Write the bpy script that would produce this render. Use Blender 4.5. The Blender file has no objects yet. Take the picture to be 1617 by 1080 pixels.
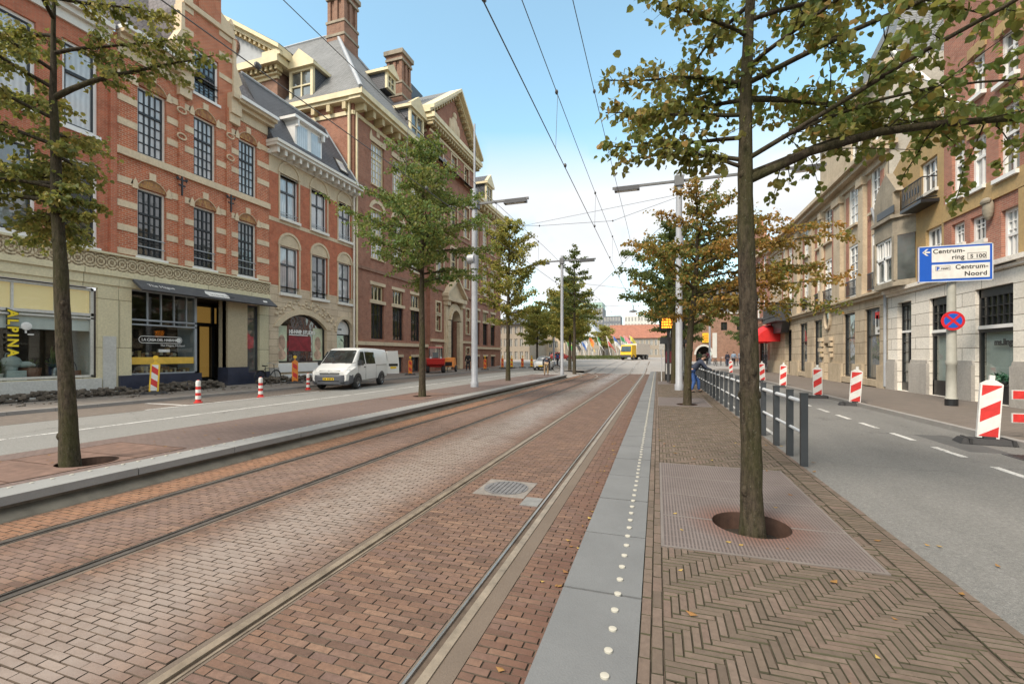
import bpy, bmesh, math, random
from mathutils import Vector, Matrix
R = math.radians
scene = bpy.context.scene
COL = scene.collection
random.seed(7)
rnd = random.random
def ru(a, b): return a + (b - a) * rnd()

# ------------------------------------------------------------------ camera
CAMH = 1.6
FPX = 700.0
YAW = math.atan((1038 - 808.5) / FPX)
cc, ss = math.cos(YAW), math.sin(YAW)
cd = bpy.data.cameras.new('camera')
cam = bpy.data.objects.new('camera', cd)
COL.objects.link(cam)
cam.location = (0, 0, CAMH)
cam.rotation_euler = (R(90), 0, YAW)
cd.sensor_width = 36
cd.lens = FPX / 1617 * 36
cd.shift_y = 21.0 / 1617
cd.clip_end = 4000
cd.clip_start = 0.05
scene.camera = cam

# measuring helpers: a facade stands on a vertical plane X = const; these read its real metres off the survey picture
def Yp(px, X):
    t = (px - 808.5) / FPX
    return -X * (cc + t * ss) / (ss - t * cc)
def Zp(px, py, X):
    return 1.6 - (py - 561) * (-X * ss + Yp(px, X) * cc) / FPX
def Xp(px, Y):
    t = (px - 808.5) / FPX
    return Y * (t * cc - ss) / (cc + t * ss)
def Zy(px, py, Y):
    return 1.6 - (py - 561) * (-Xp(px, Y) * ss + Y * cc) / FPX
def rect(X, pl, pr, pt, pb, ref=None):
    ref = pr if ref is None else ref
    a, b = Yp(pl, X), Yp(pr, X)
    return (min(a, b), max(a, b), Zp(ref, pb, X), Zp(ref, pt, X))

# ------------------------------------------------------------------ objects
W = {}
def tag(o, label=None, cat=None, group=None, kind=None):
    if label: o['label'] = label
    if cat: o['category'] = cat
    if group: o['group'] = group
    if kind: o['kind'] = kind
    return o
def thing(name, label, cat, loc=(0, 0, 0), rz=0, group=None):
    o = bpy.data.objects.new(name, None)
    COL.objects.link(o)
    o.empty_display_size = .3
    o.location = loc
    o.rotation_euler = (0, 0, rz)
    W[o.name] = Vector(loc)
    return tag(o, label, cat, group)
def kids(o): return [c for c in bpy.data.objects if c.parent == o]
def copy_tree(o, parent=None, ch=None):
    if ch is None:
        ch = {}
        for c in bpy.data.objects:
            if c.parent: ch.setdefault(c.parent.name, []).append(c)
    c = o.copy()
    COL.objects.link(c)
    if parent: c.parent = parent
    for k in ch.get(o.name, []): copy_tree(k, c, ch)
    return c

def FX(X, S): return lambda u, v, o: (X + S * o, u, v)
def FY(Y, S): return lambda u, v, o: (u, Y + S * o, v)
def FZ(Z): return lambda u, v, o: (u, v, Z + o)

class MB:
    def __init__(s):
        s.v, s.f, s.m = [], [], []
    def face(s, pts, m=0):
        n = len(s.v)
        s.v.extend(pts)
        s.f.append(tuple(range(n, n + len(pts))))
        s.m.append(m)
    def hexa(s, p, m=0):
        n = len(s.v)
        s.v.extend(p)
        for q in ((0, 3, 2, 1), (4, 5, 6, 7), (0, 1, 5, 4), (1, 2, 6, 5), (2, 3, 7, 6), (3, 0, 4, 7)):
            s.f.append(tuple(n + i for i in q))
            s.m.append(m)
    def box(s, x0, x1, y0, y1, z0, z1, m=0):
        s.hexa([(x0, y0, z0), (x1, y0, z0), (x1, y1, z0), (x0, y1, z0), (x0, y0, z1), (x1, y0, z1), (x1, y1, z1), (x0, y1, z1)], m)
    def fbox(s, fr, u0, u1, v0, v1, o0, o1, m=0):
        s.hexa([fr(u0, v0, o0), fr(u1, v0, o0), fr(u1, v1, o0), fr(u0, v1, o0), fr(u0, v0, o1), fr(u1, v0, o1), fr(u1, v1, o1), fr(u0, v1, o1)], m)
    def obox(s, M, x0, x1, y0, y1, z0, z1, m=0):
        s.hexa([tuple(M @ Vector(p)) for p in [(x0, y0, z0), (x1, y0, z0), (x1, y1, z0), (x0, y1, z0), (x0, y0, z1), (x1, y0, z1), (x1, y1, z1), (x0, y1, z1)]], m)
    def loops(s, a, b, m=0, caps=True):
        n = len(s.v)
        k = len(a)
        s.v.extend(a)
        s.v.extend(b)
        for i in range(k):
            j = (i + 1) % k
            s.f.append((n + i, n + j, n + k + j, n + k + i))
            s.m.append(m)
        if caps:
            s.f.append(tuple(n + i for i in reversed(range(k))))
            s.f.append(tuple(n + k + i for i in range(k)))
            s.m += [m, m]
    def fprism(s, fr, poly, o0, o1, m=0):
        s.loops([fr(u, v, o0) for u, v in poly], [fr(u, v, o1) for u, v in poly], m)
    def tube(s, path, rad, n=8, m=0, caps=True):
        path = [Vector(p) for p in path]
        if not isinstance(rad, (list, tuple)): rad = [rad] * len(path)
        rings = []
        up = None
        for i, p in enumerate(path):
            d = (path[min(i + 1, len(path) - 1)] - path[max(i - 1, 0)])
            d = d.normalized() if d.length > 1e-9 else Vector((0, 0, 1))
            if up is None:
                up = Vector((1, 0, 0)) if abs(d.x) < .8 else Vector((0, 1, 0))
            a = (up - d * up.dot(d)).normalized()
            up = a
            b = d.cross(a)
            rings.append([tuple(p + (a * math.cos(2 * math.pi * k / n) + b * math.sin(2 * math.pi * k / n)) * rad[i]) for k in range(n)])
        base = len(s.v)
        for r in rings: s.v.extend(r)
        for i in range(len(rings) - 1):
            for k in range(n):
                j = (k + 1) % n
                s.f.append((base + i * n + k, base + i * n + j, base + (i + 1) * n + j, base + (i + 1) * n + k))
                s.m.append(m)
        if caps:
            s.f.append(tuple(base + k for k in reversed(range(n))))
            s.f.append(tuple(base + (len(rings) - 1) * n + k for k in range(n)))
            s.m += [m, m]
    def lathe(s, prof, c=(0, 0, 0), n=16, m=0):
        s.tube([(c[0], c[1], c[2] + z) for r, z in prof], [max(r, .0005) for r, z in prof], n, m)
    def ell(s, c, r, n=10, k=7, m=0, M=None):
        rings = []
        for i in range(k + 1):
            a = math.pi * i / k
            rr, z = max(math.sin(a), .01), -math.cos(a)
            ring = []
            for j in range(n):
                p = Vector((r[0] * rr * math.cos(2 * math.pi * j / n), r[1] * rr * math.sin(2 * math.pi * j / n), r[2] * z))
                if M: p = M @ p
                ring.append(tuple(Vector(c) + p))
            rings.append(ring)
        for i in range(k):
            n0 = len(s.v)
            s.v.extend(rings[i] + rings[i + 1])
            for j in range(n):
                q = (j + 1) % n
                s.f.append((n0 + j, n0 + q, n0 + n + q, n0 + n + j))
                s.m.append(m)
    def build(s, name, mats, parent=None, smooth=None, weld=False, recalc=False):
        if not isinstance(mats, (list, tuple)): mats = [mats]
        xs = [p[0] for p in s.v]; ys = [p[1] for p in s.v]; zs = [p[2] for p in s.v]
        c = Vector(((min(xs) + max(xs)) / 2, (min(ys) + max(ys)) / 2, (min(zs) + max(zs)) / 2))
        if not parent: c.z = min(zs)
        me = bpy.data.meshes.new(name)
        cx, cy, cz = c
        me.from_pydata([(p[0] - cx, p[1] - cy, p[2] - cz) for p in s.v], [], s.f)
        for m in mats: me.materials.append(m)
        if len(mats) > 1: me.polygons.foreach_set('material_index', s.m)
        if weld or recalc:
            bm = bmesh.new()
            bm.from_mesh(me)
            if weld: bmesh.ops.remove_doubles(bm, verts=bm.verts, dist=1e-4)
            bmesh.ops.recalc_face_normals(bm, faces=bm.faces)
            bm.to_mesh(me)
            bm.free()
        if smooth:
            me.polygons.foreach_set('use_smooth', [True] * len(me.polygons))
            me.set_sharp_from_angle(angle=R(smooth))
        me.update()
        o = bpy.data.objects.new(name, me)
        COL.objects.link(o)
        W[o.name] = c.copy()
        o.location = c
        if parent:
            o.parent = parent
            o.location = c - W[parent.name]
        return o

def build_split(s, name, mats, parent, smooth=None):
    """one object per separate piece: primitives whose boxes touch stay together"""
    n = len(s.v)
    up = list(range(n))
    def find(i):
        while up[i] != i:
            up[i] = up[up[i]]; i = up[i]
        return i
    for f in s.f:
        for i in f[1:]: up[find(i)] = find(f[0])
    isl = {}
    for i in range(n): isl.setdefault(find(i), []).append(i)
    bx = []
    for k, ids in isl.items():
        bx.append([k, [min(s.v[i][a] for i in ids) - .006 for a in range(3)], [max(s.v[i][a] for i in ids) + .006 for a in range(3)]])
    g = list(range(len(bx)))
    def fg(i):
        while g[i] != i: i = g[i]
        return i
    for i in range(len(bx)):
        for j in range(i):
            if all(bx[i][1][a] < bx[j][2][a] and bx[j][1][a] < bx[i][2][a] for a in range(3)): g[fg(i)] = fg(j)
    grp = {bx[i][0]: fg(i) for i in range(len(bx))}
    out = {}
    for f, m in zip(s.f, s.m): out.setdefault(grp[find(f[0])], []).append((f, m))
    cl = sorted(out.values(), key=lambda q: Vector(s.v[q[0][0][0]]).length)
    res = []
    def emit(fs):
        b = MB(); mp = {}
        for f, m in fs:
            for i in f:
                if i not in mp: mp[i] = len(b.v); b.v.append(s.v[i])
            b.f.append(tuple(mp[i] for i in f)); b.m.append(m)
        o = b.build(name, mats, parent, smooth); res.append(o); return o
    for q in cl[:100]: emit(q)
    if len(cl) > 100: emit([x for q in cl[100:] for x in q])['kind'] = 'stuff'
    return res
MB.split = build_split
_dg = None
def textmesh(mb, body, size, M, m=0, ext=.004, align='LEFT', spacing=1.0, bold=0.0):
    cu = bpy.data.curves.new('t', 'FONT')
    cu.body = body
    cu.size = size
    cu.extrude = ext
    cu.align_x = align
    cu.space_character = spacing
    cu.offset = bold
    ob = bpy.data.objects.new('t', cu)
    COL.objects.link(ob)
    dg = bpy.context.evaluated_depsgraph_get()
    me = bpy.data.meshes.new_from_object(ob.evaluated_get(dg))
    n = len(mb.v)
    mb.v.extend([tuple(M @ v.co) for v in me.vertices])
    for p in me.polygons:
        mb.f.append(tuple(n + i for i in p.vertices))
        mb.m.append(m)
    bpy.data.objects.remove(ob)
    bpy.data.meshes.remove(me)
    bpy.data.curves.remove(cu)
def basis(o, x, y):
    x, y = Vector(x), Vector(y)
    z = x.cross(y)
    return Matrix(((x.x, y.x, z.x, o[0]), (x.y, y.y, z.y, o[1]), (x.z, y.z, z.z, o[2]), (0, 0, 0, 1)))

# ------------------------------------------------------------------ materials
class NT:
    def __init__(s, name):
        s.m = bpy.data.materials.new(name)
        s.m.use_nodes = True
        s.t = s.m.node_tree
        s.b = s.t.nodes['Principled BSDF']
        s.out = s.t.nodes['Material Output']
    def n(s, typ, **k):
        x = s.t.nodes.new(typ)
        for a, v in k.items(): setattr(x, a, v)
        return x
    def l(s, a, b): s.t.links.new(a, b)
    def math(s, op, a, b=None, clamp=False):
        x = s.n('ShaderNodeMath', operation=op)
        x.use_clamp = clamp
        for i, v in enumerate((a, b)):
            if v is None: continue
            if isinstance(v, (int, float)): x.inputs[i].default_value = v
            else: s.l(v, x.inputs[i])
        return x.outputs[0]
    def mix(s, f, a, b, typ='MIX'):
        x = s.n('ShaderNodeMix', data_type='RGBA', blend_type=typ)
        for i, v in ((0, f), (6, a), (7, b)):
            if isinstance(v, (int, float)): x.inputs[i].default_value = v
            elif isinstance(v, (tuple, list)): x.inputs[i].default_value = (v[0], v[1], v[2], 1)
            else: s.l(v, x.inputs[i])
        return x.outputs[2]
    def pos(s): return s.n('ShaderNodeNewGeometry').outputs['Position']
    def obj(s): return s.n('ShaderNodeTexCoord').outputs['Object']
    def noise(s, vec, scale, detail=4, rough=.6):
        x = s.n('ShaderNodeTexNoise')
        x.inputs['Scale'].default_value = scale
        x.inputs['Detail'].default_value = detail
        x.inputs['Roughness'].default_value = rough
        if vec is not None: s.l(vec, x.inputs['Vector'])
        return x.outputs['Fac']
    def ramp(s, f, stops):
        x = s.n('ShaderNodeValToRGB')
        e = x.color_ramp.elements
        while len(e) < len(stops): e.new(.5)
        for q, (p, c) in zip(e, stops):
            q.position = p
            q.color = (c, c, c, 1) if isinstance(c, (int, float)) else (c[0], c[1], c[2], 1)
        s.l(f, x.inputs[0])
        return x.outputs[0]
    def bump(s, h, dist=.01, strength=1.0):
        x = s.n('ShaderNodeBump')
        x.inputs['Distance'].default_value = dist
        x.inputs['Strength'].default_value = strength
        s.l(h, x.inputs['Height'])
        s.l(x.outputs[0], s.b.inputs['Normal'])
    def set(s, col=None, rough=None, metal=None, spec=None):
        if col is not None:
            if isinstance(col, (tuple, list)): s.b.inputs['Base Color'].default_value = (*col[:3], 1)
            else: s.l(col, s.b.inputs['Base Color'])
        if rough is not None:
            if isinstance(rough, (int, float)): s.b.inputs['Roughness'].default_value = rough
            else: s.l(rough, s.b.inputs['Roughness'])
        if metal is not None: s.b.inputs['Metallic'].default_value = metal
        if spec is not None: s.b.inputs['Specular IOR Level'].default_value = spec
        return s.m

def sc(c, k): return tuple(min(1, x * k) for x in c)
def mat(name, col, rough=.6, metal=0, var=.18, scale=2.5, bump=0, bscale=40, spec=.5, world=False):
    t = NT(name)
    v = t.pos() if world else t.obj()
    f = t.noise(v, scale, 5, .65)
    t.set(t.mix(t.ramp(f, [(.25, 0), (.75, 1)]), sc(col, 1 - var), sc(col, 1 + var)), rough, metal, spec)
    if bump: t.bump(t.noise(v, bscale, 4), bump)
    return t.m
def wall_uv(t, flip=False):
    g = t.n('ShaderNodeNewGeometry')
    p = t.n('ShaderNodeSeparateXYZ'); t.l(g.outputs['Position'], p.inputs[0])
    n = t.n('ShaderNodeSeparateXYZ'); t.l(g.outputs['True Normal'], n.inputs[0])
    sel = t.math('GREATER_THAN', t.math('ABSOLUTE', n.outputs[0]), .7)
    u = t.math('ADD', t.math('MULTIPLY', p.outputs[1], sel), t.math('MULTIPLY', p.outputs[0], t.math('SUBTRACT', 1.0, sel)))
    c = t.n('ShaderNodeCombineXYZ')
    t.l(u, c.inputs[0]); t.l(p.outputs[2], c.inputs[1])
    return c.outputs[0], g.outputs['Position'], u, p.outputs[2]
def brickmat(name, c1, c2, mortar, bw=.22, rh=.065, ms=.009, rough=.85, grime=.35, bump=.006):
    t = NT(name)
    uv, pos, u, z = wall_uv(t)
    b = t.n('ShaderNodeTexBrick')
    b.inputs['Scale'].default_value = 1
    b.inputs['Brick Width'].default_value = bw
    b.inputs['Row Height'].default_value = rh
    b.inputs['Mortar Size'].default_value = ms
    b.inputs['Mortar Smooth'].default_value = .2
    b.inputs['Color1'].default_value = (*c1, 1)
    b.inputs['Color2'].default_value = (*c2, 1)
    b.inputs['Mortar'].default_value = (*mortar, 1)
    t.l(uv, b.inputs['Vector'])
    n = t.noise(pos, .55, 6, .7)
    n2 = t.noise(pos, 9, 3, .6)
    col = t.mix(t.ramp(n, [(.3, grime), (.62, 0)]), b.outputs['Color'], sc(c1, .55))
    col = t.mix(t.ramp(n2, [(.35, .25), (.65, 0)]), col, sc(c2, 1.35))
    n5 = t.noise(pos, 2.6, 6, .75)
    col = t.mix(t.ramp(n5, [(.36, .45), (.5, 0)]), col, sc(c2, .6))
    col = t.mix(t.ramp(n5, [(.52, 0), (.68, .35)]), col, sc(c1, 1.3))
    t.set(col, rough, spec=.3)
    t.bump(t.math('SUBTRACT', 1.0, b.outputs['Fac']), bump)
    return t.m
def stonemat(name, col, dirt, grime=.6, scale=.8, blocks=None, rough=.8, var=.15):
    t = NT(name)
    uv, pos, u, z = wall_uv(t)
    n = t.noise(pos, scale, 7, .7)
    n2 = t.noise(pos, 14, 4, .6)
    base = t.mix(t.ramp(n2, [(.3, 0), (.7, 1)]), sc(col, 1 - var), sc(col, 1 + var * .6))
    m = t.n('ShaderNodeMapping'); m.inputs['Scale'].default_value = (1, 1, .16)
    t.l(pos, m.inputs[0])
    streak = t.noise(m.outputs[0], 3.2, 5, .6)
    c = t.mix(t.ramp(n, [(.42, 0), (.75, grime)]), base, dirt)
    c = t.mix(t.ramp(streak, [(.5, 0), (.8, grime * .8)]), c, dirt)
    if blocks:
        b = t.n('ShaderNodeTexBrick')
        b.inputs['Scale'].default_value = 1
        b.inputs['Brick Width'].default_value = blocks[0]
        b.inputs['Row Height'].default_value = blocks[1]
        b.inputs['Mortar Size'].default_value = blocks[2]
        b.inputs['Mortar Smooth'].default_value = .3
        b.inputs['Color1'].default_value = (1, 1, 1, 1)
        b.inputs['Color2'].default_value = (.86, .85, .84, 1)
        b.inputs['Mortar'].default_value = (.36, .34, .31, 1)
        t.l(uv, b.inputs['Vector'])
        c = t.mix(1.0, c, b.outputs['Color'], 'MULTIPLY')
        t.bump(t.math('SUBTRACT', 1.0, b.outputs['Fac']), .012)
    else:
        t.bump(n2, .006)
    t.set(c, rough, spec=.35)
    return t.m
def glassmat(name, col, rough=.04, folds=0, spec=.9, var=.5):
    t = NT(name)
    v = t.pos()
    f = t.noise(v, .9, 3)
    c = t.mix(t.ramp(f, [(.35, 0), (.65, 1)]), sc(col, 1 - var), sc(col, 1 + var))
    if folds:
        p = t.n('ShaderNodeSeparateXYZ'); t.l(v, p.inputs[0])
        w = t.math('SINE', t.math('MULTIPLY', t.math('ADD', t.math('ADD', p.outputs[1], p.outputs[0]), t.math('MULTIPLY', f, .25)), 38.0))
        c = t.mix(t.math('MULTIPLY', t.math('ADD', w, 1.0), .2), c, sc(col, .45))
    t.set(c, rough, spec=spec)
    t.b.inputs['IOR'].default_value = 1.75
    t.bump(t.noise(v, 1.3, 2), .012)
    return t.m
def clearglass(name):
    t = NT(name)
    tr = t.n('ShaderNodeBsdfTransparent'); tr.inputs[0].default_value = (.9, .93, .92, 1)
    gl = t.n('ShaderNodeBsdfGlossy'); gl.inputs['Roughness'].default_value = .02
    fr = t.n('ShaderNodeLayerWeight'); fr.inputs[0].default_value = .5
    mx = t.n('ShaderNodeMixShader')
    t.l(t.math('ADD', t.math('MULTIPLY', t.math('POWER', fr.outputs['Facing'], 3.5), .55), .04), mx.inputs[0]); t.l(tr.outputs[0], mx.inputs[1]); t.l(gl.outputs[0], mx.inputs[2])
    t.l(mx.outputs[0], t.out.inputs[0])
    return t.m
def emimat(name, col, strength):
    t = NT(name)
    t.set(col, .5)
    t.b.inputs['Emission Color'].default_value = (*col, 1)
    t.b.inputs['Emission Strength'].default_value = strength
    return t.m

M = {}
M['brickB'] = brickmat('orange red brick', (.58, .18, .085), (.44, .12, .058), (.56, .40, .28), rh=.085, ms=.014, grime=.25)
M['brickA'] = brickmat('red facing brick', (.54, .17, .09), (.43, .125, .068), (.46, .29, .2), ms=.011, grime=.3)
M['brickC'] = brickmat('bright red brick', (.56, .17, .085), (.45, .125, .065), (.42, .24, .16), ms=.011, grime=.2)
M['brickD'] = brickmat('brown purple brick', (.39, .165, .10), (.28, .11, .07), (.36, .26, .20), ms=.012, grime=.35)
M['brickR'] = brickmat('weathered red brick', (.45, .19, .125), (.33, .13, .09), (.40, .29, .22), ms=.012, grime=.4)
M['brickG'] = brickmat('old brown brick', (.33, .17, .11), (.23, .115, .08), (.33, .25, .19), ms=.012, grime=.4)
M['arch_brick'] = brickmat('arch brick', (.52, .30, .10), (.26, .09, .05), (.3, .2, .15), bw=.09, rh=.16)
M['band'] = stonemat('cream band stone', (.72, .58, .40), (.42, .34, .24), .4)
M['cream'] = stonemat('cream sandstone', (.66, .54, .37), (.38, .30, .21), .55)
M['creamC'] = stonemat('pale limestone blocks', (.70, .57, .41), (.46, .35, .24), .55, blocks=(1.1, .42, .008))
M['tan'] = stonemat('tan sandstone', (.56, .46, .33), (.27, .21, .14), .65)
M['tanblk'] = stonemat('tan sandstone blocks', (.58, .48, .35), (.27, .21, .14), .65, blocks=(1.5, .56, .016))
M['whiteblk'] = stonemat('off white stone blocks', (.88, .83, .74), (.62, .55, .44), .28, blocks=(1.9, .46, .014))
M['whitest'] = stonemat('off white stone', (.82, .76, .67), (.46, .41, .34), .45)
M['greyplinth'] = stonemat('grey stone plinth', (.46, .43, .39), (.24, .22, .2), .5)
M['ochre'] = stonemat('ochre glazed stone', (.48, .33, .15), (.25, .18, .11), .6)
M['soot'] = stonemat('sooty stone', (.36, .31, .235), (.11, .095, .075), .7)
M['render'] = stonemat('pale weathered render', (.50, .48, .42), (.33, .31, .26), .6)
M['green'] = stonemat('green beige stone', (.66, .60, .41), (.46, .41, .29), .35)
M['greenblk'] = stonemat('green beige stone blocks', (.72, .645, .43), (.50, .44, .30), .35, blocks=(2.4, 1.9, .012))
M['palegrey'] = stonemat('light grey stone', (.60, .59, .55), (.42, .40, .36), .4)
M['navy'] = mat('navy plinth tile', (.035, .04, .065), .35, var=.3)
M['white'] = mat('white paint', (.80, .79, .76), .45, var=.06)
M['offwhite'] = mat('aged white paint', (.72, .69, .62), .5, var=.12)
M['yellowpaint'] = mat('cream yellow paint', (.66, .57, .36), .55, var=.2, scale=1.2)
M['yellowdark'] = mat('dark ochre paint', (.46, .37, .20), .55, var=.15)  # darker ochre for the eaves brackets
M['black'] = mat('black paint', (.018, .019, .021), .35, var=.2)
M['darkgrey'] = mat('dark grey paint', (.06, .062, .068), .4, var=.2)
M['steelgrey'] = mat('galvanised grey paint', (.36, .38, .41), .45, var=.15, metal=.1)
M['polegrey'] = mat('light grey pole paint', (.36, .38, .415), .45, var=.12)
M['postgrey'] = mat('dark grey post paint', (.045, .05, .055), .45, var=.25)
M['railgrey'] = mat('pale rail paint', (.62, .64, .66), .4, var=.15)
M['lead'] = mat('grey lead', (.34, .36, .38), .5, var=.15)
M['gold'] = mat('dull yellow ornament', (.55, .42, .18), .6)
M['rust'] = mat('rusty steel', (.075, .04, .027), .8, var=.4, scale=9)
def slatemat(name, c, w=.25, h=.16):
    t = NT(name)
    pos = t.pos()
    p = t.n('ShaderNodeSeparateXYZ'); t.l(pos, p.inputs[0])
    u = t.math('ADD', p.outputs[0], p.outputs[1])
    q = t.n('ShaderNodeCombineXYZ'); t.l(u, q.inputs[0]); t.l(p.outputs[2], q.inputs[1])
    b = t.n('ShaderNodeTexBrick')
    b.inputs['Scale'].default_value = 1
    b.inputs['Brick Width'].default_value = w
    b.inputs['Row Height'].default_value = h
    b.inputs['Mortar Size'].default_value = .02
    b.inputs['Color1'].default_value = (*c, 1)
    b.inputs['Color2'].default_value = (*sc(c, .7), 1)
    b.inputs['Mortar'].default_value = (*sc(c, .3), 1)
    t.l(q.outputs[0], b.inputs['Vector'])
    n = t.noise(pos, .7, 6, .7)
    t.set(t.mix(t.ramp(n, [(.35, .0), (.75, .4)]), b.outputs['Color'], sc(c, 1.5)), .6)
    t.bump(t.math('SUBTRACT', 1.0, b.outputs['Fac']), .03)
    return t.m
M['slate'] = slatemat('grey slate', (.20, .205, .205))
M['slatedark'] = slatemat('dark slate', (.095, .10, .115))
M['tile'] = slatemat('dark roof tile', (.13, .115, .12), .26, .34)
M['redtile'] = slatemat('red roof tile', (.38, .15, .09), .3, .3)
M['g_dark'] = glassmat('dark window glass', (.018, .021, .024))
M['g_mid'] = glassmat('dim window glass', (.10, .11, .11), var=.4)
M['g_curt_sky'] = glassmat('curtained glass with sky tone', (.50, .51, .51), folds=1, var=.18)  # curtain tone lightened to include the sky reflected in the panes
M['g_blue'] = glassmat('glass with pale sky tone', (.42, .435, .445), var=.3)  # base colour paled to stand in for reflected sky
M['g_car'] = glassmat('car glass', (.025, .032, .034), spec=.7)
M['clear'] = clearglass('shop glass')
M['orange_e'] = emimat('orange led matrix', (1.0, .28, .02), 1.6)
M['warm_e'] = emimat('warm lit blind', (.80, .62, .33), .16)
M['lampglass'] = mat('lamp glass', (.75, .77, .78), .2, var=.05)
M['red'] = mat('red sheeting', (.60, .035, .03), .45, var=.25, scale=7)
M['orange'] = mat('orange sheeting', (.75, .24, .03), .4, var=.1)
M['yellow'] = mat('yellow plastic', (.80, .50, .03), .4, var=.1)
M['whitesheet'] = mat('white sheeting', (.72, .71, .68), .4, var=.14, scale=6)
M['rubber'] = mat('black rubber', (.035, .034, .035), .75, var=.3, bump=.004)
M['signblue'] = mat('sign blue', (.012, .10, .50), .35, var=.06)
M['signred'] = mat('sign red', (.60, .02, .03), .35, var=.08)
M['canvasred'] = mat('red awning canvas', (.66, .02, .02), .65, var=.15)
M['pole_beige'] = mat('concrete lamp pole', (.36, .355, .31), .7, var=.15, scale=4)
M['awning'] = mat('dark grey awning cloth', (.07, .072, .078), .7, var=.35, scale=3)
M['interior'] = mat('dark shop interior', (.035, .03, .028), .9, var=.5, scale=1.5)
M['interior_w'] = mat('pale shop blind', (.50, .54, .52), .6, var=.15, scale=1.2)

# ------------------------------------------------------------------ walls and windows
def wall(mb, fr, u0, u1, v0, v1, holes=(), rev=.24, m=0, mr=None, o=0.0):
    mr = m if mr is None else mr
    hs = [(max(u0, a), min(u1, b), max(v0, c), min(v1, d)) for a, b, c, d in holes if b > u0 and a < u1 and d > v0 and c < v1]
    us = sorted({u0, u1, *[h[0] for h in hs], *[h[1] for h in hs]})
    vs = sorted({v0, v1, *[h[2] for h in hs], *[h[3] for h in hs]})
    for i in range(len(us) - 1):
        for j in range(len(vs) - 1):
            a, b, c, d = us[i], us[i + 1], vs[j], vs[j + 1]
            if b - a < 1e-5 or d - c < 1e-5: continue
            cu, cv = (a + b) / 2, (c + d) / 2
            if any(h[0] < cu < h[1] and h[2] < cv < h[3] for h in hs): continue
            mb.face([fr(a, c, o), fr(b, c, o), fr(b, d, o), fr(a, d, o)], m)
    for a, b, c, d in hs:
        if rev <= 0: continue
        for (p, q) in (((a, c), (b, c)), ((b, c), (b, d)), ((b, d), (a, d)), ((a, d), (a, c))):
            mb.face([fr(*p, o), fr(*q, o), fr(*q, o - rev), fr(*p, o - rev)], mr)
def window(P, fr, u0, u1, v0, v1, rev=.16, fm='offwhite', pm='g_mid', nx=1, rows=(), sash=None, fw=.07, bar=.035, sill=None, name='window', barm=None, sill_h=.12, sill_o=.1, split=None, o=0.0):
    """outer frame > pane, sash bars, sill.  rows: heights (0..1) of horizontal bars; split: extra thick transom."""
    r = rev - o
    f = MB()
    for a, b, c, d in ((u0, u0 + fw, v0, v1), (u1 - fw, u1, v0, v1), (u0 + fw, u1 - fw, v0, v0 + fw), (u0 + fw, u1 - fw, v1 - fw, v1)):
        f.fbox(fr, a, b, c, d, -r - .04, -r + .05)
    a, b, c, d = u0 + fw, u1 - fw, v0 + fw, v1 - fw
    s = MB() if sash else f
    so = (-r - .03, -r + .03)
    if sash:
        w = .05
        for q in ((a, a + w, c, d), (b - w, b, c, d), (a + w, b - w, c, c + w), (a + w, b - w, d - w, d)): s.fbox(fr, *q, *so)
        a, b, c, d = a + w, b - w, c + w, d - w
    cuts = sorted(rows)
    zs = [c] + [c + (d - c) * q for q in cuts] + [d]
    hb = bar / 2
    if split is not None:
        zz = c + (d - c) * split
        s.fbox(fr, a, b, zz - bar * 1.1, zz + bar * 1.1, -r - .03, -r + .045)
    for i in range(1, nx):
        x = a + (b - a) * i / nx
        bw = hb * (1.5 if nx % 2 == 0 and i == nx // 2 else 1)
        s.fbox(fr, x - bw, x + bw, c, d, -r - .025, -r + .024)
    for q in cuts:
        z = c + (d - c) * q
        for i in range(nx):
            x0, x1 = a + (b - a) * i / nx + hb, a + (b - a) * (i + 1) / nx - hb
            s.fbox(fr, x0, x1, z - hb, z + hb, -r - .022, -r + .02)
    fo = f.build(name, M[fm], P)
    if sash: s.build('sash', M[sash], fo)
    p = MB(); p.fbox(fr, u0 + fw * .5, u1 - fw * .5, v0 + fw * .5, v1 - fw * .5, -r - .06, -r - .02)
    p.build('pane', M[pm], fo)
    if sill:
        q = MB(); q.fbox(fr, u0 - .08, u1 + .08, v0 - sill_h, v0, -r, sill_o + o); q.build('sill', M[sill], fo)
    return fo
def arc(u0, u1, v, rise, n=10):
    """points of a segmental (or round) arch from left springer to right springer"""
    h = (u1 - u0) / 2
    if rise >= h - 1e-6:
        return [((u0 + u1) / 2 - h * math.cos(math.pi * i / n), v + rise * math.sin(math.pi * i / n)) for i in range(n + 1)]
    r = (h * h + rise * rise) / (2 * rise)
    a = math.asin(h / r)
    return [((u0 + u1) / 2 + r * math.sin(-a + 2 * a * i / n), v + rise - r + r * math.cos(-a + 2 * a * i / n)) for i in range(n + 1)]
def archring(mb, fr, u0, u1, v, rise, th, o0, o1, m=0, n=10, er=None):
    a = arc(u0, u1, v, rise, n)
    b = arc(u0 - th, u1 + th, v, rise + (th if er is None else er), n)
    for i in range(n):
        q = [a[i], a[i + 1], b[i + 1], b[i]]
        mb.loops([fr(*p, o0) for p in q], [fr(*p, o1) for p in q], m)
def archfill(mb, fr, u0, u1, v, rise, o0, o1, m=0, n=12):
    """solid tympanum below an arch"""
    a = arc(u0, u1, v, rise, n)
    mb.loops([fr(*p, o0) for p in a], [fr(*p, o1) for p in a], m)
def spandrel(mb, fr, u0, u1, v, rise, top, o0, o1, m=0, n=12):
    """wall left over between an arch and the rectangle (u0,u1,v,top) round it"""
    a = arc(u0, u1, v, rise, n)
    for i in range(n):
        q = [a[i], a[i + 1], (a[i + 1][0], top), (a[i][0], top)]
        mb.loops([fr(*p, o0) for p in q], [fr(*p, o1) for p in q], m)
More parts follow.
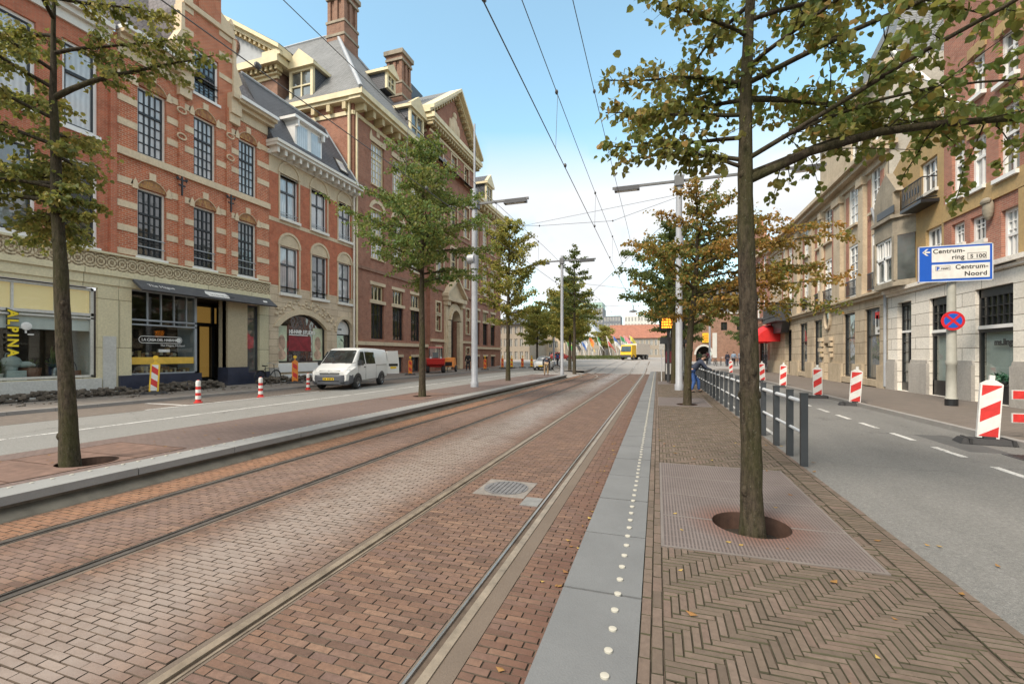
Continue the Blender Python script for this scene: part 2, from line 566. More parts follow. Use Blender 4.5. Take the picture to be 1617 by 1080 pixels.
def cornice(mb, fr, u0, u1, prof, m=0):
    """prof: list of (z0, z1, out) stacked mouldings, kept a little apart at the ends so no faces share a plane"""
    for i, (a, b, o) in enumerate(prof):
        mb.fbox(fr, u0 - o * .0 - .002 * i, u1 + .002 * i, a, b, -.05, o, m)
def modillions(mb, fr, u0, u1, v0, v1, o0, o1, step, w, m=0):
    n = max(1, int((u1 - u0) / step))
    for i in range(n + 1):
        u = u0 + (u1 - u0) * i / n
        mb.fbox(fr, u - w / 2, u + w / 2, v0, v1, o0, o1, m)
# ------------------------------------------------------------------ paving materials
ZT = -0.27          # level of the tram bed; platforms, roads lie at 0
def pavermat(name, stops, rough=.75, track=False):
    t = NT(name)
    g = t.n('ShaderNodeNewGeometry')
    rn = g.outputs['Random Per Island']
    pos = g.outputs['Position']
    c = t.ramp(rn, stops)
    n = t.noise(pos, 22, 4, .7)
    c = t.mix(t.ramp(n, [(.3, .5), (.7, 0)]), c, sc(stops[0][1], .6))
    n2 = t.noise(pos, .7, 5, .65)
    if track:
        p = t.n('ShaderNodeSeparateXYZ'); t.l(pos, p.inputs[0])
        x = t.math('ADD', p.outputs[0], t.math('MULTIPLY', t.math('SUBTRACT', n2, .5), .8))
        # pale tyre-polished path between the two tracks, its sheen put into the colour
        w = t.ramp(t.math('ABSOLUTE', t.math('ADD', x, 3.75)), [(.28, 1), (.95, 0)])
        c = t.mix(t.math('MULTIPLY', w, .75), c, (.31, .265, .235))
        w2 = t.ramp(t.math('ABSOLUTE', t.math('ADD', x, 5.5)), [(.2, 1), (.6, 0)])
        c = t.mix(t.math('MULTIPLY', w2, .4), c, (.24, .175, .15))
        # iron dust beside the outer rails
        o = t.ramp(t.math('ABSOLUTE', t.math('ADD', x, 6.62)), [(.1, 1), (.55, 0)])
        c = t.mix(t.math('MULTIPLY', o, .55), c, (.33, .165, .085))
        o2 = t.ramp(t.math('ABSOLUTE', t.math('ADD', x, .78)), [(.0, 1), (.42, 0)])
        c = t.mix(t.math('MULTIPLY', o2, .55), c, (.115, .05, .032))
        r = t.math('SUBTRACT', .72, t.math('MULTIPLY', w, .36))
        st = t.ramp(t.noise(pos, 1.6, 6, .7), [(.5, 0), (.72, .5)])
        c = t.mix(st, c, (.13, .08, .06))
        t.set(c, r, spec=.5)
    else:
        st = t.ramp(n2, [(.45, 0), (.75, .45)])
        c = t.mix(st, c, sc(stops[0][1], .7))
        t.set(c, rough, spec=.4)
    t.bump(n, .004)
    return t.m
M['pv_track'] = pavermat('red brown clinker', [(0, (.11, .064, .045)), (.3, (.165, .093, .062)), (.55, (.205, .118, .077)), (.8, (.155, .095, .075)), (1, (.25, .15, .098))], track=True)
M['pv_plat'] = pavermat('grey brown clinker', [(0, (.12, .09, .068)), (.35, (.15, .113, .085)), (.6, (.175, .13, .10)), (.85, (.165, .115, .09)), (1, (.195, .15, .118))])
M['joint_p'] = mat('sandy mossy joints', (.058, .054, .030), .95, var=.6, scale=2.5, world=True)
M['joint'] = mat('sandy joints', (.092, .068, .050), .95, var=.5, scale=6, world=True)
def brickfloor(name, c1, c2, mo, bw, rh, ms, rough=.8, rot=0):
    t = NT(name)
    pos = t.pos()
    m = t.n('ShaderNodeMapping'); m.inputs['Rotation'].default_value = (0, 0, rot)
    t.l(pos, m.inputs[0])
    b = t.n('ShaderNodeTexBrick')
    b.inputs['Scale'].default_value = 1
    b.inputs['Brick Width'].default_value = bw
    b.inputs['Row Height'].default_value = rh
    b.inputs['Mortar Size'].default_value = ms
    for i, c in (('Color1', c1), ('Color2', c2), ('Mortar', mo)): b.inputs[i].default_value = (*c, 1)
    t.l(m.outputs[0], b.inputs['Vector'])
    n = t.noise(pos, .5, 7, .7)
    n2 = t.noise(pos, 5, 5, .7)
    c = t.mix(t.ramp(n, [(.35, .0), (.7, .55)]), b.outputs['Color'], sc(c1, .62))
    c = t.mix(t.ramp(n2, [(.3, .4), (.6, 0)]), c, sc(c2, 1.3))
    t.set(c, rough, spec=.35)
    t.bump(t.math('SUBTRACT', 1.0, b.outputs['Fac']), .006)
    return t.m
M['pv_left'] = brickfloor('dull red platform clinker', (.205, .15, .132), (.165, .12, .106), (.09, .075, .065), .2, .06, .007)
M['pv_walk'] = brickfloor('worn pavement tiles', (.25, .225, .20), (.20, .175, .155), (.11, .10, .085), .3, .3, .01)
M['pv_walkbrick'] = brickfloor('brown pavement clinker', (.215, .18, .155), (.165, .14, .12), (.10, .085, .07), .21, .1, .01)
M['pv_plaza'] = brickfloor('grey plaza paving', (.36, .34, .32), (.29, .27, .25), (.2, .18, .16), .3, .15, .012)
def asphaltmat(name, col, pale):
    t = NT(name)
    pos = t.pos()
    n = t.noise(pos, 130, 3, .7)
    n1 = t.noise(pos, .35, 7, .7)
    m = t.n('ShaderNodeMapping'); m.inputs['Scale'].default_value = (1.0, .05, 1)
    t.l(pos, m.inputs[0])
    tr = t.noise(m.outputs[0], 1.1, 4, .6)
    n3 = t.noise(pos, 4.5, 5, .7)
    n4 = t.noise(pos, 38, 4, .8)
    c = t.mix(t.ramp(n, [(.3, 0), (.7, 1)]), sc(col, .5), sc(col, 1.5))
    c = t.mix(t.ramp(tr, [(.4, 0), (.65, .4)]), c, pale)
    c = t.mix(t.ramp(n1, [(.48, 0), (.7, .45)]), c, sc(col, .72))
    c = t.mix(t.ramp(n3, [(.58, 0), (.72, .35)]), c, sc(col, .6))
    c = t.mix(t.ramp(n4, [(.3, .55), (.5, 0)]), c, sc(col, .5))
    c = t.mix(t.ramp(n4, [(.52, 0), (.72, .6)]), c, sc(pale, 1.35))
    # crack lines
    v = t.n('ShaderNodeTexVoronoi'); v.feature = 'DISTANCE_TO_EDGE'
    v.inputs['Scale'].default_value = .33
    wv = t.n('ShaderNodeVectorMath', operation='MULTIPLY_ADD')
    nz = t.n('ShaderNodeTexNoise'); nz.inputs['Scale'].default_value = 1.4; nz.inputs['Detail'].default_value = 5
    t.l(pos, nz.inputs['Vector'])
    wv.inputs[1].default_value = (1.2, 1.2, 1.2)
    t.l(nz.outputs['Color'], wv.inputs[0]); t.l(pos, wv.inputs[2])
    t.l(wv.outputs[0], v.inputs['Vector'])
    cr = t.math('MULTIPLY', t.ramp(v.outputs['Distance'], [(0, 1), (.008, 0)]), t.ramp(n1, [(.45, 0), (.6, .7)]))
    c = t.mix(cr, c, (.03, .03, .03))
    t.set(c, .85, spec=.35)
    t.bump(n, .004)
    return t.m
M['asphalt'] = asphaltmat('worn grey asphalt', (.165, .163, .155), (.225, .22, .208))
M['asphalt_l'] = asphaltmat('pale grey asphalt', (.22, .218, .205), (.27, .265, .25))
def concretemat(name, col):
    t = NT(name)
    pos = t.pos()
    n = t.noise(pos, 1.2, 6, .7)
    n2 = t.noise(pos, 90, 3, .6)
    n3 = t.noise(pos, 9, 5, .7)
    rn = t.n('ShaderNodeNewGeometry').outputs['Random Per Island']
    c = t.mix(t.ramp(n, [(.3, 0), (.7, 1)]), sc(col, .88), sc(col, 1.12))
    c = t.mix(t.ramp(n2, [(.35, .25), (.6, 0)]), c, sc(col, .65))
    c = t.mix(t.ramp(n3, [(.55, 0), (.8, .4)]), c, sc(col, .75))
    c = t.mix(t.math('MULTIPLY', rn, .18), c, sc(col, .7))
    t.set(c, .8, spec=.35)
    t.bump(n2, .003)
    return t.m
M['slab'] = concretemat('grey concrete slab', (.165, .17, .172))
M['slab_l'] = concretemat('pale concrete slab', (.27, .272, .265))
M['wallconc'] = mat('dark concrete upstand', (.19, .17, .14), .9, var=.4, scale=3, world=True)
M['kerb'] = concretemat('granite kerb', (.30, .285, .27))
M['railbed'] = concretemat('grey rail grout', (.15, .118, .092))
def paintmat():
    t = NT('worn road paint')
    pos = t.pos()
    n = t.noise(pos, 16, 6, .8)
    n2 = t.noise(pos, 1.6, 3, .6)
    f = t.math('ADD', n, t.math('MULTIPLY', t.math('SUBTRACT', n2, .5), .5))
    t.set(t.mix(t.ramp(f, [(.38, 1), (.52, 0)]), (.60, .595, .57), (.21, .205, .195)), .8)
    return t.m
M['paint'] = paintmat()
M['railsteel'] = mat('worn rail steel', (.27, .22, .165), .4, var=.4, scale=6, metal=.3, world=True)
M['railshine'] = mat('polished rail steel', (.46, .44, .42), .22, var=.2, scale=6, metal=.8, world=True)
M['groove'] = mat('rail groove dirt', (.035, .027, .02), .9, var=.4, scale=8, world=True)

def stru(o): o['kind'] = 'structure'; return o
def sheet(name, m, x0, x1, y0, y1, z, th=.02, step=None):
    mb = MB()
    mb.box(x0, x1, y0, y1, z - th, z)
    return stru(mb.build(name, m))

# base ground out to the horizon
sheet('ground', M['joint'], -2500, 2500, -300, 3500, -.62, .1)
PZ0 = 46.0
def pz(x, y):
    k = max(0, min(1, (y - PZ0) / 46)); prof = .9 * k
    z0 = ZT if -7.2 < x < -.5 else 0.0
    w = max(0, min(1, (y - PZ0) / 14)); w = w * w * (3 - 2 * w)
    return z0 * (1 - w) + prof * w - .004
def grid(name, m, xs, ys, zf, dz=0):
    mb = MB()
    for i in range(len(xs)):
        for j in range(len(ys)): mb.v.append((xs[i], ys[j], zf(xs[i], ys[j]) + dz))
    for i in range(len(xs) - 1):
        for j in range(len(ys) - 1):
            a = i * len(ys) + j
            mb.f.append((a, a + len(ys), a + len(ys) + 1, a + 1)); mb.m.append(0)
    return stru(mb.build(name, m))
grid('plaza', M['pv_plaza'], [-260, -60, -20, -10, -7.21, -7.19, -4, -2, -.51, -.49, 6, 12, 60, 260], [46 + 2 * i for i in range(24)] + [100, 140, 400, 900], pz)

# ---- tram bed: every clinker in sight is laid one by one
RAILX = [-6.215, -4.78, -2.72, -1.285]
def inband(x0, x1):
    for r in RAILX:
        if x1 > r - .1 and x0 < r + .1: return True
    return False
def paver(mb, x0, x1, y0, y1, z, b=.007, h=.018, tilt=.0018):
    a, c, d, e = (z + ru(-tilt, tilt) for _ in range(4))
    bx = ru(.0015, .0045); by = ru(.0015, .005)
    n = len(mb.v)
    mb.v += [(x0, y0, z - h), (x1, y0, z - h), (x1, y1, z - h), (x0, y1, z - h), (x0 + bx, y0 + by, a), (x1 - bx, y0 + by, c), (x1 - bx, y1 - by, d), (x0 + bx, y1 - by, e)]
    for q in ((4, 5, 6, 7), (0, 1, 5, 4), (1, 2, 6, 5), (2, 3, 7, 6), (3, 0, 4, 7)):
        mb.f.append(tuple(n + i for i in q)); mb.m.append(0 if q[0] == 4 else 1)
mb = MB()
zones = [(-6.93, RAILX[0] - .09), (RAILX[0] + .11, RAILX[1] - .11), (RAILX[1] + .082, RAILX[2] - .097), (RAILX[2] + .11, RAILX[3] - .12), (RAILX[3] + .172, -.53)]
RH, BL = .063, .188
rows = int((PZ0 - .2) / RH)
for j in range(rows):
    y = .2 + j * RH
    for zi, (a, b) in enumerate(zones):
        x = a - (0 if (j + zi) % 2 else BL / 2) + ru(-.012, .012)
        while x < b - .02:
            x0, x1 = max(a, x), min(b, x + BL - .002)
            if x1 - x0 > .03: paver(mb, x0 + .002, x1 - .002, y + ru(0, .003), y + RH - .001 + ru(-.002, .001), ZT + ru(-.0025, .0015), h=.009)
            x += BL
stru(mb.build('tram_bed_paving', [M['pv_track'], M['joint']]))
sheet('tram_bed', M['joint'], -7.3, -.4, -4, PZ0 + .3, ZT - .012)
# where the left platform has ended the bed widens to the road
mb = MB()
mb.face([(-10.02, 36.2, -.006), (-7.0, 36.2, ZT - .006), (-7.0, PZ0 + .4, ZT - .006), (-10.02, PZ0 + .4, -.006)])
stru(mb.build('crossing_ramp', M['pv_plaza']))

# rails
def railpath(x, y0, y1):
    return [(x, y, (ZT if y <= PZ0 else pz(x, y) + .004)) for y in ([y0] + [20, 32, 40, PZ0] + [PZ0 + 3 * i for i in range(1, 11)]) if y0 <= y <= y1]
def strip(mb, path, o0, o1, z0, z1, m=0):
    L, Rr = [], []
    P = [Vector(p) for p in path]
    for i, p in enumerate(P):
        d = (P[min(i + 1, len(P) - 1)] - P[max(i - 1, 0)]); d.z = 0; d.normalize()
        nrm = Vector((d.y, -d.x, 0))
        L.append(p + nrm * o0); Rr.append(p + nrm * o1)
    for i in range(len(P) - 1):
        a, b, c, d = L[i], Rr[i], Rr[i + 1], L[i + 1]
        up = Vector((0, 0, 1))
        mb.hexa([tuple(a + up * z0), tuple(b + up * z0), tuple(c + up * z0), tuple(d + up * z0), tuple(a + up * z1), tuple(b + up * z1), tuple(c + up * z1), tuple(d + up * z1)], m)
def rail(path, side, label, shine='railsteel', head='railsteel', gw=(.085, .108), grw=.066):
    t = thing('tram_rail', label, 'rail', path[0], 0, 'tram rails in the street')
    # side: +1 the groove lies towards +X of the head (left rail of a track)
    g = side
    a = MB(); strip(a, path, *sorted((-g * .035, g * .028)), -.03, .006); a.build('rail_head', M[head], t)
    a = MB(); strip(a, path, *sorted((g * .028, g * grw)), -.03, -.024); a.build('groove', M['groove'], t)
    a = MB(); strip(a, path, *sorted((g * grw, g * (grw + .018))), -.03, .004); a.build('guard_lip', M[shine], t)
    a = MB()
    strip(a, path, *sorted((-g * .035, -g * gw[0])), -.03, -.003)
    strip(a, path, *sorted((g * (grw + .018), g * gw[1])), -.03, -.003)
    a.build('grout_strip', M['railbed'], t)
labs = ['leftmost tram rail, along the far platform kerb', 'second tram rail from the left, with a dark groove', 'third tram rail from the left, inner rail of the near track', 'right tram rail with a polished head beside the near platform slabs']
M['raildark'] = mat('dark rail steel', (.115, .105, .095), .4, var=.35, scale=6, metal=.3, world=True)
for x, sd, lb, sh, hd, gw, grw in zip(RAILX, (1, -1, 1, -1), labs, ('raildark', 'raildark', 'railsteel', 'railshine'), ('raildark', 'raildark', 'railsteel', 'railsteel'), ((.08, .108), (.08, .108), (.095, .108), (.17, .118)), (.06, .072, .066, .082)):
    rail(railpath(x, .1, 76), sd, lb, sh, hd, gw, grw)
def arcpath(x, y, r, n=14, tot=1.1):
    return [(x - r * (1 - math.cos(tot * i / n)), y + r * math.sin(tot * i / n), (ZT if y + r * math.sin(tot * i / n) < PZ0 else pz(-3, y + r * math.sin(tot * i / n))) + .012 + (.0 if x - r * (1 - math.cos(tot * i / n)) > -7.1 else min(.27, (-7.1 - (x - r * (1 - math.cos(tot * i / n)))) * .09))) for i in range(n + 1)]
rail(arcpath(RAILX[0], 36, 26), 1, 'outer curved branch rail bending left beyond the far platform')
rail(arcpath(RAILX[1], 36, 27.4), -1, 'inner curved branch rail bending left beyond the far platform')

# ---- platforms
GX0, GX1 = .03, 1.62
mb = MB()
y = .0
while y < 45:
    mb.box(-.618, -.10, y + .009, y + .998, -.12, ru(-.002, .002)); y += 1.0125
stru(mb.build('platform_edging', M['slab']))
mb = MB(); mb.box(-.53, -.45, -.5, 45, ZT - .02, -.12); stru(mb.build('platform_upstand', M['wallconc']))
mb = MB()
y = -.2
while y < 35.9:
    mb.box(-7.52, -7.02, y + .005, min(36, y + 1.505), -.10, ru(-.003, .003)); y += 1.515
# rounded nose of the far platform
mb.box(-7.9, -7.12, 36.0, 36.35, -.1, -.002)
stru(mb.build('platform_edging', M['slab_l']))
mb = MB(); mb.box(-7.3, -7.16, -.5, 36.1, ZT - .02, -.10); mb.box(-9.8, -7.2, 36.0, 36.12, ZT - .1, -.1)
stru(mb.build('platform_upstand', M['wallconc']))
mb = MB(); mb.hexa([(-7.16, -.5, ZT - .02), (-6.93, -.5, ZT - .02), (-6.93, 36.1, ZT - .02), (-7.16, 36.1, ZT - .02), (-7.16, -.5, -.165), (-6.95, -.5, ZT + .012), (-6.95, 36.1, ZT + .012), (-7.16, 36.1, -.165)]); stru(mb.build('platform_foot', mat('weathered concrete foot', (.185, .165, .13), .9, var=.35, scale=3, world=True)))
mb = MB(); wall(mb, FZ(-.002), -10.0, -7.522, -1, 36, [(-9.4, -7.75, 2.6, 5.5), (-9.7, -8.05, 14.0, 16.9)], .1); mb.face([(-10, -1, -.3), (-7.3, -1, -.3), (-7.3, 36, -.3), (-10, 36, -.3)]); stru(mb.build('platform', M['pv_left']))
mb = MB(); wall(mb, FZ(-.016), -.098, 2.0, -1, 46, [(GX0, GX1, 3.93, 6.97), (GX0, GX1, 14.9, 17.9), (GX0, GX1, 25.8, 28.8)], .1); mb.face([(-.098, -1, -.3), (2, -1, -.3), (2, 46, -.3), (-.098, 46, -.3)]); mb.face([(-.098, 46, -.3), (2, 46, -.3), (2, 46, -.016), (-.098, 46, -.016)]); stru(mb.build('platform', M['joint']))
# herringbone clinkers on the near platform
mb = MB()
w = .0505; k = 4
GX0, GX1 = .03, 1.62
grates = [(3.93, 6.97), (14.9, 17.9), (25.8, 28.8)]
def blocked(x0, x1, y0, y1):
    for a, b in grates:
        if x1 > GX0 and x0 < GX1 and y1 > a and y0 < b: return True
    return False
XA, XB = .035, 1.72
ny = int(46 / w)
for n in range(-2, ny):
    for j in range(-int(ny / (2 * k)) - 4, 8):
        x = XA + (n + 2 * k * j) * w
        if x > XB or x < -1: continue
        for (bx, by, lx, ly) in ((x, n * w, k * w, w), (x, (n + 1) * w, w, k * w)):
            x0, x1, y0, y1 = bx, bx + lx, by, by + ly
            x0c, x1c = max(x0, XA), min(x1, XB)
            if x1c - x0c < .02 or y1 > 46 or y0 < .2: continue
            if blocked(x0c, x1c, y0, y1):
                for a, b in grates:
                    if x1c > GX0 and x0c < GX1 and y1 > a and y0 < b:
                        if y0 < a: y1 = a
                        elif y1 > b: y0 = b
                        elif x1c > GX1: x0c = max(x0c, GX1)
                        else: y0 = y1
                if y1 - y0 < .02 or x1c - x0c < .02: continue
            paver(mb, x0c + ru(.001, .003), x1c - ru(.001, .003), y0 + ru(.001, .003), y1 - ru(.001, .003), ru(-.004, .002), .005, .008, .0022)
# soldier courses along slab and road
y = .2
while y < 46:
    paver(mb, -.095, -.035, y, y + .2, ru(-.003, .001), .005, .014); paver(mb, -.03, .03, y + .1, y + .3, ru(-.003, .001), .005, .014)
    y += .205
y = .2
while y < 46:
    paver(mb, 1.725, 1.925, y, y + .048, ru(-.003, .001), .005, .008); y += .0505
y = .2
while y < 46:
    paver(mb, 1.93, 1.995, y, y + .2, ru(-.003, .001), .005, .014); y += .205
stru(mb.build('platform_paving', [M['pv_plat'], M['joint_p']]))

# ---- roads and pavements
sheet('road', M['asphalt_l'], -16.4, -10.0, -2, 46, -.006, .3)
sheet('road', M['asphalt'], 2.0, 6.0, -2, 46, -.008, .3)
mb = MB()
y = -2
while y < 46:
    mb.box(-16.55, -16.4, y + .004, y + .996, -.2, .10); y += 1.0
y = -2
while y < 60:
    mb.box(6.0, 6.14, y + .004, y + .996, -.2, .10); y += 1.0
stru(mb.build('kerb', M['kerb']))
sheet('pavement', M['pv_walk'], -20.5, -16.55, -2, 46, .095, .3)
sheet('pavement', M['pv_walkbrick'], -20.52, -16.4, 46, 62, .10, .3)
sheet('pavement', M['pv_walkbrick'], 6.14, 9.9, -2, 64, .096, .3)
# strip of worn red clinker and patched mortar in the parking lane
sheet('parking_strip', M['pv_walkbrick'], -16.39, -14.2, 2, 44, -.0015, .02)
# painted lines
mb = MB()
y = 2.0
while y < 45:
    mb.box(-11.9, -11.80, y, y + 3.05, -.0055, -.002); y += 3.1
def dash(y0, y1): mb.box(4.56, 4.66, y0, y1, -.0075, -.004)
y = 3.0
while y < 44:
    dash(y, y + .82); y += 1.47
mb.box(2.22, 2.30, 10, 44, -.0075, -.004)
for (x0, x1, y0, y1) in ((-14.3, -14.18, 9, 16), (-16.2, -14.3, 10.2, 10.32)): mb.box(x0, x1, y0, y1, -.001, .003)
stru(mb.build('road_marking', M['paint']))
# tar patches / gullies in the right road
def drain(x, y, l, lab, z=0):
    t = thing('drain_cover', lab, 'drain', (x, y, z))
    mb = MB(); mb.box(x - .3, x + .3, y - l, y + l, z - .02, z + .003); mb.build('frame', M['darkgrey'], t)
    mb = MB()
    for i in range(9): mb.box(x - .25 + i * .058, x - .215 + i * .058, y - l + .05, y + l - .05, z + .003, z + .008)
    mb.build('grate_bar', M['black'], t)
drain(5.62, 9.05, .28, 'dark gully grating in the road before the pavement kerb')
sheet('tar_patch', mat('tar patch', (.09, .09, .088), .8), 4.95, 5.5, 9.4, 11.1, -.0065, .02)

# manhole and inspection plate in the tram bed
mx, my = -2.02, 5.9
t = thing('manhole_cover', 'round ribbed manhole cover in its square frame between the near rails', 'manhole cover', (mx, my, ZT))
mb = MB(); mb.box(mx - .36, mx + .36, my - .36, my + .36, ZT - .02, ZT + .006); mb.build('frame', mat('grey manhole frame', (.20, .18, .16), .7, var=.3, scale=7), t)
M['iron'] = mat('worn cast iron', (.17, .165, .165), .55, var=.35, scale=7, metal=.2)
mb = MB(); mb.lathe([(.0, .006), (.31, .006), (.31, .012), (0, .012)], (mx, my, ZT), 28)
for i in range(-4, 5):
    h = math.sqrt(max(0, .28 ** 2 - (i * .062) ** 2))
    mb.box(mx + i * .062 - .018, mx + i * .062 + .018, my - h, my + h, ZT + .012, ZT + .02)
mb.build('lid', M['iron'], t)
mb = MB(); mb.box(-1.64, -1.41, 5.3, 5.62, ZT - .02, ZT + .005)
tag(mb.build('inspection_plate', mat('worn grey plate', (.19, .188, .18), .6, var=.25, scale=8)), 'small pale rectangular plate beside the right tram rail', 'plate')

# tactile studs set in the platform edging
me = MB(); me.lathe([(0, -.01), (.023, -.01), (.023, .0008), (.021, .0014), (0, .0015)], (0, 0, 0), 14)
st = me.build('platform_stud', mat('pale stud', (.43, .41, .35), .8, var=.2), smooth=40)
tag(st, 'small round pale stud set in the grey platform edging slabs', 'stud', 'studs along the platform edging')
st.location = (-.25, 1.84, .0)
for i in range(1, 212):
    o = st.copy(); COL.objects.link(o); o.location = (-.25 + ru(-.004, .004), 1.84 + .2 * i, 0.0)
for i in range(86):
    o = st.copy(); COL.objects.link(o); o.location = (-7.44, 2.6 + .2 * i, 0.0)
mb = MB()
for i in range(82): mb.lathe([(0, -.01), (.026, -.01), (.024, .0015), (0, .0017)], (-7.44, 19.8 + .2 * i, 0.0), 8)
o = mb.build('platform_stud_row', st.data.materials[0]); tag(o, 'row of pale studs far along the left platform edging', 'stud', kind='stuff')

# tree grates
def gratemat():
    t = NT('perforated grate steel')
    pos = t.pos()
    p = t.n('ShaderNodeSeparateXYZ'); t.l(pos, p.inputs[0])
    a = t.math('FRACT', t.math('MULTIPLY', p.outputs[0], 34.0))
    b = t.math('FRACT', t.math('MULTIPLY', p.outputs[1], 6.7))
    slot = t.math('MULTIPLY', t.math('LESS_THAN', a, .45), t.math('LESS_THAN', b, .93))
    n = t.noise(pos, 2.2, 5, .7)
    c = t.mix(t.ramp(n, [(.3, 0), (.7, 1)]), (.195, .16, .147), (.15, .12, .108))
    v = t.n('ShaderNodeVectorMath', operation='DISTANCE'); v.inputs[1].default_value = (.84, 4.69, 0)
    t.l(pos, v.inputs[0])
    c = t.mix(t.ramp(v.outputs['Value'], [(.34, .6), (.62, 0)]), c, (.17, .06, .03))
    c = t.mix(t.math('MULTIPLY', slot, .62), c, (.05, .04, .036))
    t.set(c, .6, spec=.4)
    t.bump(t.math('SUBTRACT', 1.0, slot), .006)
    return t.m
M['grate'] = gratemat()
M['grate_edge'] = mat('grate edge steel', (.17, .145, .13), .55, var=.2)
M['soil'] = mat('dark soil', (.028, .02, .014), .95, var=.5, scale=12, bump=.02)
def tree_grate(x0, x1, y0, y1, hx, hy, hr, label, gm=None, ox=0):
    em = M['grate_edge'] if gm is None else M['rust']
    gm = gm or M['grate']
    t = thing('tree_grate', label, 'tree grate', ((x0 + x1) / 2, (y0 + y1) / 2, 0), 0, 'metal grates round the street trees')
    # panels with the round opening cut out: fan of quads between circle and rectangle outline
    N = 40
    mb = MB()
    ring, outer = [], []
    for i in range(N):
        a = 2 * math.pi * i / N
        c, s = math.cos(a), math.sin(a)
        ring.append((hx + hr * c, hy + hr * s))
        tx = ((x1 - hx) / c if c > 1e-9 else ((x0 - hx) / c if c < -1e-9 else 1e9))
        ty = ((y1 - hy) / s if s > 1e-9 else ((y0 - hy) / s if s < -1e-9 else 1e9))
        q = min(tx, ty)
        outer.append((hx + q * c, hy + q * s))
    for i in range(N):
        j = (i + 1) % N
        mb.face([(*ring[i], .002), (*outer[i], .002), (*outer[j], .002), (*ring[j], .002)])
        mb.face([(*ring[i], .002), (*ring[j], .002), (*ring[j], -.18), (*ring[i], -.18)], 1)
    for cx, cy in ((x0, y0), (x0, y1), (x1, y0), (x1, y1)):
        # corners
        ii = min(range(N), key=lambda i: abs(math.atan2(cy - hy, cx - hx) % (2 * math.pi) - 2 * math.pi * (i + .5) / N))
        a, b = outer[ii], outer[(ii + 1) % N]
        mb.face([(*a, .002), (cx, cy, .002), (*b, .002)])
    mb.build('grate_plate', [gm, M['rust']], t)
    e = MB()
    for (a, b, c, d) in ((x0 - .025, x0, y0 - .025, y1 + .025), (x1, x1 + .025, y0 - .025, y1 + .025), (x0, x1, y0 - .025, y0), (x0, x1, y1, y1 + .025)):
        e.box(a, b, c, d, -.05, .004)
    nsec = 4
    for i in range(1, nsec):
        yy = y0 + (y1 - y0) * i / nsec
        for a, b in ((x0, hx - hr), (hx + hr, x1)) if abs(yy - hy) < hr else ((x0, x1),):
            e.box(a, b, yy - .012, yy + .012, -.03, .0045)
    e.build('frame', em, t)
    s = MB(); s.lathe([(0, -.17), (hr + .02, -.17), (hr + .02, -.18), (0, -.18)], (hx, hy, 0), 24); s.build('soil', M['soil'], t)
    return t
tree_grate(GX0 + .025, GX1 - .025, grates[0][0] + .025, grates[0][1] - .025, .84, 4.69, .335, 'large perforated grate round the near trunk on the right platform')
tree_grate(GX0 + .025, GX1 - .025, grates[1][0] + .025, grates[1][1] - .025, .92, 15.5, .33, 'perforated grate round the second tree on the right platform')
tree_grate(GX0 + .025, GX1 - .025, grates[2][0] + .025, grates[2][1] - .025, .9, 26.8, .33, 'farthest perforated grate on the right platform, near the shelter')
M['grate_rust'] = mat('rusted grate plate', (.17, .105, .08), .75, var=.4, scale=5, world=True)
tree_grate(-9.4, -7.75, 2.6, 5.5, -8.15, 4.35, .36, 'rusty grate round the front trunk on the left platform', M['grate_rust'])
tree_grate(-9.7, -8.05, 14.0, 16.9, -8.75, 15.4, .36, 'rusty grate round the second tree on the left platform', M['grate_rust'])

# fallen leaves
mb = MB()
for _ in range(150):
    r = rnd()
    if r < .42: x, y, z = ru(0, 2.6), ru(2.2, 14), .004
    elif r < .7: x, y, z = -.68 - abs(random.gauss(0, .12)), ru(2.3, 14), ZT + .006
    elif r < .72: x, y, z = ru(2.0, 2.15), ru(2.2, 16), .0
    else: x, y, z = -7.6 - rnd() * 2, ru(2, 14), .004
    a = ru(0, 6.28); s = ru(.018, .04)
    mb.face([(x + s * math.cos(a), y + s * math.sin(a), z + ru(.001, .012)), (x + .6 * s * math.cos(a + 1.6), y + .6 * s * math.sin(a + 1.6), z), (x - s * math.cos(a), y - s * math.sin(a), z + ru(.001, .01)), (x - .6 * s * math.cos(a + 1.6), y - .6 * s * math.sin(a + 1.6), z + .002)])
tl = NT('fallen leaf')
tl.set(tl.ramp(tl.n('ShaderNodeNewGeometry').outputs['Random Per Island'], [(0, (.30, .17, .04)), (.5, (.20, .09, .03)), (1, (.42, .30, .08))]), .8)
tag(mb.build('fallen_leaves', tl.m), 'fallen yellow brown leaves scattered on the paving', 'leaves', kind='stuff')
# ================================================================== LEFT SIDE OF THE STREET
XL = -20.5
FL = FX(XL, 1)
def L(*a, **k): return rect(XL, *a, **k)

# ornament frieze
def friezemat():
    t = NT('ornamental circle frieze')
    uv, pos, u, z = wall_uv(t)
    a = t.math('SUBTRACT', t.math('FRACT', t.math('MULTIPLY', u, 1 / .36)), .5)
    b = t.math('MULTIPLY', t.math('SUBTRACT', z, 5.24), 1 / .40)
    r = t.math('SQRT', t.math('ADD', t.math('MULTIPLY', a, a), t.math('MULTIPLY', b, b)))
    ring = t.math('ABSOLUTE', t.math('SUBTRACT', t.math('FRACT', t.math('MULTIPLY', r, 3.6)), .5))
    d = t.math('ABSOLUTE', t.math('SUBTRACT', t.math('ABSOLUTE', a), t.math('ABSOLUTE', b)))
    n = t.noise(pos, 13, 4, .7)
    f = t.math('ADD', ring, t.math('MULTIPLY', t.math('SUBTRACT', n, .5), 1.3))
    c = t.ramp(f, [(.10, (.16, .115, .065)), (.22, (.40, .31, .18)), (.38, (.62, .53, .36))])
    c = t.mix(t.math('LESS_THAN', d, .05), c, (.34, .25, .14))
    t.set(c, .75)
    t.bump(f, .02)
    return t.m
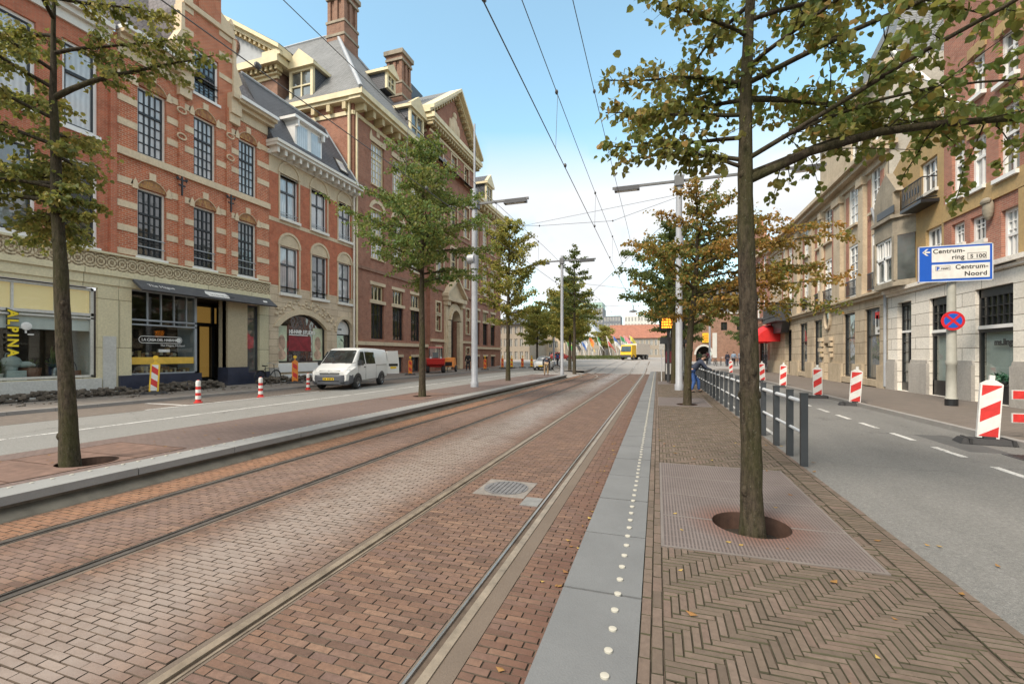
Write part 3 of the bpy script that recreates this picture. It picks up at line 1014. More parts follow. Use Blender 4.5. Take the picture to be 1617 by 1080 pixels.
M['frieze'] = friezemat()

# ------------------------------------------------------------------ A: plain red house over the gift shop
YA0, YB0, YC0, YD0, YE = 3.6, 11.85, 19.2, 26.4, 57.5
A = thing('brick_house', 'plain red brick house over the yellow lettered gift shop at the left edge', 'house', (XL, 8, .1))
yw = [(10.19, 11.27), (8.38, 9.47), (6.55, 7.65), (4.7, 5.8)]
hA = [(a, b, 5.72, 8.9) for a, b in yw] + [(a, b, 10.02, 13.14) for a, b in yw]
mb = MB()
wall(mb, FL, YA0, YB0 - .22, 5.55, 14.45, hA)
mb.fbox(FL, YB0 - .22, YB0, 5.55, 14.4, -.3, .10)
mb.fbox(FL, YA0, YA0 + .02, .1, 14.45, -9, -.02)
mb.build('wall', M['brickA'], A)
for i, (a, b, c, d) in enumerate(hA):
    window(A, FL, a, b, c, d, .14, 'white', ('g_curt_sky' if c > 9 else ('g_mid' if i else 'g_dark')), 1, (), 'black', .10, .05, split=.66, sill='white', sill_o=.06, sill_h=.14)
mb = MB()
cornice(mb, FL, YA0 - .05, YB0 - .23, [(13.75, 14.1, .10), (14.1, 14.3, .25), (14.3, 14.5, .4)])
mb.build('cornice', M['offwhite'], A)
mb = MB()
mb.face([FL(YA0, 14.51, .35), FL(YB0 - .1, 14.51, .35), FL(YB0 - .1, 20.5, -4.5), FL(YA0, 20.5, -4.5)])
mb.face([FL(YB0 - .1, 14.51, .35), FL(YB0 - .1, 20.5, -4.5), FL(YB0 - .1, 14.51, -9)])
mb.build('roof', M['tile'], A)
# shop front of A
shA = (4.4, 11.2, .78, 4.15)
mb = MB()
wall(mb, FL, YA0, 11.95, .1, 4.36, [(4.3, 11.27, .74, 4.2)], .12)
mb.fbox(FL, YA0, 11.95, 4.36, 4.9, -.3, .05)
mb.fbox(FL, YA0, 11.96, 4.72, 4.93, .05, .12)
mb.build('shopfront', M['greenblk'], A)
mb = MB(); mb.fbox(FL, YA0, 11.955, 4.93, 5.55, -.3, .06); mb.build('frieze', M['frieze'], A)
mb = MB(); mb.fbox(FL, YA0, 11.96, 5.55, 5.63, -.3, .14); mb.build('ledge', M['green'], A)
mb = MB(); mb.fbox(FL, YA0, 11.36, .1, .72, -.1, .08); mb.fbox(FL, 11.42, 11.86, .1, 2.35, -.05, .04); mb.split('plinth', M['palegrey'], A)
F = window(A, FL, *[shA[i] for i in range(4)], .2, 'palegrey', 'clear', 5, (), None, .07, .05, name='shop_window') if False else None
sw = MB()
a, b, c, d = shA
for q in ((a, a + .09, c, d), (b - .09, b, c, d), (a, b, c - .01, c + .07), (a, b, d - .09, d), (a, b, 3.1, 3.2), (a, b, 2.98, 3.04)):
    sw.fbox(FL, *q, -.22, -.12)
for i in range(1, 6):
    x = b - i * 1.13
    sw.fbox(FL, x - .03, x + .03, 3.2, d - .09, -.21, -.13)
SWA = sw.build('shop_window', M['palegrey'], A)
p = MB(); p.fbox(FL, a, b, c, d, -.19, -.175); p.build('pane', M['clear'], SWA)
p = MB(); p.fbox(FL, a, b, 3.15, d, -.26, -.24); p.build('yellow_blind', M['warm_e'], A)
p = MB(); p.fbox(FL, a, b, 2.52, 3.12, -.245, -.23); p.build('roller_blind', M['white'], A)
p = MB()
p.face([FL(a, .1, -2.2), FL(b, .1, -2.2), FL(b, 4.2, -2.2), FL(a, 4.2, -2.2)])
p.face([FL(a - .05, .72, -.24), FL(b, .72, -.24), FL(b, .72, -2.2), FL(a - .05, .72, -2.2)], 1)
p.face([FL(b + .02, .7, -.24), FL(b + .02, 4.2, -.24), FL(b + .02, 4.2, -2.2), FL(b + .02, .7, -2.2)], 1)
p.face([FL(a, 4.21, -.24), FL(b, 4.21, -.24), FL(b, 4.21, -2.2), FL(a, 4.21, -2.2)])
p.build('interior', [M['interior'], M['palegrey']], A)
# vertical yellow lettering and its pale ball emblem on the glass
M['letter'] = mat('yellow letter', (.90, .66, .03), .5)
M['letterdark'] = mat('dark letter edge', (.05, .045, .03), .6)
mb = MB()
y0 = Yp(12, XL) + .05
T = basis(FL(y0, 3.12, -.09), (0, 0, -1), (0, 1, 0))
textmesh(mb, 'ALPINA', .36, T, 0, .01, spacing=1.38, bold=.012)
T2 = basis(FL(y0 - .012, 3.132, -.102), (0, 0, -1), (0, 1, 0))
textmesh(mb, 'ALPINA', .36, T2, 1, .006, spacing=1.38, bold=.035)
le = mb.build('lettering', [M['letter'], M['letterdark']], SWA)
mb = MB(); mb.ell(FL(y0 + .46, 2.60, -.10), (.03, .15, .14), 14, 9)
mb.fbox(FL, y0 + .43, y0 + .48, 2.36, 2.5, -.14, -.12)
mb.fbox(FL, y0 + .5, y0 + .66, 2.3, 2.34, -.14, -.12)
mb.build('emblem', M['whitesheet'], SWA)
# goods in the window
def pot(name, label, cat, y, prof, m, plant=None, x=-.75):
    px, py, pz_ = FL(y, .73, x)
    t = thing(name, label, cat, (px, py, pz_))
    b = MB(); b.lathe(prof, (px, py, pz_), 16); b.build('pot', M[m], t, smooth=40)
    if plant:
        b = MB()
        for i in range(70):
            a = ru(0, 6.28); h = ru(.05, plant); r = ru(.02, .28)
            z = pz_ + prof[-1][1]
            x0, y0_ = px + .05 * math.cos(a), py + .05 * math.sin(a)
            x1, y1 = px + r * math.cos(a), py + r * math.sin(a)
            b.face([(x0, y0_, z), (x1 + .04, y1, z + h), (x1, y1 + .03, z + h * 1.15), (x1 - .03, y1, z + h * .9)])
        b.build('foliage', M['potleaf'], t)
    return t
M['potleaf'] = mat('pot plant leaf', (.10, .16, .04), .6, var=.5, scale=9)
M['terracotta'] = mat('brown glazed pot', (.20, .085, .05), .45)
M['statue'] = mat('verdigris statue', (.42, .47, .45), .6, var=.2, scale=6)
pot('planter', 'brown tub planter with yellow green leaves in the gift shop window', 'planter', 9.66, [(.0, 0), (.25, 0), (.30, .42), (.26, .44), (.0, .40)], 'terracotta', .3)
pot('planter', 'small white flowered pot at the left end of the gift shop window', 'planter', 8.72, [(.0, 0), (.14, 0), (.18, .26), (.0, .24)], 'offwhite', .45, -.55)
px, py, z0 = FL(9.13, .73, -.6)
t = thing('animal_statue', 'pale green dog shaped statue head on a block in the gift shop window', 'statue', (px, py, z0))
b = MB(); b.box(px - .22, px + .22, py - .22, py + .28, z0, z0 + .34); b.build('block', M['statue'], t)
b = MB(); b.ell((px, py - .02, z0 + .62), (.2, .27, .24)); b.ell((px + .02, py + .32, z0 + .55), (.11, .26, .11)); b.ell((px, py - .1, z0 + .84), (.05, .08, .12)); b.ell((px + .02, py + .55, z0 + .52), (.06, .06, .05))
b.ell((px, py - .05, z0 + .42), (.16, .2, .2)); b.build('head', M['statue'], t, smooth=60)
px, py, z0 = FL(10.72, .73, -.6)
t = thing('basket', 'dark red wicker basket with a hoop handle in the gift shop window', 'basket', (px, py, z0))
b = MB(); b.box(px - .14, px + .14, py - .26, py + .26, z0, z0 + .3); b.build('body', M['terracotta'], t)
b = MB(); b.tube([(px, py - .2 * math.cos(math.pi * i / 10), z0 + .28 + .42 * math.sin(math.pi * i / 10)) for i in range(11)], .018, 6); b.build('handle', M['black'], t)
pot('vase_bouquet', 'dry red flower bouquet in a slim vase in the gift shop window', 'flowers', 10.35, [(.0, 0), (.1, 0), (.13, .3), (.06, .42), (.0, .42)], 'g_mid', .7)

# ------------------------------------------------------------------ B: banded brick house with the step gable
B = thing('gabled_house', 'red brick house with cream stone bands and a tall ornate gable', 'house', (XL, 15.5, .1))
bw2 = [L(217, 262.6, 154, 257.8), L(306, 341, 200, 289.7), L(377, 405.5, 231, 316)]
bw1 = [L(217, 262, 310, 413), L(306, 341, 334, 428), L(376, 405, 355, 439.5)]
zt2, zb2 = sum(w[3] for w in bw2) / 3, sum(w[2] for w in bw2) / 3
zt1, zb1 = sum(w[3] for w in bw1) / 3, sum(w[2] for w in bw1) / 3
bw2 = [(a, b, zb2, zt2) for a, b, _, _ in bw2]; bw1 = [(a, b, zb1, zt1) for a, b, _, _ in bw1]
gw = L(306, 345, 99.5, 167)
ZC = 14.05
gL, gR = Yp(289, XL), Yp(367, XL)
mb = MB()
wall(mb, FL, YB0, YC0, 5.55, 14.6, bw1 + bw2 + [gw], .3)
wall(mb, FL, gL, gR, 14.6, 17.6, [gw], .3)
gc = (gL + gR) / 2
nL, nR = Yp(303, XL), Yp(343, XL)
mb.fprism(FL, [(gL, 17.6), (gR, 17.6), (nR, 18.4), (nR, 21.0), (nL, 21.0), (nL, 18.4)], -.4, 0)
mb.fbox(FL, gL, gR, 14.6, 17.6, -.42, -.32)
mb.fbox(FL, gc - .55, gc + .55, 17.9, 21.6, 0, .09)
mb.face([FL(YC0 - .003, 5.5, 0), FL(YC0 - .003, 14.6, 0), FL(YC0 - .003, 14.6, -9), FL(YC0 - .003, 5.5, -9)])
# slim pilasters between the windows
for px in (285, 360): mb.fbox(FL, Yp(px, XL) - .12, Yp(px, XL) + .12, 5.6, 14.0, -.02, .10)
mb.build('wall', M['brickB'], B)
mb = MB()
bands = [(12.80, 13.08), (11.85, 12.12), (10.9, 11.17), (8.55, 8.82), (7.6, 7.86), (6.64, 6.9), (5.7, 5.93)]
for a, b in bands:
    edges = [YB0 + .05]
    for w in (bw2 if a > 9 else bw1): edges += [w[0] - .02, w[1] + .02]
    edges.append(YC0 - .02)
    for i in range(0, len(edges), 2): mb.fbox(FL, edges[i], edges[i + 1], a, b, -.02, .03)
for z in (15.3, 16.35, 17.35): 
    for u0, u1 in ((gL, gw[0] - .02), (gw[1] + .02, gR)): mb.fbox(FL, u0, u1, z, z + .24, -.02, .03)
mb.fbox(FL, gL - .05, gR + .05, 17.62, 17.86, -.41, .12)
mb.fbox(FL, nL - .06, nR + .06, 19.0, 19.2, -.41, .13)
mb.fbox(FL, nL - .1, nR + .1, 20.9, 21.15, -.42, .15)
mb.fbox(FL, YB0, YC0 - .01, zb2 - .32, zb2 - .02, -.02, .12)
mb.split('stone_band', M['band'], B)
# window arches: brick tympanum, yellow checker and three stone blocks
mb = MB(); m2 = MB()
for w in bw1 + bw2:
    a, b, c, d = w
    archfill(mb, FL, a - .02, b + .02, d, .42, -.02, .012)
    archring(m2, FL, a - .02, b + .02, d, .42, .02, -.02, .05)
    for x, h in ((a - .1, .16), (b + .1, .16)): m2.fprism(FL, [(x - .11, d - .12), (x + .11, d - .12), (x + .08, d + h), (x, d + h + .14), (x - .08, d + h)], -.02, .06)
    x = (a + b) / 2; m2.fbox(FL, x - .13, x + .13, d + .42, d + .72, -.02, .06)
mb.split('arch_tympanum', M['arch_brick'], B)
m2.split('arch_stone', M['band'], B)
mb = MB()
for w in bw1 + bw2:
    archring(mb, FL, w[0], w[1], w[3] + .02, .42, .26, -.01, .03)
mb.split('arch_ring', M['brickB'], B)
for i, w in enumerate(bw2): window(B, FL, *w, .17, 'offwhite', 'g_curt_sky', 4, (.16, .32, .48, .80), 'black', .085, .04, split=.64)
for i, w in enumerate(bw1):
    wo = window(B, FL, *w, .17, 'offwhite', 'g_dark' if i < 2 else 'g_mid', 4, (.2, .36, .5, .82), 'black', .085, .04, split=.65, sill='white', sill_o=.05, sill_h=.16)
    mb = MB()
    for q in (.42, .78): mb.fbox(FL, w[0] + .02, w[1] - .02, w[2] + q, w[2] + q + .04, -.05, -.02)
    mb.split('safety_bar', M['lead'], wo)
wo = window(B, FL, *gw, .14, 'white', 'g_mid', 4, (.25, .5, .75), 'black', .10, .04, split=.55, sill='white', sill_o=.08)
mb = MB()
for q in (.35, .7): mb.fbox(FL, gw[0] + .02, gw[1] - .02, gw[2] + q, gw[2] + q + .04, -.05, -.02)
mb.split('safety_bar', M['black'], wo)
# cornice left and right of the gable, scrolls and consoles
mb = MB()
for u0, u1 in ((YB0 + .02, gL - .05), (gR + .05, YC0 + .1)):
    mb.fbox(FL, u0, u1, 13.72, 14.22, -.02, .06); mb.fbox(FL, u0, u1, 14.22, 14.42, -.02, .28); mb.fbox(FL, u0 - .01, u1 + .01, 14.42, 14.56, -.02, .50)
mb.split('cornice', M['cream'], B)
mb = MB()
for u0, u1 in ((YB0 + .02, gL - .05), (gR + .05, YC0 + .1)): mb.fbox(FL, u0 - .02, u1 + .02, 14.56, 14.72, -.1, .62)
mb.split('gutter', M['white'], B)
mb = MB()
for s, g, n in ((-1, gL, nL), (1, gR, nR)):
    for z0, z1, o in ((13.3, 13.75, .2), (13.75, 14.5, .31), (14.5, 14.75, .46)): mb.fbox(FL, g - .28, g + .28, z0, z1, -.05, o)
    # scroll: swelling foot then a slanted shoulder
    mb.fprism(FL, [(g + s * .55, 14.75), (g - s * .02, 14.75), (g - s * .02, 17.6), (g + s * .12, 17.55), (g + s * .15, 16.3), (g + s * .34, 15.9), (g + s * .5, 15.6), (g + s * .3, 15.35), (g + s * .42, 15.1)][::s], -.38, .1)
    mb.fprism(FL, [(g, 17.86), (n, 17.86), (n, 19.0), (n + s * .1, 19.0), (n + s * .16, 18.5), (g + s * .1, 18.0)][::s], -.39, .08)
    mb.lathe([(.0, 0), (.15, .0), (.09, .2), (.16, .45), (.05, .75), (0, .8)], FL(g, 17.87, -.1), 10)
mb.split('gable_scroll', M['band'], B)
# wrought iron wall anchors
mb = MB()
for px in (284.5, 362):
    u = Yp(px, XL); z = 9.25
    mb.fbox(FL, u - .03, u + .03, z - .45, z + .4, .1, .15)
    for q, hw in ((.25, .2), (.0, .15)): mb.fbox(FL, u - hw, u + hw, z + q - .03, z + q + .03, .1, .14)
    for sx in (-1, 1): mb.fprism(FL, [(u + sx * .2, z + .18), (u + sx * .26, z + .3), (u + sx * .2, z + .36), (u + sx * .14, z + .3)], .1, .14)
mb.split('wall_anchor', M['black'], B)
mb = MB()
for px, zz in ((284, 12.62), (284, 11.45), (361, 12.6), (361, 11.5)):
    u = Yp(px, XL)
    for k in range(10):
        a, b2 = 2 * math.pi * k / 10, 2 * math.pi * (k + 1) / 10
        mb.tube([FL(u + .2 * math.cos(a), zz + .13 * math.sin(a), .13), FL(u + .2 * math.cos(b2), zz + .13 * math.sin(b2), .13)], .035, 5)
mb.split('flag_holder', M['band'], B)
mb = MB()
RB = [FL(YB0 + .01, 14.73, -.06), FL(YC0, 14.73, -.06), FL(YC0, 21.2, -4.9), FL(YB0 + .01, 21.2, -4.9)]
mb.face(RB); mb.face([RB[0], RB[3], FL(YB0 + .01, 14.6, -9)]); mb.face([RB[1], RB[2], FL(YC0, 14.6, -9)])
# gable roof running back behind the gable wall
mb.face([FL(gL, 17.6, -.4), FL(gc, 20.4, -.4), FL(gc, 20.4, -4.4), FL(gL, 17.6, -2.8)]); mb.face([FL(gR, 17.6, -.4), FL(gc, 20.4, -.4), FL(gc, 20.4, -4.4), FL(gR, 17.6, -2.8)])
mb.face([FL(gL, 14.7, -.3), FL(gL, 17.6, -.3), FL(gL, 17.6, -2.8)]); mb.face([FL(gR, 14.7, -.3), FL(gR, 17.6, -.3), FL(gR, 17.6, -2.8)])
mb.build('roof', M['tile'], B)

# shop front of B (cigar shop)
d0, d1 = Yp(318, XL), Yp(357, XL)
p0, p1_ = Yp(357, XL), Yp(388, XL)
s0, s1 = Yp(390.5, XL), Yp(410, XL)
w0, w1 = Yp(208, XL), Yp(313.5, XL)
mb = MB()
wall(mb, FL, 11.96, YC0, .1, 4.36, [(w0, d1, .1, 4.33), (s0, s1, .7, 4.3)], .25)
mb.fbox(FL, 11.96, YC0, 4.36, 4.9, -.3, .05); mb.fbox(FL, 11.96, YC0, 4.72, 4.93, .05, .12)
mb.build('shopfront', M['greenblk'], B)
mb = MB(); mb.fbox(FL, 11.955, YC0 - .005, 4.93, 5.55, -.3, .06); mb.build('frieze', M['frieze'], B)
mb = MB(); mb.fbox(FL, 11.96, YC0 - .005, 5.55, 5.63, -.3, .14); mb.build('ledge', M['green'], B)
M['tanpier'] = stonemat('tan shop pier', (.50, .41, .27), (.34, .27, .18), .35)
mb = MB(); mb.fbox(FL, p0, p1_, 1.0, 4.34, -.5, .12); mb.build('pier', M['tanpier'], B)
mb = MB()
mb.fbox(FL, Yp(187, XL), d0 - .05, .1, .78, -.15, .1); mb.fbox(FL, p0 - .03, p1_ + .03, .1, 1.0, -.52, .16)
mb.fbox(FL, p1_ + .03, YC0 - .01, .1, .72, -.1, .08)
mb.split('plinth', M['navy'], B)
a, b, c, d = w0, w1, .79, 4.33
sw = MB()
for q in ((a, a + .06, c, d), (b - .1, b, c, d), (a, b, c, c + .06), (a, b, d - .06, d), (a, b, 3.05, 3.12), (a, b, 2.86, 2.92)): sw.fbox(FL, *q, -.22, -.1)
for i in range(1, 5): x = a + (b - a) * (i + .25) / 5.1; sw.fbox(FL, x - .02, x + .02, 2.92, d - .06, -.2, -.12)
# the return of the window into the door recess
sw.fbox(FL, b - .05, b, c, d, -1.3, -.22)
SWB = sw.build('shop_window', M['lead'], B)
p = MB(); p.fbox(FL, a, b, c, d, -.18, -.165); p.build('pane', M['clear'], SWB)
p = MB(); p.fbox(FL, a + .02, b - .12, 1.22, 1.52, -.16, -.15); p.build('yellow_band', mat('yellow window band', (.80, .50, .08), .5), SWB)
lb = MB()
textmesh(lb, 'LA CASA DEL HABANO', .155, basis(FL(a + .46, 2.215, -.15), (0, 1, 0), (0, 0, 1)), 0, .004, spacing=.93, bold=.004)
textmesh(lb, 'The Hague, Holland', .13, basis(FL(a + 1.2, 1.99, -.15), (0, 1, 0), (0, 0, 1)), 0, .004)
N = 26
u0, u1, zc, rr = a + .5, a + 1.98, 2.27, .155
op = [(u0 - rr * math.sin(math.pi * i / 12), zc + rr * math.cos(math.pi * i / 12)) for i in range(13)] + [(u1 + rr * math.sin(math.pi * i / 12), zc - rr * math.cos(math.pi * i / 12)) for i in range(13)]
ip = [(u0 + (u - u0) * .84 if u < u0 else (u1 + (u - u1) * .84 if u > u1 else u), zc + (z - zc) * .84) for u, z in op]
for i in range(N):
    j = (i + 1) % N
    lb.face([FL(*op[i], -.15), FL(*op[j], -.15), FL(*ip[j], -.15), FL(*ip[i], -.15)])
lb.lathe([(0, 0), (.09, 0), (.09, .005), (0, .005)], FL(u1 - .02, zc, -.15), 12) if False else None
for i in range(14):
    q0, q1 = 2 * math.pi * i / 14, 2 * math.pi * (i + 1) / 14
    lb.face([FL(u1, zc, -.149), FL(u1 + .105 * math.cos(q0), zc + .105 * math.sin(q0), -.149), FL(u1 + .105 * math.cos(q1), zc + .105 * math.sin(q1), -.149)])
lb.fbox(FL, a + 1.13, a + 1.6, 1.74, 1.86, -.156, -.15)
lb.build('lettering', M['whitesheet'], SWB)
p = MB()
p.face([FL(a, .1, -2.6), FL(s0, .1, -2.6), FL(s0, 4.35, -2.6), FL(a, 4.35, -2.6)])
p.face([FL(a, .78, -.24), FL(b, .78, -.24), FL(b, .78, -2.6), FL(a, .78, -2.6)])
p.face([FL(a - .02, .1, -.24), FL(a - .02, 4.35, -.24), FL(a - .02, 4.35, -2.6), FL(a - .02, .1, -2.6)])
p.face([FL(a, 4.34, -.24), FL(s0, 4.34, -.24), FL(s0, 4.34, -2.6), FL(a, 4.34, -2.6)])
p.face([FL(s0 - .1, .1, -.5), FL(s0 - .1, 4.35, -.5), FL(s0 - .1, 4.35, -2.6), FL(s0 - .1, .1, -2.6)])
p.build('interior', M['interior'], B)
# glazed door deep in the recess with a warm lit room behind
dr = MB()
q0, q1 = d0 + .55, s0 - .12
for q in ((q0, q0 + .08, .12, 4.2), (q1 - .08, q1, .12, 4.2), (q0 + .95, q0 + 1.1, .12, 4.2), (q0, q1, 3.1, 3.2), (q0, q1, 4.1, 4.2), (q0, q1, .12, .45)): dr.fbox(FL, *q, -1.36, -1.28)
DR = dr.build('door', M['black'], B)
p = MB(); p.fbox(FL, q0, q1, .2, 4.15, -1.33, -1.315); p.build('pane', M['clear'], DR)
M['warmroom'] = emimat('warm lit room', (.50, .27, .07), .16)
p = MB(); p.fbox(FL, q0 + .42, q0 + .9, .5, 3.05, -1.42, -1.40); p.fbox(FL, q0 + .2, q1 - .5, 3.25, 4.05, -1.42, -1.40); p.build('lit_room', M['warmroom'], B)
window(B, FL, s0, s1, .72, 4.28, .2, 'darkgrey', 'g_mid', 1, (.8,), None, .06, .05, name='side_window')
# goods on the shelf of the cigar shop
boxm = [mat('cedar cigar box', (.33, .15, .05), .6), mat('brass tin', (.5, .33, .12), .4), mat('dark humidor', (.09, .04, .02), .35), mat('cream carton', (.6, .5, .35), .6)]
mb = MB()
for i in range(26):
    u = a + .15 + i * .098; hgt = ru(.08, .34)
    mb.fbox(FL, u, u + ru(.06, .095), .785, .785 + hgt, -.75 - ru(0, .4), -.45, i % 4)
for i in range(14):
    u = a + .4 + i * .15; z = ru(1.5, 1.65)
    mb.fbox(FL, u, u + .12, z, z + ru(.08, .3), -1.2, -1.0, (i * 3) % 4)
tag(mb.build('cigar_boxes', boxm), 'cigar boxes and tins piled in the cigar shop window', 'boxes', kind='stuff')
# dark sloping awning box
AW = thing('shop_awning', 'dark grey folded shop awning with white script above the cigar shop', 'awning', FL(15.9, 4.3, .2))
u0, u1 = Yp(208, XL) - .05, Yp(422, XL)
mb = MB()
mb.loops([FL(u0, 4.27, .75), FL(u0, 4.22, .68), FL(u0, 4.62, .12), FL(u0, 4.72, .14)], [FL(u1, 4.27, .75), FL(u1, 4.22, .68), FL(u1, 4.62, .12), FL(u1, 4.72, .14)])
mb.build('cloth', M['awning'], AW)
sl = Vector((.61, 0, -.45)).normalized()
up = -sl
def onaw(u, q): # point on the sloping cloth, q=0 bottom .. 1 top
    z = 4.27 + q * .45; o = .75 - q * .61
    return FL(u, z, o + .012)
lb = MB()
T = basis(onaw(Yp(222, XL), .42), (0, 1, 0), tuple(up))
textmesh(lb, 'The Hague', .24, T, 0, .003)
T = basis(onaw(Yp(320, XL), .36), (0, 1, 0), tuple(up))
textmesh(lb, 'LA CASA DEL HABANO', .12, T, 1, .004)
for s_ in (0,):
    A0, A1 = Yp(316, XL), Yp(348, XL)
    lb.face([onaw(A0, .22), onaw(A1, .22), onaw(A1 + .1, .5), onaw(A1, .78), onaw(A0, .78), onaw(A0 - .1, .5)])
T = basis(onaw(Yp(403, XL), .4), (0, 1, 0), tuple(up))
textmesh(lb, 'est', .16, T, 0, .003) if False else lb.face([onaw(Yp(404, XL), .35), onaw(Yp(410, XL), .35), onaw(Yp(412, XL), .55), onaw(Yp(406, XL), .6)])
lb.build('lettering', [M['whitesheet'], M['black']], AW)

# stacks of lifted pavers along the shop fronts
M['pilestone'] = pavermat('lifted dark paver', [(0, (.10, .085, .07)), (.4, (.18, .15, .12)), (.7, (.13, .11, .09)), (1, (.29, .24, .19))])
def pile(y0, y1, x0, x1, h, lab):
    mb = MB()
    h *= .8
    n = int((y1 - y0) * (x1 - x0) * h * 330)
    for _ in range(n):
        fx = ru(0, 1); y = ru(y0, y1)
        edge = min(1, min(y - y0, y1 - y) / .35 + .35)
        z = .1 + ru(0, h) * (1 - .35 * abs(fx - .5) * 2) * edge
        Mx = Matrix.Translation((x0 + (x1 - x0) * fx, y, z + .04)) @ Matrix.Rotation(ru(0, 3.1), 4, 'Z') @ Matrix.Rotation(random.gauss(0, .13), 4, 'X') @ Matrix.Rotation(random.gauss(0, .13), 4, 'Y')
        mb.obox(Mx, -.1, .1, -.05, .05, -.04, .04)
    tag(mb.build('paver_pile', M['pilestone']), lab, 'paving stones', 'piles of lifted paving stones', 'stuff')
pile(5.0, 11.9, -19.7, -19.2, .32, 'long low pile of dark pavers below the gift shop window')
pile(12.0, 15.4, -19.6, -19.1, .42, 'heap of dark pavers stacked before the cigar shop window')
pile(17.6, 21.2, -19.7, -19.2, .42, 'row of dark pavers stacked beside the parked bicycle')
pile(21.3, 22.8, -19.6, -19.2, .36, 'short heap of dark pavers just before the white van')
mb = MB()
for _ in range(90):
    x, y = ru(-19.3, -17.6), ru(7, 20)
    Mx = Matrix.Translation((x, y, .11)) @ Matrix.Rotation(ru(0, 3.1), 4, 'Z')
    s = ru(.02, .07); mb.obox(Mx, -s, s, -s * .6, s * .6, -.02, ru(.0, .03))
tag(mb.build('rubble', M['pilestone']), 'small stone rubble strewn on the torn up pavement', 'rubble', kind='stuff')

# ------------------------------------------------------------------ C: stone and brick house with the arched shop window
Cb = thing('arched_house', 'red brick and limestone house with round arched windows and a slate mansard', 'house', (XL, 22.8, .1))
c2 = [L(442, 471, 287, 355.5), L(491, 516, 308.6, 370), L(534, 555, 325, 382)]
c1 = [L(442, 471.7, 396.6, 468), L(492, 517, 408, 473.6), L(534, 554, 417, 480)]
def lev(ws):
    t, b = sum(w[3] for w in ws) / len(ws), sum(w[2] for w in ws) / len(ws)
    return [(w[0], w[1], b, t) for w in ws]
c2, c1 = lev(c2), lev(c1)
YS = Yp(424, XL)
zst = Zp(424, 448, XL); zfr = Zp(424, 268, XL)
sh = (Yp(440, XL), Yp(516, XL), Zp(442, 573, XL), Zp(480, 497, XL))
sd = (Yp(532, XL), Yp(556, XL), .15, Zp(541, 504, XL))
ZCC = Zp(424, 235, XL)
mb = MB()
wall(mb, FL, YS + .02, YD0, zst, zfr, c2 + c1, .26)
mb.build('wall', M['brickC'], Cb)
mb = MB()
wall(mb, FL, YS + .02, YD0, .1, zst, [sh, sd, *c1], .3)
srise = .85
spandrel(mb, FL, sh[0], sh[1], sh[3] - srise, srise, sh[3] + .001, -.3, -.001)
r_ = (sd[1] - sd[0]) / 2
spandrel(mb, FL, sd[0], sd[1], sd[3] - r_, r_, sd[3] + .001, -.3, -.001)
mb.build('stone_base', M['creamC'], Cb)
mb = MB()
wall(mb, FL, YS + .02, YD0, zfr, ZCC - .25, c2, .26)
archring(mb, FL, sh[0], sh[1], sh[3] - srise, srise, .4, -.02, .05, er=.32)
archring(mb, FL, sd[0], sd[1], sd[3] - r_, r_, .22, -.02, .05)
for w in c1 + c2:
    r_w = (w[1] - w[0]) / 2
    archfill(mb, FL, w[0] - .02, w[1] + .02, w[3] - .02, r_w * 1.0, -.02, .015)
    archring(mb, FL, w[0] - .02, w[1] + .02, w[3] - .02, r_w, .13, -.02, .07)
    for u in (w[0] - .1, w[1] + .02): mb.fbox(FL, u, u + .08, w[2], w[3], -.02, .05)
mb.fbox(FL, YS + .02, YD0 - .01, c2[0][2] - .35, c2[0][2] - .13, -.02, .02)
mb.split('arch_stone', M['cream'], Cb)
# carved relief over the shop arch
mb = MB()
for i in range(60):
    u = ru(sh[0] - .2, sd[0] - .1); q = abs((u - (sh[0] + sh[1]) / 2) / 2.2)
    z = sh[3] + .55 - .75 * q * q + ru(-.22, .35)
    if z > zst + .9: continue
    mb.ell(FL(u, z, .02), (.05, ru(.06, .16), ru(.04, .1)), 7, 5)
mb.split('carved_relief', M['cream'], Cb, 60)
for i, w in enumerate(c2):
    wo = window(Cb, FL, *w, .18, 'white', 'g_curt_sky', 2, (), 'darkgrey', .07, .05, split=.62, sill='offwhite', sill_o=.16, sill_h=.16)
    mb = MB()
    for q in (.15, .32): mb.fbox(FL, w[0] + .02, w[1] - .02, w[2] + q, w[2] + q + .035, -.06, -.03)
    mb.split('safety_bar', M['lead'], wo)
for i, w in enumerate(c1): window(Cb, FL, *w, .18, 'white', ('g_curt_sky', 'g_mid', 'g_curt_sky')[i], 2, (), 'darkgrey', .07, .05, split=.62, sill='offwhite', sill_o=.16, sill_h=.16)
# bracketed cornice
mb = MB()
mb.fbox(FL, YS - .1, YD0 + .1, ZCC - .27, ZCC - .05, -.05, .12)
mb.fbox(FL, YS - .15, YD0 + .15, ZCC + .1, ZCC + .26, -.05, .75); mb.fbox(FL, YS - .18, YD0 + .18, ZCC + .26, ZCC + .42, -.2, .85)
modillions(mb, FL, YS + .1, YD0 - .1, ZCC - .22, ZCC + .1, .1, .62, .52, .16)
mb.build('cornice', M['offwhite'], Cb)
mb = MB()
zr0, zr1 = ZCC + .42, 17.6
mb.face([FL(YS - .1, zr0, .5), FL(YD0 + .1, zr0, .5), FL(YD0 - .7, zr1, -1.9), FL(YS - .1, zr1, -1.9)])
mb.face([FL(YD0 + .1, zr0, .5), FL(YD0 + .1, zr0, -8), FL(YD0 - .7, zr1, -8), FL(YD0 - .7, zr1, -1.9)])
mb.face([FL(YS - .1, zr0, .5), FL(YS - .1, zr0, -8), FL(YS - .1, zr1, -8), FL(YS - .1, zr1, -1.9)])
mb.face([FL(YS - .1, zr1, -1.9), FL(YD0 - .7, zr1, -1.9), FL(YD0 - .7, zr1 + .9, -6), FL(YS - .1, zr1 + .9, -6)])
mb.build('roof', M['slatedark'], Cb)
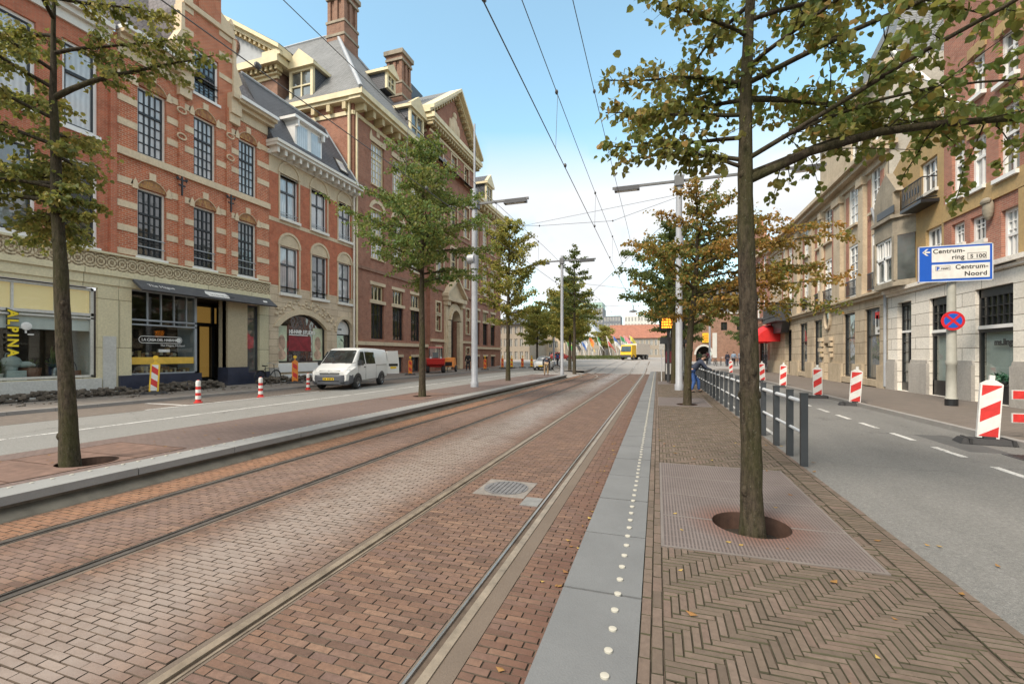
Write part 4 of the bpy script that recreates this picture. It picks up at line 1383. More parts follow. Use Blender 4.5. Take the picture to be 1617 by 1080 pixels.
mb = MB(); mb.tube([FL(YS - .1, zr1, -1.88), FL(YD0 - .7, zr1, -1.88)], .08, 6); mb.tube([FL(YD0 + .1, zr0, .5), FL(YD0 - .7, zr1, -1.88)], .07, 6)
mb.build('ridge_lead', M['lead'], Cb)
# wide white dormer
du0, du1 = Yp(463, XL), Yp(506, XL)
dz0, dz1 = ZCC + .75, ZCC + 2.5
mb = MB()
mb.fbox(FL, du0 + .02, du1 - .02, dz0, dz1, -1.8, .12); mb.fbox(FL, du0 - .25, du1 + .25, dz1, dz1 + .16, -2.4, .4)
for u in (du0, du1 - .13): mb.fprism(FL, [(u, dz1 - .4), (u + .13, dz1 - .4), (u + .13, dz1), (u, dz1)], .16, .36)
DO = mb.build('dormer', M['white'], Cb)
mid = (du0 + du1) / 2
for a_, b_ in ((du0 + .05, mid - .05), (mid + .05, du1 - .05)):
    p = MB(); p.fbox(FL, a_ + .12, b_ - .08, dz0 + .22, dz1 - .18, .11, .135); p.build('pane', M['g_curt_sky'], DO)
sk0, sk1 = Yp(533, XL), Yp(546, XL)
mb = MB()
def onroof(u, z, o): q = (z - zr0) / (zr1 - zr0); return FL(u, z, .5 - 2.4 * q + o)
zs0, zs1 = ZCC + .95, ZCC + 1.95
mb.loops([onroof(sk0, zs0, -.05), onroof(sk1, zs0, -.05), onroof(sk1, zs1, -.05), onroof(sk0, zs1, -.05)], [onroof(sk0, zs0, .1), onroof(sk1, zs0, .1), onroof(sk1, zs1, .1), onroof(sk0, zs1, .1)])
SK = mb.build('skylight', M['black'], Cb)
mb = MB()
mb.loops([onroof(sk0 + .1, zs0 + .12, .05), onroof(sk1 - .1, zs0 + .12, .05), onroof(sk1 - .1, zs1 - .1, .05), onroof(sk0 + .1, zs1 - .1, .05)], [onroof(sk0 + .1, zs0 + .12, .12), onroof(sk1 - .1, zs0 + .12, .12), onroof(sk1 - .1, zs1 - .1, .12), onroof(sk0 + .1, zs1 - .1, .12)])
mb.build('pane', M['g_blue'], SK)
# hair studio window
a, b, c, d = sh
mb = MB()
ar = arc(a + .06, b - .06, d - srise, srise - .05, 14)
poly = [(a + .06, c + .06)] + ar + [(b - .06, c + .06)]
mb.loops([FL(u, z, -.30) for u, z in poly], [FL(u, z, -.28) for u, z in poly])
M['studio'] = glassmat('hair studio glass', (.03, .022, .022))
fr_ = MB()
archring(fr_, FL, a + .09, b - .09, d - srise, srise - .09, .09, -.32, -.2, er=.09)
for q in ((a, a + .09, c, d - srise), (b - .09, b, c, d - srise), (a, b, c, c + .08)): fr_.fbox(FL, *q, -.32, -.2)
SH = fr_.build('shop_window', M['black'], Cb)
mb.build('pane', M['studio'], SH)
# two tall portrait posters behind the glass edges and the red counter wall
M['poster'] = mat('portrait poster colours', (.52, .36, .26), .5, var=.6, scale=2.6)
M['posterpale'] = mat('poster pale green', (.60, .64, .45), .5, var=.3, scale=2)
pl = MB()
for (x0, x1) in ((a + .1, a + .85), (b - .95, b - .1)):
    pl.fbox(FL, x0, x1, c + .1, d - srise + .1, -.276, -.27)
PO = pl.split('poster', M['posterpale'], SH)[0]
pl = MB()
for (x0, x1) in ((a + .1, a + .85), (b - .95, b - .1)):
    xm = (x0 + x1) / 2
    pl.ell(FL(xm, c + 1.15, -.262), (.012, .27, .48), 14, 9); pl.ell(FL(xm, c + .45, -.264), (.01, .33, .3), 12, 7)
pl.split('portrait', M['poster'], PO, 60)
pl = MB(); pl.fbox(FL, a + 1.0, b - 1.1, c + .7, c + 1.6, -.276, -.272); pl.build('red_panel', mat('red counter', (.25, .02, .03), .5, var=.5, scale=3), SH)
lb = MB(); textmesh(lb, 'HI-HAIR STUDIO', .30, basis(FL(a + 1.02, c + 1.75, -.268), (0, 1, 0), (0, 0, 1)), 0, .004, bold=.018, spacing=.94)
lb.fbox(FL, a + 1.02, b - 1.35, c + 1.63, c + 1.69, -.272, -.266)
lb.build('lettering', M['whitesheet'], SH)
pl = MB(); pl.fbox(FL, a - .05, b + .05, .62, c - .02, -.1, .08); pl.fbox(FL, a - .05, b + .05, .1, .48, -.1, .05); pl.split('sill_panel', M['white'], Cb)
pl = MB(); pl.fbox(FL, YS + .03, a - .06, .1, .9, -.05, .1); pl.fbox(FL, b + .06, sd[0] - .03, .1, .75, -.05, .09); pl.split('plinth', M['greyplinth'], Cb)
a, b, c, d = sd
r_ = (b - a) / 2
zpn = Zp(544, 528, XL)
mb = MB()
archring(mb, FL, a + .08, b - .08, d - r_, r_ - .08, .08, -.3, -.2)
for q in ((a, a + .08, c, d - r_), (b - .08, b, c, d - r_), (a + .08, b - .08, zpn - .08, zpn)): mb.fbox(FL, *q, -.3, -.2)
DD = mb.build('door', M['black'], Cb)
mb = MB(); mb.fbox(FL, a + .05, b - .05, c, zpn - .06, -.28, -.26); mb.build('pane', M['g_dark'], DD)
mb = MB(); archfill(mb, FL, a + .08, b - .08, d - r_, r_ - .08, -.27, -.25); mb.fbox(FL, a + .08, b - .08, zpn, d - r_, -.27, -.25); PA = mb.build('arch_panel', M['whitesheet'], DD)
lb = MB(); textmesh(lb, 'HI-HAIR', .16, basis(FL(a + .2, zpn + .28, -.246), (0, 1, 0), (0, 0, 1)), 0, .003, bold=.006); lb.build('lettering', M['black'], PA)
mb = MB(); mb.tube([FL(YD0 - .12, .3, .14), FL(YD0 - .12, ZCC + .1, .14)], .07, 8); mb.build('downpipe', M['whitest'], Cb)

# ------------------------------------------------------------------ D: the big institution
D = thing('institution_building', 'large brown brick public building with cream eaves, tall slate roofs and a stone portal', 'building', (XL, 42, .1))
PV0, PV1 = 36.95, 47.2
ZE = 19.6
cols1 = [(28.45, 30.1), (31.3, 32.9), (34.1, 35.7)]
cols3 = [(48.2, 49.9), (51.0, 52.6), (53.7, 55.3)]
def rowsD(cols):
    h = []
    for a, b in cols:
        h += [(a, b, 2.85, 5.55), (a + .05, b - .05, 5.8, 6.95), (a, b, 9.0, 12.7), (a, b, 14.6, 17.8), (a + .1, b - .1, .15, 1.45)]
    return h
h1, h3 = rowsD(cols1), rowsD(cols3)
FD = FX(XL, 1)
FDp = FX(XL + .35, 1)
FS = FY(YD0, -1)
mb = MB()
wall(mb, FD, YD0, PV0, .1, ZE, h1, .3); wall(mb, FD, PV1, YE, .1, ZE, h3, .3)
# side wall over the neighbour, back and far end
wall(mb, FS, -46, XL, .1, ZE, (), 0)
mb.face([(XL, YE, .1), (XL, YE, ZE), (-46, YE, ZE), (-46, YE, .1)])
pw = []
for a, b in ((38.1, 39.0), (45.1, 46.0)): pw += [(a, b, 4.0, 5.4), (a, b, 5.7, 6.7), (a, b, .6, 2.4)]
for a, b in ((38.2, 39.6), (41.3, 42.8), (44.5, 45.9)): pw += [(a, b, 9.0, 12.7), (a, b, 14.6, 18.0), (a + .15, b - .15, 20.4, 22.3)]
port = (40.7, 42.75, .15, 6.2)
wall(mb, FDp, PV0, PV1, .1, 23.2, pw + [port], .4)
mb.face([(XL + .35, PV0, .1), (XL + .35, PV0, 23.2), (-30, PV0, 23.2), (-30, PV0, .1)])
mb.face([(XL + .35, PV1, .1), (XL + .35, PV1, 23.2), (-30, PV1, 23.2), (-30, PV1, .1)])
mb.fprism(FDp, [(PV0, 23.9), (PV1, 23.9), ((PV0 + PV1) / 2, 28.2)], -.3, -.02)
mb.build('wall', M['brickD'], D)
for (a, b, c, d) in h1 + h3:
    if d < 1.6: window(D, FD, a, b, c, d, .2, 'darkgrey', 'g_dark', 3, (), None, .06, .05, sill=None)
    elif d < 5.6: window(D, FD, a, b, c, d, .2, 'black', 'g_dark', 3, (.7,), None, .06, .04)
    elif d < 7: window(D, FD, a, b, c, d, .2, 'yellowpaint', 'g_dark', 3, (), None, .08, .10)
    else: window(D, FD, a, b, c, d, .2, 'yellowpaint', random.choice(['g_blue', 'g_curt_sky', 'g_mid']), 4, (.18, .36, .54, .8), None, .09, .045, split=.66, sill='cream', sill_o=.12)
for (a, b, c, d) in pw: window(D, FDp, a, b, c, d, .25, 'yellowpaint', 'g_dark' if d < 8 else random.choice(['g_mid', 'g_blue']), 2, (.5,), None, .08, .05, split=.66, sill='cream', sill_o=.1)
# stone trim
mb = MB()
for a, b, c, d in h1 + h3:
    if d > 13: 
        mb.fbox(FD, a - .2, b + .2, d, d + .38, -.02, .05); mb.fprism(FD, [(a - .2, d + .38), (a + .1, d + .38), (a - .05, d + .85)], -.02, .05); mb.fprism(FD, [(b - .1, d + .38), (b + .2, d + .38), (b + .05, d + .85)], -.02, .05)
        um = (a + b) / 2; mb.fbox(FD, um - .18, um + .18, d + .55, d + 1.0, -.02, .05)
    elif 8 < d < 13: archring(mb, FD, a, b, d, .55, .28, -.02, .05); mb.fbox(FD, a - .2, b + .2, d, d + .12, -.02, .04)
    elif 5.6 < d < 7: mb.fbox(FD, a - .25, b + .25, 5.55, 5.8, -.02, .06); mb.fbox(FD, a - .2, b + .2, d, d + .25, -.02, .05)
    elif d < 1.6: mb.fbox(FD, a - .1, b + .1, d, d + .22, -.02, .05)
for u0, u1 in ((YD0 + .02, PV0 - .01), (PV1 + .01, YE)):
    mb.fbox(FD, u0, u1, 2.35, 2.62, -.02, .2)
mb.fbox(FDp, PV0, 40.0, 2.9, 3.15, -.02, .15); mb.fbox(FDp, 43.5, PV1, 2.9, 3.15, -.02, .15)
for a, b, c, d in pw:
    o_ = .06
    for q in ((a - .16, a, c - .1, d + .16), (b, b + .16, c - .1, d + .16), (a, b, d, d + .16)): mb.fbox(FDp, *q, -.02, o_)
# portal: rusticated arch, columns, pediment
a, b = port[0], port[1]
R_ = (b - a) / 2
spandrel(mb, FDp, a, b, 6.2 - R_, R_, 6.202, -.4, -.002)
for k in range(4): archring(mb, FDp, a, b, 6.2 - R_, R_, .28 + .22 * k, -.35, .45 - .1 * k) if k == 0 else None
archring(mb, FDp, a - .28, b + .28, 6.2 - R_, R_ + .28, .45, -.02, .3, n=13)
for i in range(9):
    z = .15 + i * .55
    for s_, x in ((-1, a), (1, b)):
        e = .62 if i % 2 else .75
        mb.fbox(FDp, *(sorted((x, x + s_ * e))), z, z + .53, -.02, .34)
for x in (39.75, 43.25): mb.fbox(FDp, x - .0, x + .5, .15, 7.0, -.02, .25); mb.fbox(FDp, x - .1, x + .6, 6.6, 7.05, -.02, .5)
mb.fbox(FDp, 39.5, 43.95, 7.05, 7.45, -.02, .65)
mb.fprism(FDp, [(39.4, 7.45), (44.05, 7.45), (41.72, 9.2)], -.02, .3)
for p, q in (((39.35, 7.45), (41.72, 9.35)), ((44.1, 7.45), (41.72, 9.35))):
    mb.loops([FDp(p[0], p[1], -.02), FDp(p[0], p[1] + .3, -.02), FDp(q[0], q[1] + .25, -.02), FDp(q[0], q[1] - .05, -.02)], [FDp(p[0], p[1], .7), FDp(p[0], p[1] + .3, .7), FDp(q[0], q[1] + .25, .7), FDp(q[0], q[1] - .05, .7)])
# coat of arms in the big pediment
cY = (PV0 + PV1) / 2
mb.ell(FDp(cY, 25.4, 0), (.25, .75, 1.0), 12, 8); mb.ell(FDp(cY, 26.5, .05), (.2, .4, .35), 10, 6)
for s_ in (-1, 1): mb.ell(FDp(cY + s_ * .9, 25.1, 0), (.2, .35, .8), 10, 6)
mb.split('stone_trim', M['cream'], D)
mb = MB()
mb.fbox(FDp, a, b, .15, 4.5, -.6, -.5); mb.fbox(FDp, a, b, 4.5, 6.2, -.62, -.52); 
DD = mb.build('entrance_door', M['black'], D)
for k in range(3):
    p = MB(); p.fbox(FDp, a + .15 + k * .62, a + .7 + k * .62, 4.7, 5.9, -.52, -.5); p.build('pane', M['g_mid'], DD)
# band lines
mb = MB()
for z in (7.9, 13.9):
    for u0, u1 in ((YD0 + .02, PV0 - .01), (PV1 + .01, YE)): mb.fbox(FD, u0, u1, z, z + .22, -.02, .12)
    mb.fbox(FDp, PV0 - .02, PV1 + .02, z, z + .22, -.02, .12)
mb.split('string_course', M['brickG'], D)
# eaves with big brackets (cream yellow)
mb = MB(); m2 = MB()
EO = 1.05
for fr, u0, u1 in ((FD, YD0 - .5, PV0 - .01), (FD, PV1 + .01, YE + EO)):
    mb.fbox(fr, u0, u1, ZE - .1, ZE + .12, -.02, EO - .1); mb.fbox(fr, u0 - .1, u1, ZE + .12, ZE + .5, -.02, EO + .1)
    mb.fbox(fr, u0 + (.5 if u0 < PV0 - 5 else 0), u1 - (EO if u1 > PV1 + 5 else 0), ZE - .9, ZE - .62, -.02, .08)
    modillions(m2, fr, max(u0, YD0) + .3, min(u1, YE) - .3, ZE - .62, ZE - .1, .0, .78, 1.05, .3)
FSx = FS
mb.fbox(FS, -46, XL - .02, ZE - .105, ZE + .115, .0, .45); mb.fbox(FS, -46, XL - .02, ZE + .115, ZE + .495, .0, .6); mb.fbox(FS, -46, XL, ZE - .9, ZE - .62, -.02, .08)
modillions(m2, FS, -44, XL - .5, ZE - .62, ZE - .11, 0, .42, 1.3, .3)
# pavilion cornice and pediment
mb.fbox(FDp, PV0 - .6, PV1 + .6, 23.2, 23.42, -.5, .7); mb.fbox(FDp, PV0 - .75, PV1 + .75, 23.42, 23.85, -.5, .85)
mb.fbox(FDp, PV0 - .1, PV1 + .1, 22.5, 22.72, -.02, .1)
modillions(m2, FDp, PV0 - .4, PV1 + .4, 22.9, 23.2, .0, .55, .5, .22)
FPs = FY(PV0, -1)
mb.fbox(FPs, -30, XL - .2, 23.2, 23.41, .0, .6); mb.fbox(FPs, -30, XL - .2, 23.41, 23.84, .0, .75); mb.fbox(FPs, -30, XL, 22.5, 22.72, .0, .1)
modillions(m2, FPs, -29.5, XL - .2, 22.9, 23.2, .0, .5, .55, .22)
for p, q in (((PV0 - .9, 23.85), (cY, 28.6)), ((PV1 + .9, 23.85), (cY, 28.6))):
    for k, (t0, t1, oo) in enumerate(((0, .3, .5), (.3, .62, .9))):
        A_ = [FDp(p[0], p[1] + t0, -.5), FDp(p[0], p[1] + t1, -.5), FDp(q[0], q[1] + t1, -.5), FDp(q[0], q[1] + t0, -.5)]
        B_ = [FDp(p[0], p[1] + t0, oo), FDp(p[0], p[1] + t1, oo), FDp(q[0], q[1] + t1, oo), FDp(q[0], q[1] + t0, oo)]
        mb.loops(A_, B_)
    for i in range(1, 12):
        u = p[0] + (q[0] - p[0]) * i / 12; z = p[1] + (q[1] - p[1]) * i / 12
        m2.fbox(FDp, u - .11, u + .11, z - .28, z, -.02, .42)
EV = mb.build('eaves', M['yellowpaint'], D)
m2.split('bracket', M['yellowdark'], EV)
mb = MB(); mb.tube([FS(XL - .25, 12.0, .16), FS(XL - .25, ZE - .1, .16)], .1, 8); mb.tube([FD(YD0 + .2, .3, .13), FD(YD0 + .2, ZE - .7, .13)], .08, 8); mb.split('downpipe', M['yellowpaint'], D)
# roofs
mb = MB()
ex, ys0, ys1, yr, zr, xr = XL + EO, YD0 - .6, PV0 + 3.5, 33.6, 31.0, -27.9
ze = ZE + .5
mb.face([(ex, ys0, ze), (xr, yr, zr), (-46, yr, zr), (-46, ys0, ze)])
mb.face([(ex, ys0, ze), (ex, ys1, ze), (xr, yr, zr)])
mb.face([(ex, ys1, ze), (-46, ys1, ze), (-46, yr, zr), (xr, yr, zr)])
mb.face([(ex, ys1 - 2, ze), (ex, YE + EO, ze), (-27.5, YE - 6, 28), (-27.5, ys1 - 2, 28)])
mb.face([(ex, YE + EO, ze), (-27.5, YE - 6, 28), (-46, YE - 6, 28), (-46, YE + EO, ze)])
# pavilion gable roof
rr0, rr1 = XL + 1.2, -31
mb.face([(rr0, PV0 - .9, 24.45), (rr0, cY, 29.2), (rr1, cY, 29.2), (rr1, PV0 - .9, 24.45)]); mb.face([(rr0, PV1 + .9, 24.45), (rr0, cY, 29.2), (rr1, cY, 29.2), (rr1, PV1 + .9, 24.45)])
mb.build('roof', M['slate'], D)
mb = MB()
mb.tube([(ex, ys0, ze + .05), (xr, yr, zr + .05)], .16, 6); mb.tube([(ex, ys1, ze + .05), (xr, yr, zr + .05)], .14, 6); mb.tube([(xr, yr, zr), (-46, yr, zr)], .14, 6)
mb.split('ridge_lead', M['lead'], D)
# chimneys
def chimney(x, y, z0, z1, w, parent, nm='chimney'):
    b = MB()
    b.box(x - w, x + w, y - w, y + w, z0, z1 - 3.0)
    b.box(x - w * .8, x + w * .8, y - w * .8, y + w * .8, z1 - 3.0, z1 - .9)
    b.box(x - w, x + w, y - w, y + w, z1 - .9, z1 - .4)
    for sx in (-1, 0, 1):
        for sy in (-1, 0, 1):
            if sx or sy: b.box(x + sx * w * .78 - w * .17, x + sx * w * .78 + w * .17, y + sy * w * .78 - w * .17, y + sy * w * .78 + w * .17, z1 - 2.9, z1 - 1)
    o = b.build(nm, M['brickG'], parent)
    b = MB()
    for q in (z1 - 3.1, z1 - .95, z1 - 4.3): b.box(x - w * 1.07, x + w * 1.07, y - w * 1.07, y + w * 1.07, q, q + .22)
    b.box(x - w * 1.2, x + w * 1.2, y - w * 1.2, y + w * 1.2, z1 - .4, z1)
    b.split('stone_ring', M['soot'], o)
chimney(Xp(541, 33.6), 33.6, 26, 34.3, .95, D)
chimney(-23.4, Yp(630, -23.4), 21, Zp(630, 90, -23.4), .85, D)
# dormers
def dormer(fr, u0, u1, z0, z1, back, parent, ap=.9, side='slatedark'):
    m_ = MB()
    for q in ((u0, u0 + .22, z0, z1), (u1 - .22, u1, z0, z1), (u0 + .22, u1 - .22, z0, z0 + .2), (u0 + .22, u1 - .22, z1 - .2, z1)): m_.fbox(fr, *q, -.15, .08)
    um = (u0 + u1) / 2
    m_.fbox(fr, um - .05, um + .05, z0 + .2, z1 - .2, -.12, .04); m_.fbox(fr, u0 + .22, u1 - .22, z0 + (z1 - z0) * .5, z0 + (z1 - z0) * .5 + .1, -.115, .035)
    m_.fbox(fr, u0 - .25, u1 + .25, z1, z1 + .25, -back, .3)
    m_.fprism(fr, [(u0 - .28, z1 + .25), (u1 + .28, z1 + .25), (um, z1 + .25 + ap)], -.1, .28)
    o = m_.build('dormer', M['yellowpaint'], parent)
    p_ = MB(); p_.fbox(fr, u0 + .1, u1 - .1, z0 + .1, z1 - .1, -.1, -.06); p_.build('pane', M['g_mid'], o)
    p_ = MB(); p_.fbox(fr, u0 + .03, u1 - .03, z0, z1 - .01, -back, -.16)
    p_.loops([fr(u0 - .2, z1 + .26, -.12), fr(u1 + .2, z1 + .26, -.12), fr(um, z1 + .2 + ap, -.12)], [fr(u0 - .2, z1 + .26, -back), fr(u1 + .2, z1 + .26, -back), fr(um, z1 + .2 + ap, -back)])
    p_.build('cheek', M[side], o)
Yd = 26.2
dormer(FY(Yd, -1), Xp(458, Yd), Xp(495, Yd), ZE + .5, Zy(475, 110, Yd), 4, D, 1.1)
dormer(FX(XL + .2, 1), 33.6, 35.9, ZE + .5, ZE + 3.4, 4, D, 1.2)
dormer(FX(-22.5, 1), 33.4, 34.7, 25.0, 26.4, 2.5, D, .7)
dormer(FX(XL + .2, 1), 51.5, 53.6, ZE + .5, ZE + 3.4, 4, D, 1.2)
mb = MB(); mb.box(-26.2, -24.6, 41.0, 43.4, 28.4, 30.2); mb.build('roof_vent', M['darkgrey'], D)

# rear wing of D with its own pediment, seen over the gabled house
WY = 25.7
FW = FY(WY, -1)
WG = thing('rear_wing', 'brown brick rear wing with round window pediment rising behind the gabled house', 'building', (-31, WY + 4, .1))
wx1 = Xp(438, 25.7); wx0 = 2 * Xp(352, 25.7) - wx1
wz = Zy(438, 100, 25.7) - 1.05
mb = MB()
hw = [(Xp(374, WY), Xp(381, WY), Zy(378, 148, WY), Zy(378, 132, WY)), (Xp(399, WY), Xp(413, WY), Zy(406, 148, WY), Zy(406, 127, WY))]
wall(mb, FW, wx0, wx1, .1, wz, hw, .25)
mb.face([(wx1, WY, .1), (wx1, WY, wz + 1.1), (wx1, WY + 2.6, wz + 1.1), (wx1, WY + 2.6, .1)])
mb.build('wall', M['brickG'], WG)
for w in hw: window(WG, FW, *w, .16, 'white', 'g_mid', 2, (.5,), None, .08, .04)
mb = MB()
for a, b, c, d in hw:
    mb.fbox(FW, a - .25, b + .25, d, d + .45, -.02, .05)
    for x in (a - .2, b + .2): mb.fbox(FW, x - .1, x + .1, d + .45, d + .85, -.02, .05)
mb.split('lintel', M['band'], WG)
mb = MB(); m2 = MB()
xc = (wx0 + wx1) / 2; za = Zy(352, 30, WY) - .5
xc = Xp(352, WY)
wx0b = 2 * xc - wx1
mb.fbox(FW, wx0b - .8, wx1 + .8, wz + .6, wz + 1.1, -.3, .8); mb.fbox(FW, wx0b, wx1 + .1, wz - .1, wz + .12, -.1, .1)
mb.box(wx1, wx1 + .79, WY + .02, WY + .95, wz + .602, wz + 1.098); mb.box(wx1 + .2, wx1 + .93, WY - .6, WY + 4.5, wz + 1.1, wz + 1.72)
modillions(m2, FW, wx0b, wx1 + .4, wz + .25, wz + .6, .0, .55, .45, .2)
mb.fbox(FW, wx0b - .3, wx1 + .3, wz + .12, wz + .25, -.1, .3)
for p in (wx0b - 1.0, wx1 + 1.0):
    q = (xc, za)
    for t0, t1, oo in ((0, .3, .5), (.3, .6, .9)):
        A_ = [FW(p, wz + 1.1 + t0, -.3), FW(p, wz + 1.1 + t1, -.3), FW(q[0], q[1] + t1, -.3), FW(q[0], q[1] + t0, -.3)]
        B_ = [FW(p, wz + 1.1 + t0, oo), FW(p, wz + 1.1 + t1, oo), FW(q[0], q[1] + t1, oo), FW(q[0], q[1] + t0, oo)]
        mb.loops(A_, B_)
    for i in range(1, 14):
        u = p + (q[0] - p) * i / 14; z = wz + 1.1 + (q[1] - wz - 1.1) * i / 14
        m2.fbox(FW, u - .1, u + .1, z - .25, z, -.02, .42)
mb.fbox(FW, wx1 - .7, wx1 + .96, wz + 1.11, wz + 1.5, -.3, .72)
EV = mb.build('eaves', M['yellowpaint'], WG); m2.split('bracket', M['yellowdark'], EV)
mb = MB(); mb.fprism(FW, [(wx0b - .9, wz + 1.1), (wx1 + .9, wz + 1.1), (xc, za + .1)], -.4, -.02); mb.build('tympanum', M['lead'], WG)
rx, rz_ = Xp(367, WY), Zy(367, 77, WY)
mb = MB()
for i in range(16):
    q0, q1 = 2 * math.pi * i / 16, 2 * math.pi * (i + 1) / 16
    mb.tube([FW(rx + .62 * math.cos(q0), rz_ + .62 * math.sin(q0), .04), FW(rx + .62 * math.cos(q1), rz_ + .62 * math.sin(q1), .04)], .13, 6)
RW = mb.build('round_window', M['brickG'], WG)
mb = MB(); mb.fprism(FW, [(rx + .58 * math.cos(2 * math.pi * i / 16), rz_ + .58 * math.sin(2 * math.pi * i / 16)) for i in range(16)], -.02, .03); mb.build('pane', M['g_curt_sky'], RW)
mb = MB(); mb.face([(wx0b - 1, WY - .8, wz + 1.75), (xc, WY - .8, za + .62), (xc, WY + 12, za + .62), (wx0b - 1, WY + 12, wz + 1.75)]); mb.face([(wx1 + 1, WY - .8, wz + 1.75), (xc, WY - .8, za + .62), (xc, WY + 12, za + .62), (wx1 + 1, WY + 12, wz + 1.75)]); mb.build('roof', M['slate'], WG)
# ================================================================== RIGHT SIDE OF THE STREET
XR = 9.8
FR = FX(XR, -1)
def Rr(*a, **k): return rect(XR, *a, **k)
YM, YW, YT = 20.0, Yp(1402, XR), 46.0          # main part / low part with the bay / tan building end
E = thing('shop_house', 'red brick and ochre house over white stone shop fronts', 'house', (XR, 19, .1))
door = Rr(1417, 1439, 479, 614, ref=1417); door = (door[0], door[1], .12, door[3])
s2 = Rr(1467.6, 1509, 472, 615, ref=1468)
s3 = Rr(1540, 1600, 458, 624, ref=1540)
s2 = (s2[0], s2[1], .12, s2[3]); s3 = (s3[0], s3[1], .12, s3[3])
zc0 = Zp(1402, 461, XR)
mb = MB()
s4 = (13.0, 15.6, .12, s3[3]); s5 = (8.6, 11.6, .12, s3[3])
wall(mb, FR, 3.0, YW, .1, zc0 - .12, [door, s2, s3, s4, s5], .26)
mb.build('stone_base', M['whiteblk'], E)
mb = MB()
mb.fbox(FR, 3.0, YW + .05, zc0 - .12, zc0 + .02, -.05, .22); mb.fbox(FR, 3.0, YW + .05, zc0 - .25, zc0 - .12, -.02, .10)
# piers with rounded corners carried down to grey bases
mb.build('ledge', M['whitest'], E)
mb = MB()
edges = sorted([YW, door[1], door[0], s2[1], s2[0], s3[1], s3[0], s4[1], s4[0], s5[1], s5[0], 3.0])
for i in range(0, len(edges) - 1):
    a, b = edges[i], edges[i + 1]
    mid = (a + b) / 2
    if any(h[0] < mid < h[1] for h in (door, s2, s3, s4, s5)): continue
    mb.fbox(FR, a + .01, b - .01, .1, 1.28, -.3, .10)
    mb.fprism(FR, [(a + .01, 1.28), (b - .01, 1.28), (b - .06, 1.42), (a + .06, 1.42)], -.05, .06)
mb.split('plinth', M['greyplinth'], E)
def shop(P, q, label, ups, pm='interior_w', zt=None, kick=.55):
    a, b, c, d = q
    zt = Zp(1540, 519, XR)
    m_ = MB()
    for z in ((a, a + .09, c, d), (b - .09, b, c, d), (a, b, d - .28, d), (a, b, c, c + kick), (a + .09, b - .09, zt - .14, zt - .03)): m_.fbox(FR, *z, -.2, -.1)
    for i in range(1, ups):
        x = a + .09 + (b - a - .18) * i / ups
        m_.fbox(FR, x - .022, x + .022, zt + .08, d - .28, -.19, -.11)
    for k in (1, 2): 
        z = zt + .08 + (d - .28 - zt - .08) * k / 3
        m_.fbox(FR, a + .09, b - .09, z - .018, z + .018, -.185, -.115)
    o = m_.build('shop_window', M['black'], P)
    m_ = MB(); m_.fbox(FR, a - .02, b + .02, zt - .03, zt + .08, -.2, -.06); m_.build('transom', M['white'], o)
    m_ = MB(); m_.fbox(FR, a + .05, b - .05, c + kick - .02, d - .2, -.16, -.145); m_.build('pane', M['clear'], o)
    m_ = MB(); m_.fbox(FR, a + .12, b - .12, c + kick, zt - .1, -.235, -.22); m_.build('pale_blind', M[pm], o)
    m_ = MB(); m_.face([FR(a, c, -1.3), FR(b, c, -1.3), FR(b, d, -1.3), FR(a, d, -1.3)]); m_.fbox(FR, a, b, zt + .08, d - .2, -.22, -.2, 1); m_.build('interior', [M['interior'], M['g_mid']], P)
    return o
S2 = shop(E, s2, '', 5)
S3 = shop(E, s3, '', 6)
S4 = shop(E, s4, '', 6)
S5 = shop(E, s5, '', 6)
lb = MB()
u = Yp(1561, XR)
textmesh(lb, 'ms.lingerie', .27, basis(FR(u, Zp(1561, 545, XR), -.14), (0, -1, 0), (0, 0, 1)), 0, .003, bold=.01)
lb.build('lettering', M['black'], S3)
lb = MB()
u = Yp(1484, XR)
textmesh(lb, 'Yv', .42, basis(FR(u, Zp(1484, 549, XR), -.14), (0, -.94, -.34), (0, -.34, .94)), 0, .003)
lb.build('lettering', M['black'], S2)
# dark goods on the sill of the lingerie shop
t = thing('plant_bowl', 'dark green plant arrangement on the sill of the right shop window', 'plant', FR(Yp(1578, XR), .68, -.03))
b0 = FR(Yp(1578, XR), .68, -.03)
mb = MB(); mb.ell((b0[0], b0[1], b0[2] + .1), (.07, .3, .1)); mb.build('bowl', M['black'], t, smooth=60)
mb = MB()
for i in range(120):
    a = ru(0, 6.28); r = ru(.05, .45); h = ru(.12, .42) * (1 - r)
    x, y, z = b0[0] + .12 * r * math.cos(a), b0[1] + r * math.sin(a), b0[2] + h
    mb.face([(x, y, z), (x + ru(-.1, .1), y + ru(-.1, .1), z + .08), (x + ru(-.1, .1), y + ru(-.1, .1), z)])
mb.build('foliage', mat('glossy dark leaf', (.03, .11, .055), .4, var=.5, scale=9), t)
mb = MB()
a, b, c, d = door
for z in ((a, a + .08, c, d), (b - .08, b, c, d), (a, b, d - .15, d), (a + .08, b - .08, 2.55, 2.63), (a + .5, a + .58, c, 2.55), (a + .08, b - .08, c, c + .35)): mb.fbox(FR, *z, -.26, -.16)
for k in range(1, 5): mb.fbox(FR, a + .58, b - .08, c + .35 + k * .42, c + .38 + k * .42, -.24, -.18)
for k in range(1, 3): mb.fbox(FR, a + (b - a) * k / 3 - .02, a + (b - a) * k / 3 + .02, 2.63, d - .15, -.24, -.18)
for k in range(1, 3): mb.fbox(FR, a + .08, b - .08, 2.63 + k * .45, 2.66 + k * .45, -.24, -.18)
DR = mb.build('door', M['black'], E)
mb = MB(); mb.fbox(FR, a + .05, b - .05, c + .2, d - .1, -.23, -.215); mb.build('pane', M['g_mid'], DR)
mb = MB(); mb.fbox(FR, a + .08, b - .08, 2.55, 2.64, -.26, -.12); mb.build('transom', M['white'], DR)

